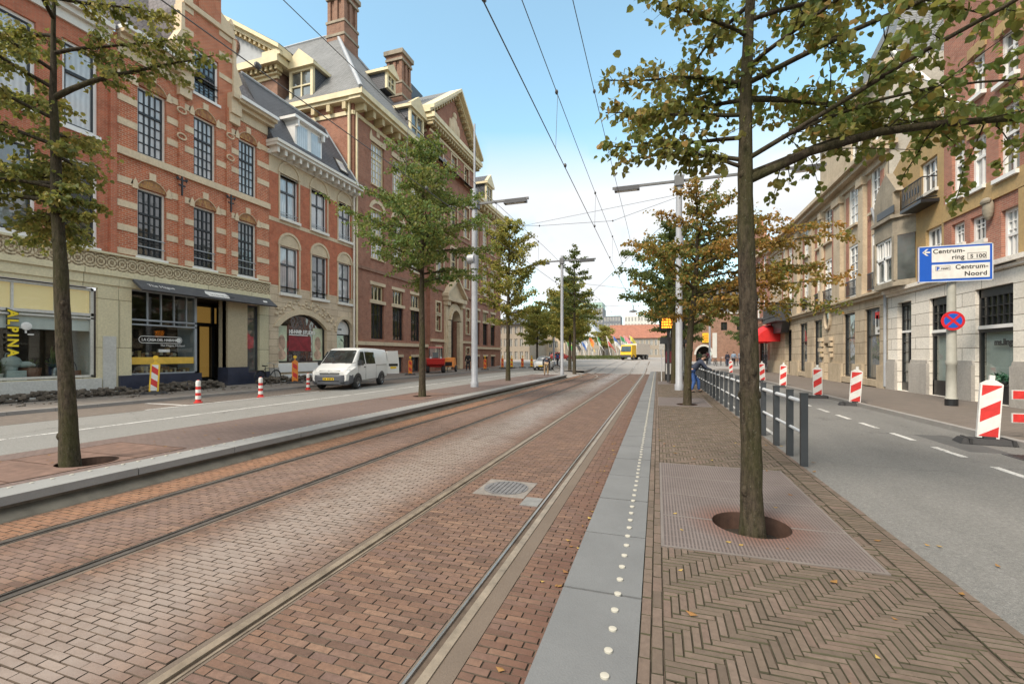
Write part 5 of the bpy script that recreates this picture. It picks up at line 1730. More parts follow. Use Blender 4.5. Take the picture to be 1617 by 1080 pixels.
# upper storeys of the main part
w1 = [Rr(1581, 1608, 334, 414, ref=1581), Rr(1532, 1557, 346, 386, ref=1532), Rr(1502.6, 1523, 356, 390, ref=1503)]
w2 = [Rr(1577, 1610, 174, 284, ref=1577), Rr(1532, 1557, 222, 304, ref=1532), Rr(1503, 1523, 230, 316, ref=1503)]
w3 = [Rr(1577, 1608, 60, 136, ref=1577), Rr(1533, 1555, 95, 160, ref=1533)]
extra = lambda ws, y0, y1: [(y0, y1, ws[0][2], ws[0][3])]
for y in (14.6, 13.0, 10.6, 8.6, 6.2, 4.4):
    w1 += extra(w1, y, y + 1.1); w2 += extra(w2, y - .2, y + 1.1); w3 += extra(w3, y - .2, y + 1.1)
ztop = 15.6
mb = MB()
wall(mb, FR, 3.0, YM, zc0 + .02, ztop, w1 + w2 + w3, .28)
mb.face([FR(3, .1, 0), FR(3, ztop, 0), FR(3, ztop, -10), FR(3, .1, -10)])
mb.face([FR(YM, zc0, 0), FR(YM, ztop, 0), FR(YM, ztop, -10), FR(YM, zc0, -10)])
mb.build('wall', M['brickR'], E)
for i, w in enumerate(w1): window(E, FR, *w, .15, 'white', 'g_dark' if i in (1, 2) else 'g_curt_sky', 3, (.55, .75) if i else (.62, .8), None, .09, .035, split=.5 if i == 0 else None, sill='offwhite', sill_o=.1)
for i, w in enumerate(w2): window(E, FR, *w, .15, 'white', ('g_mid', 'g_curt_sky')[i % 2], 2, (.78,), None, .10, .04, split=.6, sill='white', sill_o=.14)
for i, w in enumerate(w3): window(E, FR, *w, .15, 'white', 'g_mid', 2, (.7,), None, .10, .04, split=.55, sill='white', sill_o=.14)
mb = MB()
oz0, oz1 = Zp(1503, 352, XR), Zp(1503, 322, XR)
mb.fbox(FR, 3.0, YM - .02, oz0 + .12, oz1 + .05, -.02, .05)
mb.fbox(FR, 3.0, Yp(1611, XR), zc0 + .02, oz0 + .1, -.02, .04)
for w in w2: mb.fbox(FR, w[0] - .1, w[1] + .1, w[3] + .02, w[3] + .34, -.02, .05)
for w in w3: mb.fbox(FR, w[0] - .1, w[1] + .1, w[3] + .02, w[3] + .34, -.02, .05)
mb.fbox(FR, 3.0, YM - .02, ztop - .5, ztop, -.02, .3)
mb.split('ochre_band', M['ochre'], E)
mb = MB(); mb.ell(FR(Yp(1567, XR), Zp(1567, 330, XR), .1), (.12, .17, .36), 10, 8); mb.ell(FR(Yp(1567, XR), Zp(1567, 318, XR), .16), (.1, .2, .12), 8, 6); mb.build('carved_ornament', M['soot'], E, smooth=60)
mb = MB(); mb.face([FR(3, ztop, .2), FR(YM, ztop, .2), FR(YM, ztop + 4.4, -3.5), FR(3, ztop + 4.4, -3.5)]); mb.face([FR(YM, ztop, .2), FR(YM, ztop + 4.4, -3.5), FR(YM, ztop, -10)]); mb.build('roof', M['slatedark'], E)

# lower part with the sooty stone bay window
bz0, bz1 = zc0 + .02, 0
zlow = 9.2
lw1 = [Rr(1462, 1487, 365, 430, ref=1462)]
lw2 = [Rr(1453, 1480, 262, 312, ref=1453)]
mb = MB()
wall(mb, FR, YM + .002, YW, zc0 + .02, zlow, lw1 + lw2, .25)
mb.fprism(FR, [(YM + .1, zlow), (YW, zlow), (YW - .3, zlow + .3), (YM + .9, zlow + 1.9)], -.25, -.005)
mb.build('ochre_wall', M['ochre'], E)
for w in lw1 + lw2: window(E, FR, *w, .15, 'white', 'g_dark', 3, (.6,), None, .08, .035, sill='offwhite')
by0, by1 = Yp(1447, XR), YW - .12
mb = MB()
bo = .55
zz = [Zp(1411, 456, XR - bo), Zp(1411, 372, XR - bo), Zp(1411, 345, XR - bo), Zp(1411, 322, XR - bo)]
pl = [(by0, 0), (by0 + .55, bo), (by1, bo), (by1 + .05, 0)]
def bayslab(m_, z0, z1, g):
    q = [(pl[0][0] - g, -.02), (pl[1][0] - g * .6, bo + g), (pl[2][0] + g * .4, bo + g), (pl[3][0] + g * .3, -.02)]
    m_.loops([FR(u, z0, o) for u, o in q], [FR(u, z1, o) for u, o in q])
bayslab(mb, zc0 + .03, zz[0] + .35, 0); bayslab(mb, zz[1], zz[2], .0); bayslab(mb, zz[2], zz[2] + .14, .12)
for u, o in pl[1:3]: mb.fbox(FR, u - .09, u + .09, zz[0] + .35, zz[1], o - .2, o)
mb.fbox(FR, pl[1][0], pl[2][0], zz[2] + .14, zz[3] + .5, bo - .25, bo)
mb.fprism(FR, [(by0 + .3, zz[3] + .5), (by1, zz[3] + .5), (by1 - .2, zz[3] + .9), (by0 + 1.2, zz[3] + 1.5)], bo - .3, bo - .02)
BAY = mb.build('bay_window', M['soot'], E)
mb = MB()
a, b = pl[1][0] + .1, pl[2][0] - .1
for q in ((a, a + .08, zz[0] + .36, zz[1] - .01), (b - .08, b, zz[0] + .36, zz[1] - .01), (a, b, zz[0] + .36, zz[0] + .44), (a, b, zz[1] - .09, zz[1] - .01), (a, b, (zz[0] + zz[1]) / 2 + .25, (zz[0] + zz[1]) / 2 + .36), ((a + b) / 2 - .05, (a + b) / 2 + .05, zz[0] + .4, zz[1] - .05)): mb.fbox(FR, *q, bo - .16, bo - .05)
for i in (1, 2, 4, 5): x = a + (b - a) * i / 6; mb.fbox(FR, x - .015, x + .015, (zz[0] + zz[1]) / 2 + .36, zz[1] - .09, bo - .14, bo - .07)
mb.build('frame', M['white'], BAY)
mb = MB(); mb.fbox(FR, a, b, zz[0] + .36, zz[1] - .01, bo - .15, bo - .12)
mb.loops([FR(pl[0][0] + .03, zz[0] + .36, .03), FR(pl[1][0] - .05, zz[0] + .36, bo - .09), FR(pl[1][0] - .05, zz[1] - .01, bo - .09), FR(pl[0][0] + .03, zz[1] - .01, .03)], [FR(pl[0][0] + .06, zz[0] + .36, 0), FR(pl[1][0] - .02, zz[0] + .36, bo - .12), FR(pl[1][0] - .02, zz[1] - .01, bo - .12), FR(pl[0][0] + .06, zz[1] - .01, 0)])
mb.build('pane', M['g_mid'], BAY)
mb = MB()
g = [(YM + .3, .05), (YM + .3, .5), (by0 - .1, .5)]
for z in (zz[2] + .2, zz[2] + .95): mb.tube([FR(u, z, o) for u, o in g], .025, 6)
for i in range(15):
    u = YM + .3 + (by0 - YM - .4) * i / 14
    mb.tube([FR(u, zz[2] + .2, .5), FR(u, zz[2] + .95, .5)], .016, 5)
for i in range(1, 7): mb.fbox(FR, YM + .3 + i * .2, YM + .38 + i * .2, zz[2] + .45, zz[2] + .7, .48, .52)
mb.fbox(FR, YM + .25, by0 - .05, zz[2] + .0, zz[2] + .12, 0, .56)
mb.build('balcony_rail', M['black'], E)
mb = MB(); mb.fbox(FR, by0 + .4, by1 - .3, zz[2] + .25, zz[3] - .05, bo, bo + .02); mb.build('bay_panel', M['black'], BAY)
mb = MB(); mb.tube([FR(YW + .02, .2, .1), FR(YW + .02, zz[1], .1), FR(YW - .05, zz[1] + .2, .3), FR(YW - .05, zz[3] + .4, .62)], .06, 8); mb.build('downpipe', M['steelgrey'], E)
# white flagpole slanting from the upper wall
mb = MB(); mb.tube([FR(18.7, 9.7, .05), FR(20.4, 13.4, 1.6)], [.07, .05], 8); tag(mb.build('flagpole', M['white']), 'bare white flagpole slanting out from the right brick house', 'flagpole')

# ------------------------------------------------------------------ tan stone building
T = thing('stone_office', 'long tan sandstone office with red brick strips and tall white windows', 'building', (XR, 35, .1))
def Tr(pl_, pr, pt, pb): return Rr(pl_, pr, pt, pb, ref=pl_)
ZB = Zp(1398, 463, XR)
g_ = [Rr(1365.5, 1389, 487, 600, ref=1389), Rr(1332, 1350, 494, 595, ref=1350), Rr(1285.5, 1298, 502, 584, ref=1298), Rr(1263, 1274.5, 507, 587, ref=1274)]
zt_ = ZB - .55
g_ = [(a, b, .45, zt_) for a, b, _, _ in g_]
nic = Rr(1301, 1312, 533, 595, ref=1312); nic = (nic[0], nic[1], .12, 2.35)
arch = (Yp(1250, XR), Yp(1240, XR)); arch = (min(arch), max(arch), .12, 3.6)
colpx = [(1376, 1390), (1341, 1355), (1303, 1314), (1290.5, 1298.5), (1270.5, 1277.5), (1246, 1251), (1237, 1241.5)]
cu = [tuple(sorted((Yp(a, XR), Yp(b, XR)))) for a, b in colpx]
Z1 = (ZB + .25, Zp(1390, 364, XR)); Z2 = (Zp(1390, 328, XR), Zp(1390, 258, XR))
u1 = [(a, b, Z1[0], Z1[1]) for a, b in cu]; u2 = [(a, b, Z2[0], Z2[1]) for a, b in cu]
ZCT = 11.0
mb = MB()
wall(mb, FR, YW, YT, .1, ZB - .1, g_ + [nic, arch], .4)
mb.build('stone_base', M['tanblk'], T)
mb = MB()
wall(mb, FR, YW, YT, ZB - .1, ZCT, u1 + u2, .3)
mb.face([(XR, YT, .1), (XR, YT, ZCT), (XR + 12, YT, ZCT), (XR + 12, YT, .1)])
mb.build('wall', M['tan'], T)
mb = MB()
for a, b in cu:
    for x0, x1 in ((a - .38, a - .02), (b + .02, b + .38)): mb.fbox(FR, x0, x1, ZB + .3, ZCT - .9, -.02, .02)
mb.split('brick_strip', M['brickR'], T)
mb = MB()
for i in range(len(cu) - 1):
    mid = (cu[i][1] + cu[i + 1][0]) / 2
    wd = max(.2, min(.55, (cu[i + 1][0] - cu[i][1]) / 2 - .42))
    mb.fbox(FR, mid - wd, mid + wd, ZB + .16, ZB + 1.2, -.02, .24); mb.fbox(FR, mid - wd * .85, mid + wd * .85, ZB + 1.2, ZCT - .6, -.02, .18); mb.fbox(FR, mid - wd * 1.05, mid + wd * 1.05, ZCT - 1.0, ZCT - .6, -.02, .28)
mb.fbox(FR, YW + .02, YT, ZB - .1, ZB + .06, -.02, .18); mb.fbox(FR, YW + .02, YT, ZB + .06, ZB + .16, -.02, .3)
mb.fbox(FR, YW - .05, YT + .1, ZCT - .6, ZCT - .25, -.02, .12); mb.fbox(FR, YW - .15, YT + .2, ZCT - .25, ZCT, -.02, .45); mb.fbox(FR, YW - .2, YT + .3, ZCT, ZCT + .22, -.3, .65)
# ground piers stand proud
edges = sorted([YW + .05] + [x for q in g_ + [nic, arch] for x in q[:2]] + [YT])
for i in range(len(edges) - 1):
    a, b = edges[i], edges[i + 1]
    if any(h[0] < (a + b) / 2 < h[1] for h in g_ + [nic, arch]): continue
    mb.fbox(FR, a, b, .1, 1.15, -.02, .14)
for i in range(3): # oval window surround
    pass
oc = (Yp(1308, XR), Zp(1308, 502, XR))
for i in range(18):
    q0, q1 = 2 * math.pi * i / 18, 2 * math.pi * (i + 1) / 18
    mb.tube([FR(oc[0] + .42 * math.cos(q0), oc[1] + .68 * math.sin(q0), .03), FR(oc[0] + .42 * math.cos(q1), oc[1] + .68 * math.sin(q1), .03)], .09, 6)
for s_ in (nic[0] - .2, nic[1] + .2):
    for k in range(4): mb.fbox(FR, s_ - .16, s_ + .16, 1.5 + k * .32, 1.72 + k * .32, -.02, .22 if k % 2 else .16)
mb.split('stone_trim', M['tan'], T)
mb = MB(); mb.fprism(FR, [(oc[0] + .38 * math.cos(2 * math.pi * i / 18), oc[1] + .62 * math.sin(2 * math.pi * i / 18)) for i in range(18)], -.02, .02); mb.build('oval_window', M['g_dark'], T)
for q in g_:
    window(T, FR, *q, .14, 'black', 'g_mid', 1, (.62,), None, .08, .06, name='shop_window', sill='tan', sill_o=.12, sill_h=.3)
mb = MB(); mb.fbox(FR, nic[0], nic[1], nic[2], nic[3], -.34, -.3); mb.build('niche_panel', M['soot'], T)
window(T, FR, *arch, .3, 'black', 'g_dark', 2, (.7,), None, .08, .06, name='entrance_door')
for a, b, c, d in u1: window(T, FR, a, b, c, d, .08, 'white', random.choice(['g_curt_sky', 'g_mid', 'g_blue']), 2, (.17, .34, .51, .68, .84), None, .11, .05)
for a, b, c, d in u2: window(T, FR, a, b, c, d, .08, 'white', random.choice(['g_curt_sky', 'g_mid']), 2, (.25, .5, .75), None, .11, .05, sill='tan', sill_o=.15)
for a, b, c, d in u1:
    mb = MB()
    for z in (c + .06, c + .82): mb.fbox(FR, a - .1, b + .1, z, z + .05, .1, .14)
    n = 9
    for i in range(n + 1): u = a - .08 + (b - a + .16) * i / n; mb.fbox(FR, u - .012, u + .012, c + .1, c + .82, .108, .132)
    mb.fbox(FR, a - .1, a - .06, c + .82, c + .86, -.02, .1); mb.fbox(FR, b + .06, b + .1, c + .82, c + .86, -.02, .1)
    mb.build('balcony_rail', M['black'], T)
# projecting balcony near the far end over the entrance
mb = MB()
ba, bb = Yp(1251, XR), Yp(1228, XR)
mb.fbox(FR, ba, bb, ZB - .15, ZB + .1, .3, 1.15)
mb.fprism(FR, [(ba + .4, ZB - .15), (bb - .4, ZB - .15), (bb - 1.0, ZB - 1.0), (ba + 1.0, ZB - 1.0)], .0, .55)
for z in (ZB + .25, ZB + 1.1): mb.fbox(FR, ba, bb, z, z + .07, 1.05, 1.12)
for i in range(22): u = ba + (bb - ba) * i / 21; mb.fbox(FR, u - .03, u + .03, ZB + .1, ZB + 1.1, 1.06, 1.11)
mb.fbox(FR, ba, ba + .06, ZB + .1, ZB + 1.15, .2, 1.1)
mb.build('balcony', M['darkgrey'], T)
# attic and roof with a pale gable wall towards the camera
mb = MB()
mb.loops([(XR + .05, YW + .003, .2), (XR + .05, YW + .003, 14.8), (XR + 4.6, YW + .003, 14.8), (XR + 4.6, YW + .003, .2)], [(XR + .05, YW + .35, .2), (XR + .05, YW + .35, 14.8), (XR + 4.6, YW + .35, 14.8), (XR + 4.6, YW + .35, .2)])
mb.build('party_wall', M['render'], T)
mb = MB()
at = [(a - .1, b + .1, 11.8, 13.6) for a, b in cu[:2]]
wall(mb, FX(XR + .1, -1), YW + .01, YW + 9.0, ZCT + .22, 14.6, at, .3)
mb.fbox(FR, YW, YW + 9.1, 14.6, 14.9, -.4, .15)
mb.build('attic_wall', M['tan'], T)
for a, b, c, d in at: window(T, FX(XR + .1, -1), a, b, c, d, .15, 'white', 'g_mid', 2, (.3, .6), None, .09, .04)
mb = MB()
mb.face([FR(YW + 9.0, ZCT + .2, .2), FR(YT, ZCT + .2, .2), FR(YT, 15.6, -4), FR(YW + 9.0, 15.6, -4)])
mb.face([FR(YW + 9.0, ZCT + .2, .2), FR(YW + 9.0, 15.6, -4), FR(YW + 9.0, ZCT + .2, -8)])
# steep slate pyramid behind the party wall
tx, ty = XR + 2.6, YW + 3.4
P5 = [(tx - 2.5, ty - 2.9, 14.9), (tx + 2.5, ty - 2.9, 14.9), (tx + 2.5, ty + 2.9, 14.9), (tx - 2.5, ty + 2.9, 14.9)]
top = [(tx - .7, ty - .7, 19.4), (tx + .7, ty - .7, 19.4), (tx + .7, ty + .7, 19.4), (tx - .7, ty + .7, 19.4)]
mb.loops(P5, top)
mb.build('roof', M['slate'], T)
# red topped letting poster behind the glass
pz0 = Rr(1378.5, 1390, 491, 527, ref=1390)
mb = MB(); mb.fbox(FR, pz0[0], pz0[1], pz0[2], pz0[3], -.10, -.09)
mb.build
PO = mb.build('letting_poster', M['whitesheet'])
tag(PO, 'white and red letting poster hung in the tan office window', 'poster')
m2 = MB()
m2.fprism(FR, [(pz0[0], pz0[2] + .62 * (pz0[3] - pz0[2])), (pz0[1], pz0[2] + .72 * (pz0[3] - pz0[2])), (pz0[1], pz0[3]), (pz0[0], pz0[3])], -.089, -.084)
m2.build('red_top', M['red'], PO)
m2 = MB()
for i in range(2): m2.fbox(FR, pz0[0] + .1 + i * .3, pz0[0] + .32 + i * .3, pz0[2] + .35, pz0[2] + .9, -.089, -.084)
m2.fbox(FR, pz0[0] + .05, pz0[1] - .25, pz0[2] + .08, pz0[2] + .2, -.089, -.084)
m2.build('print', M['g_mid'], PO)

# ------------------------------------------------------------------ far brick house with red awnings
H = thing('corner_house', 'far red brick corner house with stepped gable behind the red awning', 'house', (XR, 53, .1))
mb = MB()
hw = [(47.4, 48.8, 5.3, 8.0), (50.2, 51.6, 5.3, 8.0), (53, 54.4, 5.3, 8.0), (47.4, 48.8, 9.2, 11.2), (50.2, 51.6, 9.2, 11.2), (53, 54.4, 9.2, 11.2), (46.8, 50, .4, 3.6), (51, 54.5, .4, 3.6)]
wall(mb, FR, YT + .01, 56, .1, 11.8, hw, .25)
mb.fprism(FR, [(46.2, 11.8), (55.8, 11.8), (54.5, 13), (53.5, 13), (53, 14.4), (52, 14.4), (51.5, 15.6), (50.5, 15.6), (50, 14.4), (49, 14.4), (48.5, 13), (47.5, 13)], -.3, 0)
mb.face([(XR, 56, .1), (XR, 56, 11.8), (22, 56, 11.8), (22, 56, .1)])
mb.face([(XR, 56, 11.8), (XR, 46, 11.8), (22, 46, 13), (22, 56, 13)])
mb.build('wall', M['brickR'], H)
for q in hw: window(H, FR, *q, .15, 'white' if q[3] > 4 else 'black', 'g_mid', 2, (.5,), None, .1, .06, sill='offwhite')
mb = MB(); mb.fbox(FR, YT + .02, 56.1, 4.4, 4.7, -.02, .3); mb.fbox(FR, YT + .02, 56.1, 11.6, 11.85, -.02, .25); mb.split('cornice', M['cream'], H)
mb = MB()
for z in (5.2, 6.1): mb.fbox(FR, 47, 49.2, z, z + .07, .8, .86)
for i in range(14): mb.fbox(FR, 47 + i * .168, 47.03 + i * .168, 5.1, 6.1, .81, .85)
mb.fbox(FR, 47, 49.2, 4.95, 5.12, 0, .9); mb.build('balcony', M['darkgrey'], H)
def dome_awning(y0, y1, z0, z1, out, label):
    t = thing('dome_awning', label, 'awning', FR((y0 + y1) / 2, z0, 0))
    n, k = 9, 8
    pts = [[None] * (n + 1) for _ in range(k + 1)]
    for i in range(k + 1):
        a = math.pi / 2 * i / k
        for j in range(n + 1):
            y = y0 + (y1 - y0) * j / n
            e = math.sin(math.pi * (.08 + .84 * j / n)) ** .45
            pts[i][j] = FR(y, z0 + (z1 - z0) * math.cos(a) * (.55 + .45 * e), out * math.sin(a) * (.75 + .25 * e) + .02)
    b = MB()
    for i in range(k):
        for j in range(n): b.face([pts[i][j], pts[i][j + 1], pts[i + 1][j + 1], pts[i + 1][j]])
    for j in (0, n):
        for i in range(k): b.face([pts[i][j], pts[i + 1][j], FR(y0 + (y1 - y0) * j / n, z0, .02)])
    b.build('canopy', M['canvasred'], t, smooth=50, weld=True)
    b = MB()
    for j in range(n): 
        p, q = pts[k][j], pts[k][j + 1]
        b.hexa([(p[0], p[1], p[2] - .28), (q[0], q[1], q[2] - .28), (q[0] + .02, q[1], q[2] - .28), (p[0] + .02, p[1], p[2] - .28), p, q, (q[0] + .02, q[1], q[2]), (p[0] + .02, p[1], p[2])])
    b.build('valance', M['canvasred'], t)
dome_awning(42.2, 45.6, 2.75, 4.35, 2.0, 'red domed awning over the entrance at the far end of the tan office')
dome_awning(46.6, 49.8, 2.75, 4.0, 1.8, 'smaller red domed awning on the far brick corner house')

# ------------------------------------------------------------------ the gate and buildings closing the street
G = thing('gate_house', 'old brown brick gate house with an arched passage closing the right road', 'building', (9, 78, .6))
FG = FY(78, -1)
mb = MB()
ga, gb = Xp(1099, 78), Xp(1124, 78)
wall(mb, FG, 4.0, 19, .3, 8.4, [(ga, gb, .5, 3.1), (9.7, 10.6, 5.6, 6.9), (12, 13, 5.6, 6.9), (14.2, 15.2, 5.6, 6.9), (14.2, 15.2, 2, 4.4)], .5)
spandrel(mb, FG, ga, gb, 1.7, 1.38, 3.102, -.5, -.002)
wall(mb, FX(4.0, -1), 78, 92, .3, 8.4, [], 0)
mb.build('wall', M['brickG'], G)
for q in ((9.7, 10.6, 5.6, 6.9), (12, 13, 5.6, 6.9), (14.2, 15.2, 5.6, 6.9), (14.2, 15.2, 2, 4.4)): window(G, FG, *q, .2, 'black', 'g_dark', 2, (.5,), None, .07, .05)
mb = MB(); mb.fbox(FG, ga, gb, .5, 3.1, -2.5, -2.4); mb.build('passage', M['interior'], G)
mb = MB(); archring(mb, FG, ga, gb, 1.7, 1.38, .3, -.02, .06); mb.fbox(FG, 4.0, 19, 8.2, 8.5, -.02, .2); mb.fbox(FG, Xp(1125, 78), Xp(1132, 78), 1.2, 5.2, -.02, .08); mb.split('stone_trim', M['palegrey'], G)
mb = MB(); mb.fprism(FG, [(3.6, 8.5), (19.2, 8.5), (14, 12.8), (7.5, 12.8)], -12, .2); mb.build('roof', M['slate'], G)
mb = MB(); mb.fbox(FG, Xp(1109, 78), Xp(1120, 78), Zy(1114, 541, 78), Zy(1114, 526, 78), .05, .2)
sg = mb.build('hanging_sign', M['yellow']); tag(sg, 'square yellow orange sign board above the gate house arch', 'sign')
m2 = MB(); x0, x1, z0, z1 = Xp(1109, 78), Xp(1120, 78), Zy(1114, 541, 78), Zy(1114, 526, 78)
for q in ((.2, .8, .15, .25), (.2, .8, .7, .8), (.25, .45, .35, .6), (.55, .75, .35, .6)): m2.fbox(FG, x0 + (x1 - x0) * q[0], x0 + (x1 - x0) * q[1], z0 + (z1 - z0) * q[2], z0 + (z1 - z0) * q[3], .2, .22)
m2.build('emblem', M['orange'], sg)

# far long building with red tiled roof behind the flags
M['farstone'] = stonemat('grey brown far masonry', (.34, .29, .23), (.2, .17, .13), .4)
def farbox(name, label, px0, px1, pyt, pyb, Y, depth, m, rows, cols, roof=None, zb=None, wf='offwhite', frame='farwin'):
    x0, x1 = Xp(px0, Y), Xp(px1, Y)
    z1 = Zy((px0 + px1) / 2, pyt, Y)
    zb = .6 if zb is None else zb
    t = thing(name, label, 'building', ((x0 + x1) / 2, Y + depth / 2, zb))
    f = FY(Y, -1)
    hs = []
    for i in range(cols):
        for j in range(rows):
            cu_, cv = x0 + (x1 - x0) * (i + .5) / cols, zb + (z1 - zb) * (j + .55) / rows
            wu, wv = (x1 - x0) / cols * .3, (z1 - zb) / rows * .3
            hs.append((cu_ - wu, cu_ + wu, cv - wv, cv + wv))
    b = MB()
    wall(b, f, x0, x1, zb, z1, hs, .3)
    for x in (x0, x1): b.face([(x, Y, zb), (x, Y, z1), (x, Y + depth, z1), (x, Y + depth, zb)])
    b.face([(x0, Y, z1), (x1, Y, z1), (x1, Y + depth, z1), (x0, Y + depth, z1)])
    b.build('wall', M[m], t)
    for h in hs[:96]:
        b = MB()
        w = .12 * (h[1] - h[0])
        for q in ((h[0], h[0] + w, h[2], h[3]), (h[1] - w, h[1], h[2], h[3]), ((h[0] + h[1]) / 2 - w / 2, (h[0] + h[1]) / 2 + w / 2, h[2], h[3]), (h[0], h[1], h[3] - w, h[3])): b.fbox(f, *q, -.2, -.1)
        o = b.build('window', M[wf], t)
        b = MB(); b.fbox(f, h[0], h[1], h[2], h[3], -.25, -.21); b.build('pane', M['g_mid'], o)
    if roof:
        b = MB()
        zr_ = z1 + roof[0]
        b.loops([(x0 - .5, Y - .6, z1 + .02), (x1 + .5, Y - .6, z1 + .02), (x1 + .5, Y + depth, z1 + .02), (x0 - .5, Y + depth, z1 + .02)], [(x0 + roof[0] * roof[2], Y + depth * .4, zr_), (x1 - roof[0] * roof[2], Y + depth * .4, zr_), (x1 - roof[0] * roof[2], Y + depth * .55, zr_), (x0 + roof[0] * roof[2], Y + depth * .55, zr_)])
        b.build('roof', M[roof[1]], t)
    return t
farbox('palace_wing', 'long low masonry wing with a red tiled roof behind the row of flags', 948, 1062, 534, 560, 165, 14, 'farstone', 2, 16, (5.2, 'redtile', .6), zb=.85)
farbox('grey_roofed_hall', 'hall with a broad pale grey roof left of the red roofed wing', 893, 946, 533, 560, 150, 18, 'farstone', 2, 7, (7.5, 'lead', .7), zb=.85)
M['towergrey'] = mat('grey tower cladding', (.15, .16, .18), .6, var=.1, scale=.2)
M['towergreen'] = mat('pale green crown cladding', (.30, .42, .37), .5, var=.1, scale=.2)
tw = farbox('office_tower', 'grey office tower with a pale green top, far behind the flags', 911, 952, 487, 560, 420, 25, 'towergrey', 9, 8, None, zb=.9)
mb = MB(); x0, x1 = Xp(911, 420), Xp(952, 420); z1 = Zy(931, 487, 420); mb.box(x0 + .6, x1 - .6, 420.6, 444, z1, Zy(931, 478, 420)); mb.build('crown', M['towergreen'], tw)
farbox('office_block', 'dark flat topped office block right of the far tower', 953, 980, 499, 560, 380, 20, 'towergrey', 6, 6, None, zb=.9)
farbox('office_block', 'low pale office slab on the skyline above the red roof', 986, 1037, 499, 560, 360, 20, 'palegrey', 6, 10, None, zb=.9)
# buildings at the far left behind the trees
farbox('townhouse', 'grey plastered town house behind the left trees, beside the brick institution', 786, 836, 512, 578, 84, 14, 'farstone', 3, 6, (3.5, 'slatedark', .6), zb=.2)
farbox('townhouse', 'tan plastered town house farther right behind the left trees', 838, 892, 520, 576, 100, 14, 'creamC', 3, 6, (4, 'tile', .6), zb=.4)
farbox('townhouse', 'brick town house half hidden behind the shelter and right trees', 1062, 1100, 505, 566, 105, 12, 'brickG', 3, 4, (4, 'slatedark', .6), zb=.6)
# ================================================================== TREES
def barkmat(name, c, moss):
    t = NT(name)
    pos = t.pos()
    m = t.n('ShaderNodeMapping'); m.inputs['Scale'].default_value = (1, 1, .3)
    t.l(pos, m.inputs[0])
    n = t.noise(m.outputs[0], 26, 6, .75)
    n2 = t.noise(m.outputs[0], 3, 5, .7)
    n3 = t.noise(pos, 55, 3, .6)
    c1 = t.mix(t.ramp(n, [(.35, 0), (.62, 1)]), sc(c, .38), sc(c, 1.7))
    c1 = t.mix(t.ramp(n2, [(.42, 0), (.62, .6)]), c1, moss)
    c1 = t.mix(t.ramp(n3, [(.64, 0), (.7, .5)]), c1, (.2, .21, .16))
    t.set(c1, .9, spec=.2)
    t.bump(n, .05)
    return t.m
M['bark'] = barkmat('mossy bark', (.062, .048, .034), (.058, .06, .018))
M['bark2'] = barkmat('grey brown bark', (.075, .06, .046), (.06, .062, .032))
def leafmat(name, stops, tint, amt=.5, tscale=.8):
    t = NT(name)
    g = t.n('ShaderNodeNewGeometry')
    n = t.noise(g.outputs['Position'], tscale, 4, .6)
    c = t.ramp(g.outputs['Random Per Island'], stops)
    c = t.mix(t.math('MULTIPLY', t.ramp(n, [(.46, 0), (.62, 1)]), amt), c, tint)
    t.set(c, .55, spec=.35)
    tr = t.n('ShaderNodeBsdfTranslucent')
    t.l(t.mix(.5, c, (.42, .42, .09)), tr.inputs[0])
    mx = t.n('ShaderNodeMixShader'); mx.inputs[0].default_value = .42
    t.l(t.b.outputs[0], mx.inputs[1]); t.l(tr.outputs[0], mx.inputs[2])
    t.l(mx.outputs[0], t.out.inputs[0])
    return t.m
GREEN = [(0, (0.056, 0.099, 0.026)), (.35, (0.099, 0.159, 0.035)), (.65, (0.151, 0.199, 0.048)), (.85, (0.238, 0.222, 0.056)), (1, (0.333, 0.190, 0.056))]
M['leaf_near'] = leafmat('near lime leaf', GREEN, (0.270, 0.159, 0.048), .42, 1.0)
M['leaf_front'] = leafmat('olive lime leaf', [(0, (0.071, 0.099, 0.028)), (.4, (0.127, 0.159, 0.040)), (.7, (0.206, 0.206, 0.056)), (1, (0.381, 0.285, 0.079))], (0.317, 0.215, 0.056), .5, .9)
M['leaf_green'] = leafmat('green street tree leaf', [(0, (0.056, 0.120, 0.035)), (.4, (0.095, 0.183, 0.048)), (.75, (0.143, 0.215, 0.056)), (1, (0.254, 0.238, 0.063))], (0.270, 0.190, 0.056), .3, .6)
M['leaf_yel'] = leafmat('yellow green leaf', [(0, (0.140, 0.182, 0.043)), (.4, (0.257, 0.278, 0.065)), (.75, (0.365, 0.332, 0.076)), (1, (0.471, 0.343, 0.085))], (0.321, 0.257, 0.065), .4, .4)
M['leaf_rust'] = leafmat('rust tinged leaf', [(0, (0.079, 0.120, 0.032)), (.35, (0.143, 0.167, 0.040)), (.65, (0.238, 0.190, 0.048)), (1, (0.412, 0.190, 0.048))], (0.381, 0.167, 0.040), .8, .45)
M['leaf_dark'] = leafmat('dark green leaf', [(0, (0.044, 0.083, 0.028)), (.5, (0.071, 0.123, 0.040)), (1, (0.143, 0.159, 0.048))], (0.127, 0.120, 0.040), .3, .5)

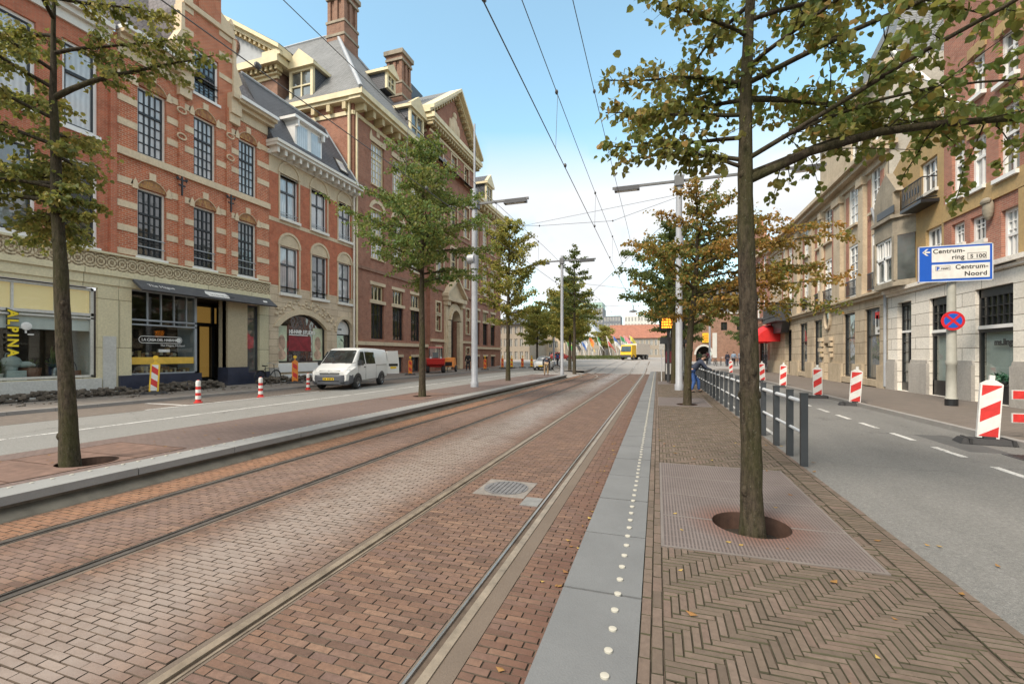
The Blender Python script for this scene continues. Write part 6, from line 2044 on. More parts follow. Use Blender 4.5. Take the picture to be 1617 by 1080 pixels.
def leaf(mb, p, s, d, m=0):
    """ovate leaf folded along its rib, hanging from p along direction d"""
    d = d.normalized()
    up = Vector((ru(-1, 1), ru(-1, 1), ru(-.2, 1)))
    side = d.cross(up)
    if side.length < 1e-3: side = Vector((1, 0, 0))
    side.normalize()
    nrm = side.cross(d) * (.16 * s)
    a = p + d * (.12 * s); b = p + d * (s * 1.0)
    l1 = p + d * (.3 * s) + side * (.36 * s) + nrm; l2 = p + d * (.68 * s) + side * (.33 * s) + nrm
    r1 = p + d * (.3 * s) - side * (.36 * s) + nrm; r2 = p + d * (.68 * s) - side * (.33 * s) + nrm
    n = len(mb.v)
    mb.v += [tuple(a), tuple(l1), tuple(l2), tuple(b), tuple(r2), tuple(r1)]
    mb.f += [(n, n + 1, n + 2, n + 3), (n, n + 3, n + 4, n + 5)]
    mb.m += [m, m]
def curve(p0, az, L_, rise, droop=.0, n=7, wig=.06):
    P = [Vector(p0)]
    d = Vector((math.cos(az) * math.cos(rise), math.sin(az) * math.cos(rise), math.sin(rise)))
    for i in range(n):
        d = (d + Vector((ru(-wig, wig) * 2.2, ru(-wig, wig) * 2.2, ru(-wig, wig) - droop / n))).normalized()
        P.append(P[-1] + d * (L_ / n))
    return P
def tree(name, label, cat, base, trunk, r0, limbs, ls, dens, seed, leafm, barkm='bark', group='street trees', twig=.38, sub=3, hang=.5, rexp=1.0):
    """trunk: list of points above base; limbs: list of (point on trunk t 0..1, azimuth, length, rise, droop[, radius])"""
    random.seed(seed)
    t = thing(name, label, cat, base, 0, group)
    B = Vector(base)
    P = [B + Vector(q) for q in trunk]
    wood = MB(); lv = MB()
    n = len(P)
    rad = [max(.012, r0 * (1 - (i / (n - 1)) ** 1.6 * .93)) for i in range(n)]
    rad[0] = r0 * 1.12
    # resample so the trunk is gently uneven
    Q, RQ = [], []
    for i in range(n - 1):
        for k in range(4):
            f = k / 4
            w = r0 * .05
            Q.append(P[i].lerp(P[i + 1], f) + (Vector((ru(-w, w), ru(-w, w), 0)) if (i or k) else Vector()))
            RQ.append((rad[i] + (rad[i + 1] - rad[i]) * f) * ru(.96, 1.04))
    Q.append(P[-1]); RQ.append(rad[-1])
    RQ[0] *= 1.16; RQ[1] *= 1.05
    wood.tube([Q[0] - Vector((0, 0, .12))] + Q, [RQ[0] * 1.3] + RQ, 12)
    for _ in range(7):
        k = int(ru(2, len(Q) * .6)); an = ru(0, 6.28)
        kp = Q[k] + Vector((math.cos(an), math.sin(an), 0)) * RQ[k] * .8
        wood.ell(kp, (RQ[k] * .42, RQ[k] * .42, RQ[k] * .6), 8, 6)
    def at(f):
        x = f * (len(Q) - 1); i = min(int(x), len(Q) - 2)
        return Q[i].lerp(Q[i + 1], x - i), RQ[i]
    def leaves(path, k):
        for _ in range(k):
            x = ru(.15, 1.0) * (len(path) - 1); i = min(int(x), len(path) - 2)
            p = path[i].lerp(path[i + 1], x - i) + Vector((random.gauss(0, ls * .5), random.gauss(0, ls * .5), random.gauss(0, ls * .4)))
            dr = (path[i + 1] - path[i]).normalized()
            d = dr * ru(-.1, .8) + Vector((ru(-1, 1), ru(-1, 1), ru(-1, .6) - hang))
            leaf(lv, p, ls * ru(.65, 1.25), d)
    for lb in limbs:
        f, az, Ln, rise, droop = lb[:5]
        p, r = at(f)
        br = lb[5] if len(lb) > 5 else min(r * .62, .014 + Ln * .013)
        bare = lb[6] if len(lb) > 6 else .18
        c = curve(p, az, Ln, rise, droop, 8)
        wood.tube(c, [max(.006, br * (1 - .85 * i / 8)) for i in range(9)], 7, caps=False)
        for i in range(1, 9):
            if i / 8 < bare: continue
            for s in range(sub):
                tl = Ln * twig * ru(.4, 1.0) * (1 - .45 * i / 8)
                a2 = az + (1 if s % 2 else -1) * ru(.35, 1.5) + (ru(-3, 3) if s == 2 else 0)
                q = c[i].lerp(c[i - 1], rnd())
                tw = curve(q, a2, tl, ru(-.25, .65), .35, 4, .1)
                wood.tube(tw, [max(.003, br * .28 * (1 - i / 10)) * (1 - .6 * k / 4) for k in range(5)], 4, caps=False)
                leaves(tw, int(dens * tl * ru(.55, 1.4) + rnd()))
        leaves(c[int(8 * bare):], int(dens * Ln * .5))
    wood.build('trunk', M[barkm], t, smooth=60)
    lv.build('crown', M[leafm], t)
    return t
def auto_limbs(n, f0, f1, prof, seed, rise=(.15, .6), droop=.25):
    random.seed(seed)
    out = []
    for i in range(n):
        q = (i + .5) / n
        f = f0 + (f1 - f0) * q + ru(-.015, .015)
        out.append((min(.99, f), i * 2.4 + ru(-.4, .4), prof(q) * ru(.78, 1.12), ru(*rise) + .35 * q, droop))
    return out
PI = math.pi
# near tree on the right platform, its long limb reaching over the road
nt = [(0, 0, -.07), (-.01, .0, .8), (-.03, 0, 1.7), (-.05, 0, 2.6), (-.06, .0, 3.3), (-.05, .02, 4.2), (.0, .03, 5.2), (.04, .0, 6.3), (.03, .02, 7.6)]
lim = [(.49, .02, 4.6, .50, .75, .045, .36), (.52, PI * .97, 1.15, .25, .15, .022, .2), (.55, 2.7, 1.4, .2, .2, .022), (.51, PI * 1.12, 1.0, .35, .1, .02), (.50, .35, 3.2, .42, .35, .03, .25), (.52, -.35, 3.4, .35, .2, .024, .2), (.60, 2.5, 1.3, .3, .2, .022), (.62, PI * 1.08, 1.3, .25, .25, .022), (.60, .9, 2.4, .3, .2, .026),
       (.62, -.1, 3.4, .35, .35, .026, .2), (.52, .12, 3.0, .62, .9, .020, .2), (.58, PI * 1.02, 1.3, .15, .0, .022)]
random.seed(3)
lim += [(.60 + .019 * i, i * 2.4 + .5, 1.45 + .35 * math.cos(i * 2.4 + .5), ru(.0, .4), .3, .022) for i in range(17)] + [(.85 + .03 * i, i * 2.4, 1.5, .5, .2, .02) for i in range(5)]
tree('street_tree', 'near lime tree in the large grate on the right platform, long limb over the road', 'tree', (.84, 4.62, -.02), nt, .092, lim, .076, 33, 12, 'leaf_near', sub=4, twig=.34)
# second tree on the right platform with rust coloured patches
st_ = [(0, 0, -.07), (.03, 0, 1.2), (.10, 0, 2.4), (.22, .0, 3.6), (.3, .02, 4.9), (.3, 0, 6.2), (.25, 0, 7.8)]
def prof_round(w): return lambda q: w * (math.sin(PI * min(1, .25 + q * .78)) ** .8)
lim = auto_limbs(26, .34, .98, prof_round(2.5), 5) + [(.42, -.1, 4.0, .25, .45, .05, .25), (.5, .3, 3.6, .3, .3, .045, .25), (.46, -.5, 3.8, .3, .5, .04, .25), (.56, .15, 3.9, .3, .4, .04, .2), (.62, -.35, 3.9, .25, .35, .036, .2), (.66, .45, 3.4, .3, .35, .036, .2), (.72, -.05, 3.6, .2, .3, .032, .2), (.78, .3, 3.0, .2, .3, .03, .2)]
tree('street_tree', 'second lime tree on the right platform, with rust coloured leaf patches', 'tree', (.92, 15.45, -.02), st_, .115, lim, .105, 32, 21, 'leaf_rust', sub=4)
tree('street_tree', 'third tree on the right platform, dark green crown beside the tram shelter', 'tree', (.9, 26.6, -.02), [(0, 0, -.07), (0, 0, 2.5), (.05, 0, 4.5), (0, 0, 7), (0, 0, 9.6)], .15, auto_limbs(28, .42, .98, prof_round(3.1), 6), .15, 30, 31, 'leaf_dark', sub=4)
tree('street_tree', 'fourth tree of the right row, dark crown beyond the tram shelter', 'tree', (1.2, 40.5, 0), [(0, 0, -.07), (0, 0, 3), (.05, 0, 5), (0, 0, 7.5), (0, 0, 9.8)], .15, auto_limbs(28, .3, .98, prof_round(3.2), 7), .2, 20, 41, 'leaf_dark', sub=4)
# left platform row
ft = [(0, 0, -.07), (-.07, 0, .9), (-.16, 0, 1.9), (-.23, 0, 2.9), (-.30, 0, 3.8), (-.36, 0, 4.7), (-.41, 0, 5.7), (-.40, 0, 6.8), (-.38, 0, 8.2)]
lim = [(.50, PI * .95, 2.2, .05, .25, .04, .25), (.50, .4, .5, .0, .3, .02, .1), (.52, 3.6, 2.2, .1, .3, .035), (.50, 2.6, 1.9, .0, .2, .03), (.73, .45, 2.4, .7, .3, .045, .35), (.55, .1, .45, .1, .4, .018), (.53, 1.2, .6, .1, .3, .018), (.58, 2.9, 2.1, .15, .1, .03), (.56, PI * 1.05, 2.3, .1, .15, .03), (.62, PI * .9, 2.2, .1, .15, .03), (.55, PI * 1.2, 2.0, .2, .2, .03), (.62, 2.4, 2.0, .2, .1, .03), (.64, 4.0, 1.9, .3, .1, .03), (.52, -.6, .5, .0, .4, .018), (.62, -.3, .5, .2, .2, .018)]
lim += [(.66 + .03 * i, (PI + ru(-1.2, 1.2)) if i < 4 else i * 2.4 + 1.1, 2.2 - .07 * i, .4, .2, .03) for i in range(11)]
tree('street_tree', 'leaning lime tree at the left front of the far platform', 'tree', (-8.36, 4.25, -.02), ft, .104, lim, .078, 54, 51, 'leaf_front', sub=4)
tg = [(0, 0, -.07), (0, 0, 2.0), (-.02, 0, 4.2), (0, .0, 6), (.02, 0, 8), (0, 0, 10.1)]
lim = auto_limbs(44, .43, .985, lambda q: 3.35 * (1 - q) ** .8 * (.72 + .5 * min(1, q * 4)) + .25, 8, (.1, .45), .2)
tree('street_tree', 'full green conical tree on the left platform beside the white van', 'tree', (-8.72, 15.35, -.02), tg, .12, lim, .105, 31, 61, 'leaf_green', sub=4, twig=.42)
lim = auto_limbs(34, .3, .985, lambda q: 2.5 * (math.sin(PI * (.2 + .8 * q)) ** .9) + .15, 9, (.25, .7), .1)
tree('street_tree', 'slender yellow green tree behind the lamp pole on the left platform', 'tree', (-8.95, 26.5, -.02), [(0, 0, -.07), (0, 0, 2.6), (0, 0, 4.4), (.05, 0, 6.5), (.1, 0, 8.5), (.05, 0, 10.4)], .13, lim, .15, 26, 71, 'leaf_yel', sub=4)
for (x, y, h, w, sd, lm, lb) in ((-11.5, 55, 9.5, 4.0, 81, 'leaf_yel', 'broad yellow green tree at the end of the left road'), (-8.9, 47, 10.3, 3.0, 82, 'leaf_yel', 'tall olive tree past the end of the left platform'), (-16.5, 62, 8.5, 3.6, 83, 'leaf_yel', 'low yellow green tree beside the brick institution'), (-11.5, 101, 7.4, 3.0, 84, 'leaf_yel', 'small light green tree behind the row of flags'), (-13.5, 74, 9.0, 4.2, 85, 'leaf_green', 'green tree in the square far behind the left trees')):
    lim = auto_limbs(30, .3, .98, prof_round(w), sd)
    tree('street_tree', lb, 'tree', (x, y, pz(x, y) if y > PZ0 else 0), [(0, 0, -.07), (0, 0, h * .3), (.05, 0, h * .5), (0, 0, h * .8), (0, 0, h)], .16, lim, .26, 17, sd, lm, 'bark2', sub=4, group='trees round the square')
# tiered dark tree
lim = auto_limbs(28, .44, .99, lambda q: 2.4 * (1 - q) ** .75 + .25, 10, (.0, .25), .15)
tree('street_tree', 'dark tiered cone shaped tree behind the grey pole at the platform end', 'tree', (-7.6, 42.5, -.1), [(0, 0, -.07), (0, 0, 3), (0, 0, 6), (0, 0, 9.5), (0, 0, 12.4)], .15, lim, .19, 26, 91, 'leaf_dark', 'bark2', sub=3, twig=.3)
for (x, y, h, w, sd, lb) in ((12.5, 71, 7.5, 3, 95, 'dark green tree before the gate house beside the parked bicycles'), (3.2, 60, 9.5, 3.6, 96, 'large dark green tree behind the tram shelter')):
    tree('street_tree', lb, 'tree', (x, y, pz(x, y)), [(0, 0, -.07), (0, 0, h * .3), (.05, 0, h * .5), (0, 0, h * .8), (0, 0, h)], .16, auto_limbs(28, .3, .98, prof_round(w), sd), .26, 15, sd, 'leaf_dark', 'bark2', sub=4, group='trees round the square')
# ================================================================== STREET FURNITURE
random.seed(99)
# ---- railing on the platform edge: each post a part, two long rails
RA = thing('platform_railing', 'grey post and rail fence along the road edge of the right platform', 'railing', (2.02, 18, 0))
ys = [6.95 + 0]
posts = [7.43, 8.15, 9.0] + [9.0 + 1.02 * i for i in range(1, 27)]
mb0 = None
for y in posts:
    b = MB(); b.box(1.975, 2.065, y - .035, y + .035, -.05, 1.04); b.box(1.97, 2.07, y - .04, y + .04, 1.04, 1.055); b.build('post', M['postgrey'], RA)
for z, r in ((.92, .034), (.47, .024)):
    b = MB(); b.tube([(2.02, y, z) for y in (posts[0] + .03, posts[-1])], r, 8); b.build('rail', M['railgrey'], RA, smooth=60)

M['lamparm'] = mat('dark grey lamp arm', (.13, .135, .14), .5)
# ---- catenary and lamp poles
def lamp_pole(label, base, H, r, arm0, arm1, az, drum=None, top=None):
    t = thing('tram_pole', label, 'pole', base, 0, 'tram wire poles')
    x, y, z = base
    b = MB(); b.lathe([(0, -.05), (r * 1.25, -.05), (r * 1.25, .25), (r, .3), (r * .92, H * .6), (r * .85, H), (0, H)], base, 16)
    if top: b.lathe([(0, H), (r * .35, H), (r * .3, top), (0, top)], base, 10)
    b.build('mast', M['polegrey'], t, smooth=50)
    if drum:
        b = MB(); b.tube([(x - .30, y - .08, z + drum), (x + .05, y - .08, z + drum)], .24, 16); b.lathe([(0, drum - .5), (r * 1.25, drum - .5), (r * 1.25, drum + .45), (0, drum + .45)], base, 14); b.build('drum_lamp', M['polegrey'], t, smooth=40)
    b = MB(); b.box(arm0, arm1, y - .045, y + .045, z + az - .06, z + az + .05)
    b.box(x - r * 1.3, x + r * 1.3, y - r * 1.3, y + r * 1.3, z + az - .25, z + az + .2)
    b.build('arm', M['lamparm'], t)
    for e, d in ((arm0, -1), (arm1, 1)):
        if abs(e - x) < 1.2: continue
        b = MB(); x0, x1 = sorted((e - d * .1, e - d * 1.25)); b.box(x0, x1, y - .14, y + .14, z + az - .19, z + az - .07); b.box(x0 + .05, x1 - .05, y - .1, y + .1, z + az - .07, z + az + .02)
        o = b.build('lamp_head', M['darkgrey'], t)
        b = MB(); b.box(x0 + .12, x1 - .12, y - .1, y + .1, z + az - .205, z + az - .19); b.build('lens', M['lampglass'], o)
    return t
lamp_pole('tall grey tram wire pole on the right platform with a long two ended lamp arm', (.95, 21.8, 0), 10.0, .155, -2.05, 6.75, 9.62, drum=6.6)
lamp_pole('grey tram wire pole with a drum lamp on the left platform', (-8.8, 20.75, 0), 10.0, .16, -11.3, -5.95, 9.25, drum=6.45, top=13.3)
lamp_pole('thin grey tram pole at the far end of the left platform', (-7.3, 35.2, 0), 9.6, .13, -9.6, -4.6, 9.2)
lamp_pole('far tram pole beyond the right shelter with one lamp arm', (1.05, 44.6, 0), 10.0, .15, -2.2, 1.2, 9.5)
lamp_pole('distant grey tram pole on the left edge of the square', (-13.6, 60, .2), 9.5, .14, -15.5, -10.8, 8.6)
lamp_pole('distant grey tram pole on the right of the square by the gate', (6.8, 66, .4), 8.5, .13, 4.6, 7.0, 8.2)

# ---- overhead wires
M['wire'] = mat('dark wire', (.09, .09, .095), .5)
def wire(name, label, pts, r=.011, clamps=(), group='overhead wires'):
    b = MB(); b.tube(pts, r, 5)
    for c in clamps: b.ell(c, (.035, .06, .05), 6, 5)
    return tag(b.build(name, M['wire']), label, 'wire', group)
def wz(z0, y, sag): # shallow sag between supports every 22 m
    q = ((y - 1) % 22) / 22
    return z0 - sag * 4 * q * (1 - q)
YY = [-6 + 2 * i for i in range(36)]
for x, zc_, zm, a, b_ in ((-2.0, 5.88, 7.15, 'right', 'near'), (-5.55, 5.78, 7.2, 'left', 'far')):
    wire('contact_wire', f'lower contact wire over the {a} hand tram track', [(x, y, zc_) for y in (-6, 30, 66)], .009, [(x, y, zc_ + .05) for y in range(0, 60, 5)])
    wire('messenger_wire', f'upper carrying wire sagging above the {a} hand tram track', [(x + .02, y, wz(zm, y, .12)) for y in YY], .0075, [(x + .02, y, wz(zm, y, .12)) for y in range(3, 60, 6)])
    for i, y in enumerate(range(3, 62, 6)):
        wire('dropper_wire', f'thin dropper between the two wires of the {a} track', [(x, y, zc_), (x + .02, y + .1, wz(zm, y, .12))], .005, group=f'droppers of the {a} track')
wire('feeder_wire', 'single feeder wire nearest the right trees', [(-1.42, y, wz(8.0, y, .15)) for y in YY], .008, [(-1.42, 5.2, wz(8.0, 5.2, .15)), (-1.42, 10.6, wz(8.0, 10.6, .15))])
wire('span_wire', 'cross wire between the left and right tram poles above both tracks', [(-8.8, 20.75, 8.2), (-5.5, 21.1, 7.95), (-2, 21.4, 7.95), (.95, 21.8, 8.9)], .010, [(-5.5, 21.1, 7.95), (-2, 21.4, 7.95)])
wire('span_wire', 'farther cross wire from the platform end pole to the far right pole', [(-7.3, 35.2, 7.9), (-5.5, 37, 7.5), (-2, 41, 7.5), (1.05, 44.6, 8.4)], .012)
wire('span_wire', 'diagonal wire from the right pole towards the far left pole', [(.95, 21.8, 8.3), (-6, 43, 7.6), (-13.6, 60, 8.2)], .012)
wire('span_wire', 'high diagonal wire from the left institution wall to the right pole', [(-20.4, 30, 12), (-9, 27.5, 9.9), (.95, 21.8, 9.0)], .010)
wire('span_wire', 'long distant cross wire carrying the hanging street lamp', [(-13.6, 60, 8.6), (-3.2, 60, 8.0), (9.6, 57, 8.6)], .014)
hl = thing('hanging_lamp', 'small dark street lamp hanging on the distant cross wire', 'lamp', (-3.0, 60, 7.3))
b = MB(); b.lathe([(0, .75), (.03, .75), (.05, .3), (.5, .12), (.55, .02), (.0, .04)], (-3.0, 60, 7.25), 14); b.build('shade', M['darkgrey'], hl, smooth=40)
b = MB(); b.ell((-3.0, 60, 7.26), (.3, .3, .1)); b.build('lens', M['lampglass'], hl)

# ---- red white beacons on the right, orange ones on the left
def beacon(label, loc, rz, m1, m2, frame, h=1.05, w=.29, tilt=0.0, lampm=None, flip=1, group=None, zb=0.12):
    t = thing('traffic_beacon', label, 'beacon', loc, rz, group)
    # built at origin, then moved
    return t
def build_beacon(label, loc, rz, m1, m2, frame, h=.98, w=.30, tilt=.0, lamp=False, flip=1, group=None):
    t = thing('traffic_beacon', label, 'beacon', (0, 0, 0), 0, group)
    T = Matrix.Translation((0, 0, .1)) @ Matrix.Rotation(tilt, 4, 'Y') @ Matrix.Translation((0, 0, 0))
    fr = lambda u, v, o: tuple(T @ Vector((u, -o, v)))
    b = MB()
    hw = w / 2
    b.fprism(fr, [(-hw, 0), (hw, 0), (hw, h), (hw * .35, h + .07), (-hw * .35, h + .07), (-hw, h)], -.03, .03)
    b.fprism(fr, [(-.035, h + .07), (.035, h + .07), (.035, h + .16), (-.035, h + .16)], -.025, .025)
    bo = b.build('board', frame, t)
    a = hw - (.05 if lamp else .022)
    st, bg = MB(), MB()
    bg.fbox(fr, -a, a, .03, h - .02, .03, .033)
    per, sl = .48, .7
    k = -1
    while k * per < h + .4:
        # one diagonal red bar clipped to the board
        z0 = k * per + .28
        poly = [(-a, z0), (a, z0 + sl * 2 * a * flip), (a, z0 + .24 + sl * 2 * a * flip), (-a, z0 + .24)]
        # clip in v
        def clip(pl, lim, sgn):
            out = []
            for i in range(len(pl)):
                p, q = pl[i], pl[(i + 1) % len(pl)]
                ip, iq = sgn * (p[1] - lim) >= 0, sgn * (q[1] - lim) >= 0
                if ip: out.append(p)
                if ip != iq:
                    f = (lim - p[1]) / (q[1] - p[1]); out.append((p[0] + f * (q[0] - p[0]), lim))
            return out
        pl = clip(clip(poly, .03, 1), h - .02, -1) if True else poly
        if len(pl) >= 3: st.fprism(fr, pl, .033, .036)
        k += 1
    bg.build('sheeting', m2, bo); st.build('stripe', m1, bo)
    b = MB(); b.hexa([(-.42, -.2, 0), (.42, -.2, 0), (.42, .2, 0), (-.42, .2, 0), (-.36, -.14, .09), (.36, -.14, .09), (.36, .14, .09), (-.36, .14, .09)])
    b.box(-.30, -.26, -.205, .205, .005, .1); b.box(.26, .30, -.205, .205, .005, .1); b.box(-.08, .08, -.1, .1, .09, .13)
    b.build('foot', M['rubber'], t)
    if lamp:
        b = MB(); b.tube([fr(0, h + .26, -.05), fr(0, h + .26, .05)], .085, 12); b.build('warning_lamp', M['yellow'], t, smooth=40)
    t.location = loc; t.rotation_euler = (0, 0, rz)
    return t
RW_ = dict(m1=M['red'], m2=M['whitesheet'], frame=M['whitesheet'], group='red and white beacons along the right kerb')
OW_ = dict(m1=M['red'], m2=M['whitesheet'], frame=M['yellow'], group='orange framed beacons along the left pavement')
build_beacon('nearest red and white beacon on a black foot, leaning at the right kerb', (5.70, 10.35, 0), -.16, tilt=.055, **RW_)
build_beacon('second nearest red and white beacon at the right kerb, before the tan office shop windows', (6.0, 16.9, 0), -.2, tilt=.06, **RW_)
build_beacon('third red and white beacon at the right kerb, in front of the narrow niche', (5.72, 19.4, 0), -.1, tilt=-.01, **RW_)
build_beacon('fourth red and white beacon at the right kerb', (5.92, 25.1, 0), -.15, tilt=.03, **RW_)
build_beacon('fifth red and white beacon, just before the red domed awning', (6.0, 30, 0), -.1, tilt=-.03, **RW_)
build_beacon('farthest red and white beacon, beside the parked bicycles', (6.1, 42.7, 0), -.1, tilt=.0, **RW_)
build_beacon('yellow framed beacon with lamp before the cigar shop window', (-18.55, 12.0, .1), .9, lamp=True, tilt=.05, h=1.05, flip=-1, **OW_)
OO = dict(m1=M['red'], m2=M['orange'], frame=M['orange'], group='orange framed beacons along the left pavement')
build_beacon('orange beacon with lamp beside the white van and the arched shop window', (-18.5, 19.0, .1), .8, lamp=True, h=1.05, flip=-1, **OO)
build_beacon('orange beacon behind the white van at the institution basement', (-17.9, 29.7, .1), .6, lamp=True, flip=-1, **OO)
build_beacon('orange beacon right of the institution portal', (-16.9, 42.6, .1), .5, lamp=True, flip=-1, **OO)
for i, (x, y, lb) in enumerate(((-17.0, 48.3, 'leftmost of the cluster of four orange beacons at the end of the institution'), (-16.3, 49.6, 'second beacon in the cluster at the end of the institution'), (-15.2, 50.3, 'third beacon in the cluster at the end of the institution, behind the thin trunk'), (-14.2, 50.8, 'rightmost beacon of the cluster at the end of the institution'))):
    build_beacon(lb, (x, y, .12), .4 + .1 * i, M['red'], M['yellow'] if i % 2 else M['orange'], M['yellow'] if i % 2 else M['orange'], lamp=True, flip=-1, group='orange framed beacons along the left pavement')

# ---- short red and white bollards in the left parking lane
def post(label, loc):
    t = thing('flexible_bollard', label, 'bollard', loc, 0, 'red and white bollards in the left parking lane')
    x, y, z = loc
    b = MB(); b.lathe([(0, 0), (.13, 0), (.13, .03), (.085, .05), (.07, .62), (.075, .66), (.06, .74), (.02, .77), (0, .77)], loc, 14); o = b.build('body', M['red'], t, smooth=50)
    b = MB()
    for z0, z1, r0, r1 in ((.12, .24, .0835, .0805), (.34, .45, .0785, .076), (.55, .77, .0745, .02)): 
        if z1 > .7: b.lathe([(.074, z0), (.0735, .62), (.0785, .66), (.0635, .742), (.0, .775)], loc, 14)
        else: b.lathe([(r0, z0), (r1 + .002, z1)], loc, 14)
    b.split('white_band', M['whitesheet'], o, 50)
post('red and white bollard nearest, before the cigar shop', (-14.7, 10.9, 0))
post('middle red and white bollard, before the parked bicycle', (-14.4, 13.1, 0))
post('farthest red and white bollard, by the nose of the white van', (-15.4, 16.6, 0))

# ---- red and white barrier at the right edge
t = thing('road_barrier', 'red and white plank barrier on the pavement at the right edge', 'barrier', (7.2, 10.5, .1))
for z0, z1 in ((.80, .97), (.38, .55)):
    b = MB(); b.box(6.12, 8.5, 10.47, 10.5, z0, z1); o = b.build('plank', M['whitesheet'], t)
    b = MB()
    for i in range(4): b.box(6.13 + i * .62 + (.0 if i else 0), 6.13 + i * .62 + .42, 10.464, 10.469, z0 + .012, z1 - .012)
    b.build('red_panel', M['red'], o)
for x in (6.75, 8.2):
    b = MB(); b.tube([(x, 10.53, .9), (x - .05, 10.2, .1)], .02, 6); b.tube([(x, 10.53, .9), (x + .02, 10.95, .1)], .02, 6); b.build('leg', M['darkgrey'], t)

# ---- blue direction sign on a beige lamp column
SX, SY = 8.36, 16.7
t = thing('direction_sign', 'big blue and white direction sign on a beige pole before the white shops', 'sign', (SX, SY, .1))
b = MB(); b.lathe([(0, 0), (.15, 0), (.15, .22), (.125, .25), (.12, 1.2), (.135, 1.22), (.135, 1.32), (.12, 1.36), (.10, 3.7), (.095, 4.6), (0, 4.6)], (SX, SY, .1), 18); po = b.build('pole', M['pole_beige'], t, smooth=40)
b = MB(); b.lathe([(.152, 0), (.152, .2)], (SX, SY, .1), 18); b.build('foot_band', M['black'], po)
SYF = SY - .16
f = FY(SYF, -1)
x0, x1, z0, z1 = Xp(1450, SYF), Xp(1568.5, SYF), Zy(1509, 444.5, SYF), Zy(1509, 386.5, SYF)
b = MB(); b.fbox(f, x0, x1, z0, z1, -.03, .0); sb = b.build('board', M['signblue'], t)
b = MB(); W_ = x1 - x0; Hh = z1 - z0
e = .012
for q in ((x0, x1, z0, z0 + e * 2), (x0, x1, z1 - e * 2, z1), (x0, x0 + e * 2, z0, z1), (x1 - e * 2, x1, z0, z1)): b.fbox(f, *q, .0005, .004)
b.build('border', M['railgrey'], sb)
px0 = x0 + W_ * .185; px1 = x0 + W_ * .955
b = MB(); b.fbox(f, px0, px1, z0 + Hh * .545, z0 + Hh * .93, .001, .006); b.fbox(f, px0, px1, z0 + Hh * .085, z0 + Hh * .48, .001, .006); wp = b.build('panel', M['whitesheet'], sb)
b = MB()
def sgn(txt, size, ux, vz, al='LEFT'):
    textmesh(b, txt, size, basis(f(x0 + W_ * ux, z0 + Hh * vz, .007), (1, 0, 0), (0, 0, 1)), 0, .002, al, 1.06, .004)
sgn('Centrum-', .18, .20, .785); sgn('ring', .18, .455, .61); sgn('S 100', .15, .70, .617)
sgn('Centrum-', .18, .935, .335, 'RIGHT'); sgn('Noord', .18, .92, .145, 'RIGHT'); sgn('route', .085, .31, .345)
rx0, rx1, rz0, rz1 = x0 + W_ * .665, x0 + W_ * .91, z0 + Hh * .585, z0 + Hh * .755
for q in ((rx0, rx1, rz0, rz0 + .01), (rx0, rx1, rz1 - .01, rz1), (rx0, rx0 + .01, rz0, rz1), (rx1 - .01, rx1, rz0, rz1)): b.fbox(f, *q, .006, .009)
rx0, rx1, rz0, rz1 = x0 + W_ * .235, x0 + W_ * .435, z0 + Hh * .31, z0 + Hh * .43
for q in ((rx0, rx1, rz0, rz0 + .007), (rx0, rx1, rz1 - .007, rz1), (rx0, rx0 + .007, rz0, rz1), (rx1 - .007, rx1, rz0, rz1)): b.fbox(f, *q, .006, .009)
b.build('lettering', M['black'], wp)
b = MB(); textmesh(b, 'P', .13, basis(f(x0 + W_ * .25, z0 + Hh * .325, .007), (1, 0, 0), (0, 0, 1)), 0, .002, bold=.008); b.build('parking_letter', M['signblue'], wp)
b = MB(); ax, az = x0 + W_ * .055, z0 + Hh * .83
for p in ([(0, 0), (.10, .10), (.15, .10), (.05, 0)], [(0, 0), (.05, 0), (.15, -.10), (.10, -.10)], [(.035, .022), (.19, .022), (.19, -.022), (.035, -.022)]): b.fprism(f, [(ax + u, az + v) for u, v in p], .002, .006)
b.build('arrow', M['whitesheet'], sb)
# no stopping disc
cx, cz = Xp(1505, SY - .17), Zy(1505, 506.5, SY - .17)
f2 = FY(SY - .17, -1)
def disc(r, o, m_, nm, par, n=28):
    b = MB(); b.fprism(f2, [(cx + r * math.cos(2 * PI * i / n), cz + r * math.sin(2 * PI * i / n)) for i in range(n)], o - .01, o); return b.build(nm, m_, par)
nd = disc(.285, .0, M['signred'], 'no_stopping_disc', t)
disc(.215, .006, M['signblue'], 'blue_field', nd)
b = MB()
for a in (PI / 4, 3 * PI / 4):
    c, s = math.cos(a), math.sin(a)
    b.fprism(f2, [(cx + c * r - s * w, cz + s * r + c * w) for r, w in ((-.25, -.032), (.25, -.032), (.25, .032), (-.25, .032))], .006, .011 + (.002 if a > 1 else 0))
b.build('red_cross', M['signred'], nd)
b = MB(); b.tube([(SX, SY - .1, cz), (SX, SY - .17, cz)], .05, 8); b.tube([(SX - .1, SY - .12, z0 + .2), (SX + .1, SY - .12, z0 + .2)], .03, 8); b.build('bracket', M['steelgrey'], po)

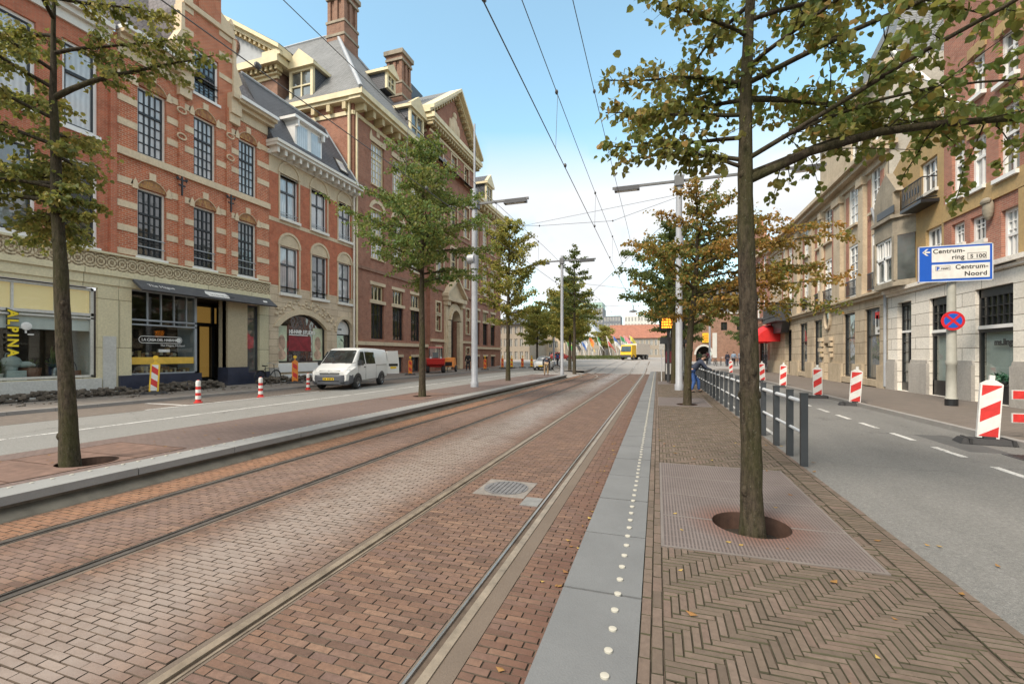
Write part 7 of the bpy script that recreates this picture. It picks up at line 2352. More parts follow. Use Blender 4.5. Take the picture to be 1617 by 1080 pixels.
# ---- tram stop: display, information case, shelter
t = thing('departure_display', 'orange led departure display on a dark post at the tram stop', 'display', (.55, 27.9, 0))
b = MB(); b.tube([(.62, 28, 0), (.62, 28, 3.9)], .08, 10); b.build('post', M['darkgrey'], t)
f = FY(27.75, -1)
dx0, dx1, dz0, dz1 = Xp(1041, 27.75), Xp(1081, 27.75), Zy(1055, 520, 27.75), Zy(1055, 500, 27.75)
b = MB(); b.fbox(f, dx0, dx1, dz0 - .05, dz1 + .15, -.2, .0); bd = b.build('case', M['black'], t)
b = MB(); b.fbox(f, dx0 + .08, dx1 - .08, dz0 + .03, dz1 - .08, .001, .008); sc_ = b.build('screen', M['black'], bd)
b = MB()
for r in range(4):
    z = dz0 + .07 + r * .155
    u = dx0 + .14
    while u < dx1 - .2:
        w = ru(.05, .13); b.fbox(f, u, u + w, z, z + .11, .0085, .010); u += w + ru(.015, .05)
b.build('led_segments', M['orange_e'], sc_)
b = MB(); b.fbox(f, dx0 + .05, dx0 + .4, dz1 + .16, dz1 + .34, -.1, -.05); b.build('stop_plate', M['palegrey'], bd)
t = thing('information_case', 'black framed tram stop information case with maroon and white posters', 'information board', (.45, 30, 0))
f = FY(30, -1)
ix0, ix1 = Xp(1050, 30), Xp(1066, 30)
b = MB(); b.fbox(f, ix0, ix1, .0, Zy(1058, 543, 30), -.15, 0); cs = b.build('case', M['black'], t)
iz = Zy(1058, 543, 30)
b = MB(); b.fbox(f, ix0 + .05, ix1 - .05, .4, 1.08, .001, .008); b.build('white_poster', M['whitesheet'], cs)
b = MB(); b.fbox(f, ix0 + .05, ix1 - .05, 1.13, 1.85, .001, .008); b.build('maroon_poster', mat('maroon poster', (.20, .03, .05), .4, var=.6, scale=6), cs)
b = MB(); b.fbox(f, ix0 - .3, ix1 + .05, iz, iz + .42, -.5, .05); b.build('hood', M['darkgrey'], cs)
t = thing('tram_shelter', 'dark glazed tram shelter behind the pole on the right platform', 'shelter', (1.4, 32.5, 0))
b = MB(); b.box(.75, 2.0, 31, 36.5, 2.45, 2.6); b.build('roof', M['darkgrey'], t)
for x, y in ((1.85, 31.1), (1.85, 33.7), (1.85, 36.4), (.95, 31.1), (.95, 36.4)):
    b = MB(); b.box(x - .05, x + .05, y - .05, y + .05, 0, 2.45); b.build('post', M['darkgrey'], t)
b = MB(); b.box(1.84, 1.86, 31.16, 36.34, .25, 2.2); b.box(1.0, 1.8, 36.39, 36.41, .25, 2.2); b.build('pane', M['clear'], t)
b = MB(); b.box(1.35, 1.72, 31.6, 35.8, .43, .48); b.tube([(1.5, 32, 0), (1.5, 32, .43)], .03, 6); b.tube([(1.5, 35.4, 0), (1.5, 35.4, .43)], .03, 6); b.build('bench', M['steelgrey'], t)
b = MB(); b.box(1.78, 1.83, 31.2, 32.4, .4, 2.1); b.build('poster', M['g_blue'], t)
# small grey sign post beside the information case
t = thing('sign_post', 'thin pale stop post beside the information case', 'post', (.25, 29.0, 0)); b = MB(); b.tube([(.25, 29, 0), (.25, 29, 2.1)], .03, 8); b.build('post', M['railgrey'], t); b = MB(); b.box(.1, .4, 28.96, 28.99, 1.95, 2.3); b.build('plate', M['whitesheet'], t)

# ---- flags in the square
flagcols = [((.75, .6, .05), (.1, .35, .1)), ((.7, .7, .68), (.1, .1, .1)), ((.62, .65, .7), (.1, .2, .5)), ((.75, .2, .05), (.75, .5, .1)), ((.1, .35, .15), (.7, .7, .7)), ((.7, .65, .6), (.5, .1, .08)), ((.08, .15, .4), (.7, .7, .68)), ((.06, .3, .12), (.5, .5, .5)), ((.65, .25, .3), (.68, .66, .64)), ((.6, .55, .1), (.12, .2, .4))]
desc = ['yellow and green', 'white and black', 'pale blue', 'orange', 'green and white', 'white and dark red', 'navy and white', 'dark green', 'pink and white', 'yellow and blue']
FY_ = 92.0
for i, px in enumerate((901, 914, 925, 938, 951, 966, 977, 988, 1002 - 8, 1003)):
    x = Xp(px, FY_); z = .88
    t = thing('flag_on_pole', f'{desc[i]} flag on a slanting white pole in the square', 'flag', (x, FY_, z), 0, 'row of flags in the square')
    tip = Vector((x - 1.1, FY_ - .2, z + 4.7))
    b = MB(); b.tube([(x, FY_, z - .2), tip], [.06, .045], 8); b.build('pole', M['whitesheet'], t)
    for q in range(2):
        b = MB()
        for k in range(5):
            for j in range(3):
                def P_(u, v):
                    base_ = tip.lerp(Vector((x, FY_, z)), .02 + .42 * v)
                    return (base_.x + 1.5 * u * (.75 + .25 * math.sin(i + v * 3)), base_.y + .22 * math.sin(u * 5 + i * 1.7 + v), base_.z - 1.25 * u * u - .25 * u)
                u0, u1 = k / 5, (k + 1) / 5
                v0, v1 = (q * 3 + j) / 6, (q * 3 + j + 1) / 6
                b.face([P_(u0, v0), P_(u1, v0), P_(u1, v1), P_(u0, v1)])
        key = f'flagc{i}{q}'
        M[key] = mat('flag cloth ' + desc[i], flagcols[i][q], .7, var=.25, scale=3)
        b.build('cloth', M[key], t)
# hedge in front
b = MB()
random.seed(5)
hx0, hx1 = Xp(905, 88), Xp(990, 88)
for _ in range(2600):
    x, y, z = ru(hx0, hx1), ru(87, 89), .75 + ru(.1, .75)
    s = .16; a = ru(0, 6.28)
    b.face([(x, y, z), (x + s * math.cos(a), y + s * math.sin(a), z + ru(-.1, .12)), (x + ru(-.1, .1), y + ru(-.1, .1), z + s)])
b.build('hedge', M['leaf_dark']).name = 'hedge'
tag(bpy.data.objects['hedge'], 'low clipped hedge in front of the row of flags', 'hedge')
# ================================================================== VEHICLES
random.seed(41)
def loft(stations, n_half):
    """stations: list of (x, [(y,z)...]) half sections from bottom centre to top centre; mirrored in y"""
    b = MB()
    rings = []
    for x, hs in stations:
        r = [(x, y, z) for y, z in hs] + [(x, -y, z) for y, z in reversed(hs[1:-1])] 
        rings.append(r)
    k = len(rings[0])
    for r in rings: b.v.extend(r)
    for i in range(len(rings) - 1):
        for j in range(k):
            q = (j + 1) % k
            b.f.append((i * k + j, i * k + q, (i + 1) * k + q, (i + 1) * k + j)); b.m.append(0)
    b.f.append(tuple(range(k))); b.f.append(tuple((len(rings) - 1) * k + j for j in reversed(range(k)))); b.m += [0, 0]
    return b
def sect(zb, zbelt, zt, wb, wm, wt, r=.12):
    return [(0, zb), (wb * .9, zb), (wb, zb + .06), (wm, (zb + zbelt) / 2), (wm - .005, zbelt), (wt, zt - r), (wt - r * .5, zt - r * .25), (wt - r * 1.3, zt), (0, zt + .02)]
def wheel(par, x, y, r, w, rimm, side):
    b = MB(); n = 22
    prof = [(r * .62, -w / 2), (r * .93, -w / 2), (r, -w * .32), (r, w * .32), (r * .93, w / 2), (r * .62, w / 2)]
    T = Matrix.Translation((x, y, r)) @ Matrix.Rotation(-PI / 2, 4, 'X')
    for i in range(n):
        a0, a1 = 2 * PI * i / n, 2 * PI * (i + 1) / n
        for j in range(len(prof)):
            p, q = prof[j], prof[(j + 1) % len(prof)]
            b.face([tuple(T @ Vector((rr * math.cos(a), rr * math.sin(a), zz))) for (rr, zz), a in ((p, a0), (p, a1), (q, a1), (q, a0))])
    o = b.build('wheel', M['rubber'], par, smooth=40, weld=True)
    b = MB()
    def ringp(r0, r1, z0, z1):
        for i in range(n):
            a0, a1 = 2 * PI * i / n, 2 * PI * (i + 1) / n
            b.face([tuple(T @ Vector((rr * math.cos(a), rr * math.sin(a), zz))) for rr, zz, a in ((r0, z0, a0), (r0, z0, a1), (r1, z1, a1), (r1, z1, a0))])
    s = side
    ringp(r * .64, r * .55, s * w * .48, s * w * .40); ringp(.001, r * .17, s * w * .46, s * w * .44)
    for i in range(5):
        a = 2 * PI * i / 5 + .3
        for d in (-.16, .16):
            c0, c1 = a + d * .6, a + d
            p = [(r * .12, c0 - .12), (r * .57, c1 - .05), (r * .57, c1 + .05), (r * .12, c0 + .12)]
            b.face([tuple(T @ Vector((rr * math.cos(t_), rr * math.sin(t_), s * w * .43))) for rr, t_ in p])
    ringp(.001, r * .56, s * w * .15, s * w * .15)
    rim = b.build('rim', rimm, o)
    return o
M['carwhite'] = mat('white van paint', (.74, .74, .72), .25, var=.05, scale=1)
M['bumper'] = mat('grey plastic bumper', (.10, .105, .12), .55, var=.15)
M['rim'] = mat('silver rim', (.42, .43, .44), .3, metal=.6)
M['plate_y'] = mat('yellow number plate', (.78, .52, .02), .4, var=.05)
M['headlight'] = mat('headlight glass', (.55, .58, .60), .12, var=.2, scale=12)
VAN = thing('delivery_van', 'white delivery van with grey bumper parked with its rear door open', 'van', (0, 0, 0))
S_ = [(-2.46, sect(.55, 1.15, 1.86, .84, .90, .80)), (-2.40, sect(.40, 1.15, 1.92, .88, .94, .83)), (-1.0, sect(.34, 1.14, 1.965, .90, .952, .83)), (.3, sect(.34, 1.13, 1.965, .90, .952, .82)), (.78, sect(.34, 1.12, 1.93, .90, .952, .80)), (.98, sect(.34, 1.12, 1.85, .90, .95, .78)),
      (1.30, sect(.34, 1.11, 1.575, .90, .945, .80, .10)), (1.62, sect(.34, 1.08, 1.29, .90, .94, .82, .08)), (1.78, sect(.34, 1.0, 1.17, .90, .93, .80, .07)), (2.1, sect(.34, .92, 1.06, .89, .91, .78, .07)), (2.32, sect(.36, .82, .955, .86, .88, .74, .07)), (2.43, sect(.4, .7, .84, .78, .80, .66, .06))]
body = loft(S_, 0).build('body', M['carwhite'], VAN, smooth=32, recalc=True)
# glazing
def sidep(x, z, s, o=.008): # point on the tumblehome side, between belt and roof edge
    wm, zb_, wt, zt_ = .947, 1.13, .825, 1.84
    q = (z - zb_) / (zt_ - zb_)
    return (x, s * (wm + (wt - wm) * q + o), z)
def panel(poly, s, nm, m_, par, o=.006):
    b = MB(); b.loops([sidep(x, z, s, -.02) for x, z in poly], [sidep(x, z, s, o) for x, z in poly]); return b.build(nm, m_, par)
for s in (1, -1):
    d = panel([(1.52, 1.17), (.66, 1.17), (.66, 1.78), (1.02, 1.78)], s, 'side_window', M['g_car'], VAN, .010)
    panel([(.52, 1.17), (-.62, 1.17), (-.62, 1.76), (.52, 1.78)], s, 'side_window', M['g_car'], VAN, .010)
    # door gaps and handle
    b = MB()
    for x in (.60, -.72): b.box(x - .006, x + .006, s * .950 - .004, s * .950 + .004, .42, 1.12)
    b.box(1.45, 1.462, s * .938 - .006, s * .938 + .006, .75, 1.1)
    b.box(-2.2, -.75, s * .952 - .004, s * .952 + .006, 1.085, 1.105)
    b.build('door_gap', M['darkgrey'], body)
    b = MB(); b.box(.66, .82, s * .955 - .015, s * .955 + .015, 1.0, 1.04); b.build('door_handle', M['black'], VAN)
    b = MB(); b.box(1.22, 1.42, s * 1.0 - .11, s * 1.0 + .11, 1.12, 1.36); b.build('wing_mirror', M['black'], VAN)
    # wheel arches
    for x in (1.5, -1.5):
        b = MB(); pts = [(x + .42 * math.cos(PI * i / 12), .34 + .42 * math.sin(PI * i / 12)) for i in range(13)]
        b.loops([(u, s * .70, z) for u, z in pts], [(u, s * .958, z) for u, z in pts]); b.build('wheel_arch', M['black'], VAN)
        wheel(VAN, x, s * .86, .335, .22, M['rim'], s)
    b = MB()
    q = [(2.33, .52), (2.33, .84), (2.30, .79), (2.24, .64)]
    b.loops([(2.12, s * .54, .72), (2.12, s * .84, .74), (2.06, s * .87, .92), (2.06, s * .56, .93)], [(2.44, s * .55, .70), (2.33, s * .84, .74), (2.20, s * .86, .95), (2.36, s * .57, .92)])
    b.build('headlight', M['headlight'], VAN)
b = MB()
ws = [(1.715, .74, 1.215), (1.715, -.74, 1.215), (1.03, -.66, 1.83), (1.03, .66, 1.83)]
nrm = Vector((.62, 0, .685)) * .022
b.loops([(p[0] - nrm.x * 2, p[1], p[2] - nrm.z * 2) for p in ws], [(p[0] + nrm.x, p[1], p[2] + nrm.z) for p in ws]); wsn = b.build('windscreen', M['g_car'], VAN)
b = MB(); b.loops([(1.40 + .03, .1, 1.52), (1.715 + .03, -.1, 1.23), (1.715 + .03, -.70, 1.23), (1.2 + .03, -.62, 1.69)], [(1.405 + .03, .1, 1.525), (1.72 + .03, -.1, 1.235), (1.72 + .03, -.70, 1.235), (1.205 + .03, -.62, 1.695)]); 
for s in (.45, -.2): b.tube([(1.76, s, 1.215), (1.62, s + .45, 1.34)], .012, 5)
b2 = MB()
for s in (.45, -.2): b2.tube([(1.77, s, 1.22), (1.72, s + .5, 1.26)], .012, 5)
b2.build('wiper', M['black'], wsn)
bb = loft([(1.96, [(0, .28), (.86, .28), (.93, .36), (.94, .55), (.92, .70), (0, .70)]), (2.30, [(0, .24), (.82, .24), (.89, .33), (.90, .55), (.88, .70), (0, .70)]), (2.46, [(0, .24), (.60, .24), (.66, .33), (.68, .55), (.66, .69), (0, .69)]), (2.53, [(0, .28), (.45, .28), (.5, .36), (.5, .5), (.5, .62), (0, .62)])], 0)
bp = bb.build('bumper', M['bumper'], VAN, smooth=30, recalc=True)
b = MB(); b.box(2.50, 2.535, -.5, .5, .40, .44); b.box(2.44, 2.5, -.7, .7, .30, .36); b.build('air_intake', M['black'], bp)
b = MB(); b.box(2.525, 2.545, -.26, .26, .46, .57); np_ = b.build('number_plate', M['plate_y'], bp)
b = MB()
for y in (-.2, -.13, -.02, .05, .12, .2): b.box(2.545, 2.548, y - .02, y + .02, .48, .55)
b.build('plate_marks', M['black'], np_)
b = MB(); b.loops([(2.38, -.5, .72), (2.38, .5, .72), (2.30, .54, .90), (2.30, -.54, .90)], [(2.455, -.46, .72), (2.455, .46, .72), (2.395, .5, .90), (2.395, -.5, .90)]); gr = b.build('grille', M['black'], VAN)
b = MB(); b.tube([(2.41, .10 * math.cos(2 * PI * i / 16), .82 + .10 * math.sin(2 * PI * i / 16)) for i in range(17)], .012, 6, caps=False)
TX = basis((2.43, -.062, .825), (0, 1, 0), (-.25, 0, .97))
textmesh(b, 'V', .085, TX, 0, .004); 
textmesh(b, 'W', .085, basis((2.442, -.055, .755), (0, 1, 0), (-.25, 0, .97)), 0, .004)
b.build('emblem', M['rim'], gr)
# open rear door, hinged on the street side
T = Matrix.Translation((-2.44, .88, 0)) @ Matrix.Rotation(PI - .62, 4, 'Z')
b = MB(); b.obox(T, 0, .80, -.05, .05, .55, 1.15); b.hexa([tuple(T @ Vector(p)) for p in ((0, -.05, 1.15), (.80, -.05, 1.15), (.80, .05, 1.15), (0, .05, 1.15), (.0, -.05, 1.84), (.70, -.05, 1.86), (.70, .05, 1.86), (.0, .05, 1.84))])
rd = b.build('rear_door', M['carwhite'], VAN)
b = MB(); b.obox(T, .10, .70, -.058, .058, .98, 1.12); b.build('door_trim', M['black'], rd)
b = MB(); b.obox(T, .2, .6, -.062, .062, .84, .95); b.build('number_plate', M['plate_y'], rd)
b = MB(); b.obox(T, .08, .62, -.056, .056, 1.25, 1.74); b.build('pane', M['carwhite'], rd)
b = MB(); b.box(-2.475, -2.44, -.82, .78, .62, 1.8); b.build('cargo_opening', M['interior'], VAN)
VAN.location = (-14.88, 19.11, 0); VAN.rotation_euler = (0, 0, math.atan2(-.973, .231))
W['delivery_van'] = Vector(VAN.location)

def car(name, label, cat, loc, rz, col, L_=4.1, H_=1.48, Wd=.86):
    t = thing(name, label, cat, (0, 0, 0))
    m_ = mat(name + ' paint ' + label[:12], col, .25, var=.05, scale=1)
    h = L_ / 2
    s = [(-h, sect(.45, .8, .95, Wd * .8, Wd * .85, Wd * .7, .06)), (-h + .15, sect(.3, .85, 1.0, Wd * .95, Wd, Wd * .82, .08)), (-h + .55, sect(.25, .9, 1.32, Wd * .97, Wd, Wd * .72, .1)), (-h + 1.1, sect(.25, .9, H_, Wd * .97, Wd, Wd * .70, .1)), (h - 2.1, sect(.25, .9, H_, Wd * .97, Wd, Wd * .70, .1)), (h - 1.55, sect(.25, .88, 1.25, Wd * .97, Wd, Wd * .74, .08)), (h - 1.1, sect(.25, .85, .98, Wd * .97, Wd, Wd * .82, .06)), (h - .3, sect(.25, .74, .86, Wd * .94, Wd * .96, Wd * .8, .06)), (h, sect(.32, .6, .68, Wd * .8, Wd * .82, Wd * .7, .05))]
    bd_ = loft(s, 0).build('body', m_, t, smooth=35, recalc=True)
    b = MB()
    b.loops([(h - 1.12, .62, 1.0), (h - 1.12, -.62, 1.0), (h - 2.05, -.54, H_ - .04), (h - 2.05, .54, H_ - .04)], [(h - 1.09, .62, 1.03), (h - 1.09, -.62, 1.03), (h - 2.0, -.54, H_), (h - 2.0, .54, H_)]); b.build('windscreen', M['g_car'], t)
    for sg in (1, -1):
        b = MB(); b.loops([(h - 1.4, sg * (Wd - .12), .95), (-h + .7, sg * (Wd - .12), .95), (-h + 1.0, sg * (Wd - .32), H_ - .14), (h - 2.1, sg * (Wd - .32), H_ - .14)], [(h - 1.4, sg * (Wd - .005), .95), (-h + .7, sg * (Wd - .005), .95), (-h + 1.0, sg * (Wd * .735 + .02), H_ - .14), (h - 2.1, sg * (Wd * .735 + .02), H_ - .14)]); b.build('side_window', M['g_car'], t)
        for x in (h - .8, -h + .75): wheel(t, x, sg * (Wd - .08), .31, .2, M['rim'], sg)
        b = MB(); b.box(h - .18, h - .02, sg * .62 - .16, sg * .62 + .16, .56, .72); b.build('headlight', M['headlight'], t)
    b = MB(); b.box(h - .05, h + .02, -.55, .55, .28, .44); b.build('bumper', M['black'], t)
    b = MB(); b.box(h + .0, h + .03, -.26, .26, .42, .53); b.build('number_plate', M['plate_y'], t)
    t.location = loc; t.rotation_euler = (0, 0, rz)
    return t
car('parked_car', 'small white car with dark lower front beyond the bending man', 'car', (-11.9, 47.5, .0), -PI / 2 + .1, (.70, .70, .68))
car('parked_car', 'silver grey car far off at the right of the flags', 'car', (-3.2, 104, pz(-3, 104)), -PI / 2 - .25, (.35, .37, .40))
car('parked_car', 'dark red car at the left end of the row of flags', 'car', (Xp(886, 80), 80, pz(-12, 80)), .3, (.25, .035, .03))
# yellow truck
t = thing('lorry', 'yellow lorry with a pale load body standing by the flags', 'lorry', (0, 0, 0))
b = MB(); b.hexa([(-.9, -1.15, .55), (.9, -1.15, .55), (.9, 1.15, .55), (-.9, 1.15, .55), (-.9, -1.1, 2.75), (.55, -1.1, 2.75), (.55, 1.1, 2.75), (-.9, 1.1, 2.75)]); cb = b.build('cab', M['yellow'], t)
b = MB(); b.hexa([(.72, -1.0, 1.55), (.85, -1.0, 1.55), (.85, 1.0, 1.55), (.72, 1.0, 1.55), (.5, -.95, 2.5), (.62, -.95, 2.5), (.62, .95, 2.5), (.5, .95, 2.5)]); b.build('windscreen', M['g_car'], cb)
b = MB(); b.box(.86, .95, -1.1, 1.1, .5, .95); b.build('bumper', M['darkgrey'], cb)
b = MB(); b.box(-6.2, -1.0, -1.2, 1.2, 1.0, 3.0); b.build('load_body', M['offwhite'], t)
b = MB(); b.box(-6.2, .6, -.6, .6, .5, 1.0); b.build('chassis', M['black'], t)
for x in (.1, -3.6, -5.0):
    for s in (1, -1): wheel(t, x, s * 1.05, .48, .3, M['rim'], s)
t.location = (-5.1, 84, pz(-5, 84)); t.rotation_euler = (0, 0, -PI / 2 - .45)

# red site dumper and orange compressor before the portal
t = thing('site_dumper', 'red compact dumper with a roofed cab before the institution portal', 'dumper', (0, 0, 0))
b = MB(); b.hexa([(-.9, -.62, .5), (1.0, -.62, .5), (1.0, .62, .5), (-.9, .62, .5), (-.85, -.6, 1.15), (.75, -.58, 1.15), (.75, .58, 1.15), (-.85, .6, 1.15)]); bd_ = b.build('body', M['red'], t)
b = MB(); b.hexa([(.95, -.75, .55), (1.5, -.7, .75), (1.5, .7, .75), (.95, .75, .55), (.85, -.78, 1.25), (1.65, -.78, 1.2), (1.65, .78, 1.2), (.85, .78, 1.25)]); b.build('skip', M['red'], t)
b = MB()
for x in (-.75, .45):
    for y in (-.55, .55): b.tube([(x, y, 1.1), (x * .95, y * .95, 2.15)], .04, 6)
b.build('cab_frame', M['black'], t)
b = MB(); b.box(-.85, .6, -.62, .62, 2.13, 2.22); b.build('roof', mat('faded red roof', (.60, .20, .18), .5), t)
b = MB(); b.box(.40, .43, -.5, .5, 1.25, 2.05); b.box(-.7, .4, -.53, -.51, 1.25, 2.05); b.build('pane', M['clear'], t)
b = MB(); b.box(-.5, -.05, -.25, .25, 1.1, 1.3); b.box(-.55, -.42, -.25, .25, 1.25, 1.75); b.build('seat', M['black'], t)
for y in (-.42, .42):
    b = MB(); b.tube([(1.6, y, 1.3), (1.68, y, 1.3)], .09, 10); b.build('headlight', M['headlight'], t)
for x in (-.6, .8):
    for s in (1, -1): wheel(t, x, s * .66, .38, .3, M['rim'], s)
t.location = (-18.35, 34.6, .1); t.rotation_euler = (0, 0, -PI / 2 + .5)
t = thing('site_compressor', 'orange wheeled compressor behind the red dumper', 'compressor', (0, 0, 0))
b = MB(); b.hexa([(-.7, -.5, .45), (.7, -.5, .45), (.7, .5, .45), (-.7, .5, .45), (-.6, -.42, 1.3), (.55, -.42, 1.2), (.55, .42, 1.2), (-.6, .42, 1.3)]); b.build('housing', M['orange'], t)
b = MB(); b.box(-.4, .3, -.505, -.44, .6, .95); b.box(.68, .72, -.3, .3, .55, .9); b.build('vent', M['black'], t)
b = MB(); b.tube([(.7, 0, .45), (1.5, 0, .4)], .04, 6); b.tube([(1.4, 0, .4), (1.4, 0, .05)], .03, 6); b.build('drawbar', M['darkgrey'], t)
for s in (1, -1): wheel(t, 0, s * .55, .3, .18, M['rim'], s)
t.location = (-18.1, 36.9, .1); t.rotation_euler = (0, 0, -PI / 2 + .3)

# ---- bicycles
def bicycle(label, loc, rz, col, tilt=.08, group='parked bicycles'):
    t = thing('bicycle', label, 'bicycle', (0, 0, 0), 0, group)
    m_ = mat('cycle paint ' + label[:14], col, .4)
    r = .34
    for x in (-.53, .53):
        b = MB(); b.tube([(x + r * math.cos(2 * PI * i / 22), 0, r + r * math.sin(2 * PI * i / 22)) for i in range(23)], .018, 6, caps=False); w_ = b.build('wheel', M['rubber'], t)
        b = MB()
        for i in range(12): a = 2 * PI * i / 12; b.tube([(x, 0, r), (x + r * math.cos(a), 0, r + r * math.sin(a))], .0025, 3)
        b.lathe([(.0, -.03), (.03, -.03), (.03, .03), (0, .03)], (x, 0, r), 8); b.build('spokes', M['rim'], w_)
        b = MB(); b.tube([(x + (r + .03) * math.cos(PI * (.0 + i / 12)), 0, r + (r + .03) * math.sin(PI * i / 12)) for i in range(13)], .022, 5); b.build('mudguard', M['black'], t)
    b = MB()
    bbk, seat, head, hd2 = (-.08, 0, .30), (-.25, 0, .82), (.36, 0, .80), (.40, 0, .66)
    for p, q in ((bbk, seat), (seat, head), (bbk, hd2), (bbk, (-.53, 0, r)), (seat, (-.53, 0, r)), (head, (.53, 0, r)), (head, (.30, 0, 1.02)), (seat, (-.28, 0, .92))): b.tube([p, q], .016, 6)
    b.build('frame', m_, t)
    b = MB(); b.tube([(.12, .28, 1.03), (.28, .22, 1.06), (.33, 0, 1.03), (.28, -.22, 1.06), (.12, -.28, 1.03)], .013, 6); b.build('handlebar', M['rim'], t)
    b = MB(); b.hexa([(-.40, -.1, .92), (-.12, -.025, .93), (-.12, .025, .93), (-.40, .1, .92), (-.40, -.1, .98), (-.12, -.03, .96), (-.12, .03, .96), (-.40, .1, .98)]); b.build('saddle', M['black'], t)
    b = MB(); b.box(-.85, -.38, -.07, .07, .70, .72); b.tube([(-.8, .06, .7), (-.56, .06, .36)], .008, 4); b.tube([(-.8, -.06, .7), (-.56, -.06, .36)], .008, 4); b.build('luggage_rack', M['black'], t)
    b = MB(); b.tube([(-.08, -.06, .30), (-.02, -.06, .14)], .012, 5); b.tube([(-.08, .06, .30), (-.14, .06, .46)], .012, 5); b.box(-.06, .02, -.16, -.06, .12, .145); b.box(-.18, -.10, .06, .16, .45, .475); b.build('pedal', M['black'], t)
    t.location = loc; t.rotation_euler = (tilt, 0, rz)
    return t
bicycle('dark bicycle leaning at the cigar shop corner behind the paver pile', (-19.95, 18.55, .1), PI / 2 + .06, (.03, .03, .035), .16)
random.seed(77)
cols = [('black', (.02, .02, .02)), ('dark green', (.02, .06, .03)), ('grey', (.25, .25, .26)), ('navy', (.02, .03, .09)), ('red', (.3, .03, .03)), ('white', (.6, .6, .58)), ('brown', (.12, .06, .03))]
whr = ['nearest of the row by the gate', 'second in the row by the gate', 'third in the row by the gate', 'fourth in the row by the gate', 'fifth in the row by the gate', 'sixth in the row by the gate', 'last of the row by the gate']
for i in range(7):
    x, y = 6.9 + i * .62, 60.5 + .25 * (i % 3)
    bicycle(f'{cols[i][0]} parked bicycle, {whr[i]}', (x, y, pz(x, y) + .0), PI / 2 + ru(-.2, .2), cols[i][1], ru(-.1, .1))
bicycle('dark bicycle parked past the end of the left platform', (-9.6, 41.2, .0), .4, (.03, .03, .04))

# ================================================================== PEOPLE
M['skin'] = mat('skin', (.46, .27, .19), .55, var=.06)
def skinmesh(name, V, E, m_, parent, sub=1):
    me = bpy.data.meshes.new(name)
    me.from_pydata([tuple(v[:3]) for v in V], E, [])
    o = bpy.data.objects.new(name, me); COL.objects.link(o)
    md = o.modifiers.new('s', 'SKIN'); md.use_smooth_shade = True
    for i, v in enumerate(V):
        r = v[3]
        me.skin_vertices[0].data[i].radius = (r, r) if len(v) < 5 else (r, v[4])
        me.skin_vertices[0].data[i].use_root = (i == 0)
    s = o.modifiers.new('u', 'SUBSURF'); s.levels = sub; s.render_levels = sub
    dg = bpy.context.evaluated_depsgraph_get()
    m2 = bpy.data.meshes.new_from_object(o.evaluated_get(dg))
    bpy.data.objects.remove(o); bpy.data.meshes.remove(me)
    m2.name = name
    m2.materials.clear(); m2.materials.append(m_)
    m2.polygons.foreach_set('use_smooth', [True] * len(m2.polygons))
    q = bpy.data.objects.new(name, m2); COL.objects.link(q); q.parent = parent
    return q
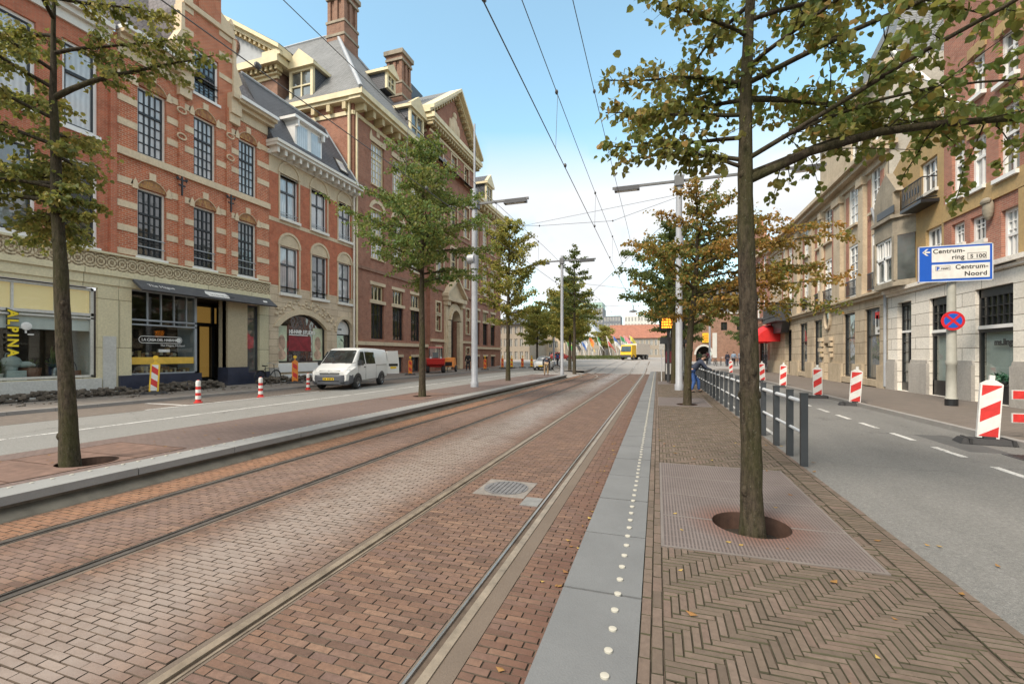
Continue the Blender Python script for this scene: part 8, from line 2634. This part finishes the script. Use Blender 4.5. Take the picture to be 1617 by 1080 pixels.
def person(label, loc, rz, J, top, legs, hairc, shoe=(.03, .025, .02), group=None):
    """J: joints in metres, x right, y forward, z up"""
    t = thing('person', label, 'person', (0, 0, 0), 0, group)
    v = lambda k: Vector(J[k])
    V, E, ix = [], [], {}
    def add(k, p, r, r2=None):
        ix[k] = len(V); V.append((p.x, p.y, p.z, r) if r2 is None else (p.x, p.y, p.z, r, r2)); return ix[k]
    def ed(a, b): E.append((ix[a], ix[b]))
    add('pel', v('pel'), .13); add('ch', v('ch'), .135); add('nk', v('nk'), .055); add('hb', v('nk').lerp(v('hd'), .45), .062); add('hd', v('hd'), .088); add('crown', v('hd') + (v('hd') - v('nk')).normalized() * .075, .07)
    ed('pel', 'ch'); ed('ch', 'nk'); ed('nk', 'hb'); ed('hb', 'hd'); ed('hd', 'crown')
    fw = v('face').normalized()
    add('nose', v('hd') + fw * .105 - Vector((0, 0, .015)), .014); ed('hd', 'nose')
    sd_ = fw.cross(Vector((0, 0, 1))).normalized()
    for s, n_ in ((1, 'r'), (-1, 'l')):
        add('ear' + n_, v('hd') + sd_ * s * .098, .018); ed('hd', 'ear' + n_)
        add('sh' + n_, v('sh' + n_), .06); add('el' + n_, v('el' + n_), .042); add('wr' + n_, v('wr' + n_), .03)
        ed('ch', 'sh' + n_); ed('sh' + n_, 'el' + n_); ed('el' + n_, 'wr' + n_)
        d = (v('wr' + n_) - v('el' + n_)).normalized()
        pm = v('wr' + n_) + d * .07
        add('pa' + n_, pm, .03, .018); ed('wr' + n_, 'pa' + n_)
        w_ = d.cross(Vector((0, 1, .3))).normalized()
        for k in range(4):
            p1 = pm + d * .035 + w_ * (.022 * (k - 1.5)); p2 = p1 + d * (.035 - .006 * abs(k - 1.5)) + Vector((0, 0, -.012)); 
            add(f'f{n_}{k}', p1, .0085); add(f'g{n_}{k}', p2, .0075); ed('pa' + n_, f'f{n_}{k}'); ed(f'f{n_}{k}', f'g{n_}{k}')
        q = v('wr' + n_) + d * .04 + w_ * .045; add('th' + n_, q, .009); ed('pa' + n_, 'th' + n_)
        add('hp' + n_, v('hp' + n_), .095); add('kn' + n_, v('kn' + n_), .058); add('an' + n_, v('an' + n_), .04); add('to' + n_, v('to' + n_), .035)
        ed('pel', 'hp' + n_); ed('hp' + n_, 'kn' + n_); ed('kn' + n_, 'an' + n_); ed('an' + n_, 'to' + n_)
    skinmesh('body', V, E, M['skin'], t)
    def sub(keys, edges, nm, m_):
        k2 = [k for k, r in keys]
        skinmesh(nm, [(*v(k), r) for k, r in keys], [(k2.index(a), k2.index(b)) for a, b in edges], m_, t)
    mt = mat('cloth ' + label[:16], top, .85, var=.25, scale=6); ml = mat('trouser ' + label[:16], legs, .85, var=.25, scale=5)
    J['ha'] = tuple(v('pel') + Vector((0, 0, .02)))
    sub([('pel', .165), ('ch', .17), ('nk', .085), ('shr', .085), ('elr', .062), ('wrr', .048), ('shl', .085), ('ell', .062), ('wrl', .048)], [('pel', 'ch'), ('ch', 'nk'), ('ch', 'shr'), ('shr', 'elr'), ('elr', 'wrr'), ('ch', 'shl'), ('shl', 'ell'), ('ell', 'wrl')], 'jacket', mt)
    sub([('pel', .15), ('hpr', .115), ('knr', .08), ('anr', .062), ('hpl', .115), ('knl', .08), ('anl', .062)], [('pel', 'hpr'), ('hpr', 'knr'), ('knr', 'anr'), ('pel', 'hpl'), ('hpl', 'knl'), ('knl', 'anl')], 'trousers', ml)
    for n_ in 'rl':
        a, b_ = v('an' + n_), v('to' + n_)
        skinmesh('shoe', [(a.x, a.y, .055, .052), (b_.x, b_.y, .04, .042)], [(0, 1)], mat('shoe ' + label[:12], shoe, .6), t)
    c = v('hd') + (v('hd') - v('nk')).normalized() * .035 - fw * .022
    b = MB(); b.ell((c.x, c.y, c.z), (.098, .108, .10), 14, 9); b.build('hair', mat('hair ' + label[:14], hairc, .8), t, smooth=80)
    t.location = loc; t.rotation_euler = (0, 0, rz)
    return t
def standing(lean=0.0, spread=.1, armout=.06, stride=.0):
    return dict(pel=(0, 0, .95), ch=(0, lean * .6, 1.32), nk=(0, lean, 1.5), hd=(0, lean * 1.15 + .02, 1.64), face=(0, 1, 0), shr=(.19, lean * .9, 1.42), shl=(-.19, lean * .9, 1.42), elr=(.24 + armout, lean * .7 - .03, 1.14), ell=(-.24 - armout, lean * .7 - .03, 1.14), wrr=(.25 + armout, lean * .6 + .08, .90), wrl=(-.25 - armout, lean * .6 + .08, .90),
                hpr=(.10, 0, .90), hpl=(-.10, 0, .90), knr=(spread, stride * .6 + .03, .5), knl=(-spread, -stride * .4 + .03, .5), anr=(spread, stride, .08), anl=(-spread, -stride, .08), tor=(spread + .02, stride + .17, .035), tol=(-spread - .02, -stride + .17, .035))
# leaning on the railing, facing +X (road): local y forward -> rz = -90 deg
J = dict(pel=(0, -.22, .90), ch=(0, .10, 1.22), nk=(0, .24, 1.40), hd=(0, .33, 1.52), face=(0, 1, -.25), shr=(.19, .18, 1.32), shl=(-.19, .18, 1.32), elr=(.28, .36, 1.06), ell=(-.28, .38, 1.06), wrr=(.17, .58, .985), wrl=(-.15, .58, .985),
         hpr=(.10, -.22, .86), hpl=(-.10, -.22, .86), knr=(.11, -.10, .47), knl=(-.12, .12, .50), anr=(.11, -.22, .08), anl=(-.12, .12, .08), tor=(.13, -.05, .035), tol=(-.14, .29, .035))
person('person in dark jacket and blue jeans leaning on the platform railing', (1.60, 20.7, 0), -PI / 2 + .1, J, (.035, .045, .075), (.045, .11, .32), (.05, .035, .025))
J = dict(pel=(0, 0, .95), ch=(0, .30, 1.22), nk=(0, .47, 1.32), hd=(0, .60, 1.33), face=(0, .8, -.6), shr=(.19, .40, 1.28), shl=(-.19, .40, 1.28), elr=(.27, .42, 1.0), ell=(-.27, .42, 1.0), wrr=(.2, .58, .80), wrl=(-.2, .58, .80),
         hpr=(.10, 0, .90), hpl=(-.10, 0, .90), knr=(.12, .06, .5), knl=(-.13, -.02, .5), anr=(.13, .02, .08), anl=(-.14, -.06, .08), tor=(.15, .19, .035), tol=(-.17, .11, .035))
person('man in dark jacket and khaki trousers bending forward at the platform end', (-8.45, 34.6, 0), .25, J, (.02, .025, .04), (.30, .22, .13), (.06, .045, .03))
random.seed(8)
ppl = [('person in dark coat standing by the gate bicycles', (8.0, 58.6), .5, (.03, .03, .05), (.04, .05, .09)), ('person in maroon jacket walking towards the gate arch', (6.3, 64), .1, (.16, .03, .05), (.05, .05, .06)), ('person in grey top walking beside the gate wall', (10.4, 65), -.6, (.22, .22, .25), (.05, .06, .12)),
       ('person in black walking past the institution portal', (-17.2, 39.0), PI, (.02, .02, .022), (.03, .03, .035)), ('person in blue top crossing the square at the left trees', (-12.4, 57), 1.2, (.05, .1, .3), (.05, .05, .06)), ('person in green coat standing left of the gate arch', (5.2, 62), 2.6, (.05, .09, .05), (.05, .05, .06)), ('person in light blue jacket by the right kerb before the gate', (8.9, 60.2), -.3, (.2, .28, .38), (.03, .03, .04)), ('person in red jacket among the parked bicycles', (10.6, 61.6), 1.0, (.35, .04, .04), (.05, .06, .1)), ('person in pale shirt waiting at the shelter', (1.2, 34), 2.4, (.4, .38, .36), (.04, .045, .07))]
for lb, (x, y), rz, c1, c2 in ppl:
    person(lb, (x, y, pz(x, y) + .004 if y > PZ0 else (.1 if x < -16 else 0)), rz, standing(.03, .1, .03, ru(.0, .2)), c1, c2, (.05, .035, .025))
# ================================================================== LIGHT AND SKY
SUN_EL, SUN_AZ = R(47), R(208)      # azimuth measured from +Y clockwise; the sun stands behind the camera, a little to the left
w = bpy.data.worlds.new('World')
scene.world = w
w.use_nodes = True
nt = w.node_tree
bg = nt.nodes['Background']
sky = nt.nodes.new('ShaderNodeTexSky')
sky.sky_type = 'NISHITA'
sky.sun_disc = False
sky.sun_elevation = SUN_EL
sky.sun_rotation = SUN_AZ
sky.air_density = 1.0
sky.dust_density = .6
sky.ozone_density = 1.5
tc = nt.nodes.new('ShaderNodeTexCoord')
sep = nt.nodes.new('ShaderNodeSeparateXYZ'); nt.links.new(tc.outputs['Generated'], sep.inputs[0])
def wm(op, a, b=None, clamp=False):
    x = nt.nodes.new('ShaderNodeMath'); x.operation = op; x.use_clamp = clamp
    for i, v in enumerate((a, b)):
        if v is None: continue
        if isinstance(v, (int, float)): x.inputs[i].default_value = v
        else: nt.links.new(v, x.inputs[i])
    return x.outputs[0]
# clouds on a flat layer overhead: direction divided by its height
zz = wm('MAXIMUM', sep.outputs[2], .02)
h = wm('ADD', zz, .22)
comb = nt.nodes.new('ShaderNodeCombineXYZ')
nt.links.new(wm('DIVIDE', sep.outputs[0], h), comb.inputs[0]); nt.links.new(wm('DIVIDE', sep.outputs[1], h), comb.inputs[1]); nt.links.new(wm('MULTIPLY', sep.outputs[2], 1.5), comb.inputs[2])
n1 = nt.nodes.new('ShaderNodeTexNoise'); n1.inputs['Scale'].default_value = 1.15; n1.inputs['Detail'].default_value = 9; n1.inputs['Roughness'].default_value = .56
mp = nt.nodes.new('ShaderNodeMapping'); mp.inputs['Location'].default_value = (3.1, .4, 0)
nt.links.new(comb.outputs[0], mp.inputs[0]); nt.links.new(mp.outputs[0], n1.inputs['Vector'])
rp = nt.nodes.new('ShaderNodeValToRGB'); rp.color_ramp.elements[0].position = .46; rp.color_ramp.elements[1].position = .66
nt.links.new(n1.outputs['Fac'], rp.inputs[0])
low = nt.nodes.new('ShaderNodeMapRange'); low.inputs[1].default_value = .34; low.inputs[2].default_value = .45; low.inputs[3].default_value = 1.0; low.inputs[4].default_value = .0
nt.links.new(sep.outputs[2], low.inputs[0])
n2 = nt.nodes.new('ShaderNodeTexNoise'); n2.inputs['Scale'].default_value = 4.2; n2.inputs['Detail'].default_value = 8
nt.links.new(tc.outputs['Generated'], n2.inputs['Vector'])
rp2 = nt.nodes.new('ShaderNodeValToRGB'); rp2.color_ramp.elements[0].position = .36; rp2.color_ramp.elements[1].position = .50
nt.links.new(n2.outputs['Fac'], rp2.inputs[0])
hz = nt.nodes.new('ShaderNodeMapRange'); hz.inputs[1].default_value = .05; hz.inputs[2].default_value = .17; hz.inputs[3].default_value = .45; hz.inputs[4].default_value = 0
nt.links.new(sep.outputs[2], hz.inputs[0])
lowc = wm('MAXIMUM', wm('MULTIPLY', low.outputs[0], wm('MULTIPLY', rp2.outputs[0], 1.0)), hz.outputs[0], True)
mask = wm('MAXIMUM', wm('MULTIPLY', rp.outputs[0], wm('MULTIPLY', low.outputs[0], .8)), lowc, True)
# bright cloud deck added out of view overhead and behind, as neutral fill light
ov = nt.nodes.new('ShaderNodeMapRange'); ov.interpolation_type = 'SMOOTHSTEP'
ov.inputs[1].default_value = .62; ov.inputs[2].default_value = .86; ov.inputs[3].default_value = 0; ov.inputs[4].default_value = .92
nt.links.new(wm('ADD', sep.outputs[2], wm('MULTIPLY', wm('MAXIMUM', wm('MULTIPLY', sep.outputs[1], -1.0), 0.0), .45)), ov.inputs[0])
veil = wm('ADD', wm('MULTIPLY', mask, .9), .1, True)
shade = nt.nodes.new('ShaderNodeMix'); shade.data_type = 'RGBA'
nt.links.new(n1.outputs['Fac'], shade.inputs[0]); shade.inputs[6].default_value = (3.5, 3.7, 3.95, 1); shade.inputs[7].default_value = (5.2, 5.2, 5.15, 1)
mx = nt.nodes.new('ShaderNodeMix'); mx.data_type = 'RGBA'
boost = nt.nodes.new('ShaderNodeMix'); boost.data_type = 'RGBA'; boost.blend_type = 'MULTIPLY'; boost.inputs[0].default_value = 1
nt.links.new(sky.outputs[0], boost.inputs[6]); boost.inputs[7].default_value = (1.42, 1.76, 1.45, 1)
nt.links.new(veil, mx.inputs[0]); nt.links.new(boost.outputs[2], mx.inputs[6]); nt.links.new(shade.outputs[2], mx.inputs[7])
deck = nt.nodes.new('ShaderNodeMix'); deck.data_type = 'RGBA'
nt.links.new(ov.outputs[0], deck.inputs[0]); nt.links.new(mx.outputs[2], deck.inputs[6]); deck.inputs[7].default_value = (7.2, 6.95, 6.5, 1)
nt.links.new(deck.outputs[2], bg.inputs[0])
bg.inputs[1].default_value = .10
sd_ = bpy.data.lights.new('sun', 'SUN')
so = bpy.data.objects.new('sun', sd_); COL.objects.link(so)
sd_.energy = 1.9
sd_.angle = R(18)
sd_.color = (1.0, .89, .76)
# direction towards the sun
dv = Vector((math.sin(SUN_AZ) * math.cos(SUN_EL), math.cos(SUN_AZ) * math.cos(SUN_EL), math.sin(SUN_EL)))
so.rotation_euler = dv.to_track_quat('Z', 'Y').to_euler()
so.location = dv * 60
vs = scene.view_settings
vs.view_transform = 'Standard'
vs.look = 'None'
vs.exposure = 1.22
vs.gamma = 1
vs.use_curve_mapping = False
scene.cycles.max_bounces = 6
scene.cycles.diffuse_bounces = 3
scene.cycles.glossy_bounces = 3
scene.cycles.transmission_bounces = 4
scene.cycles.transparent_max_bounces = 12
scene.cycles.caustics_reflective = False
scene.cycles.caustics_refractive = False
scene.cycles.use_denoising = True
# every top-level mesh without a label of its own is part of the ground
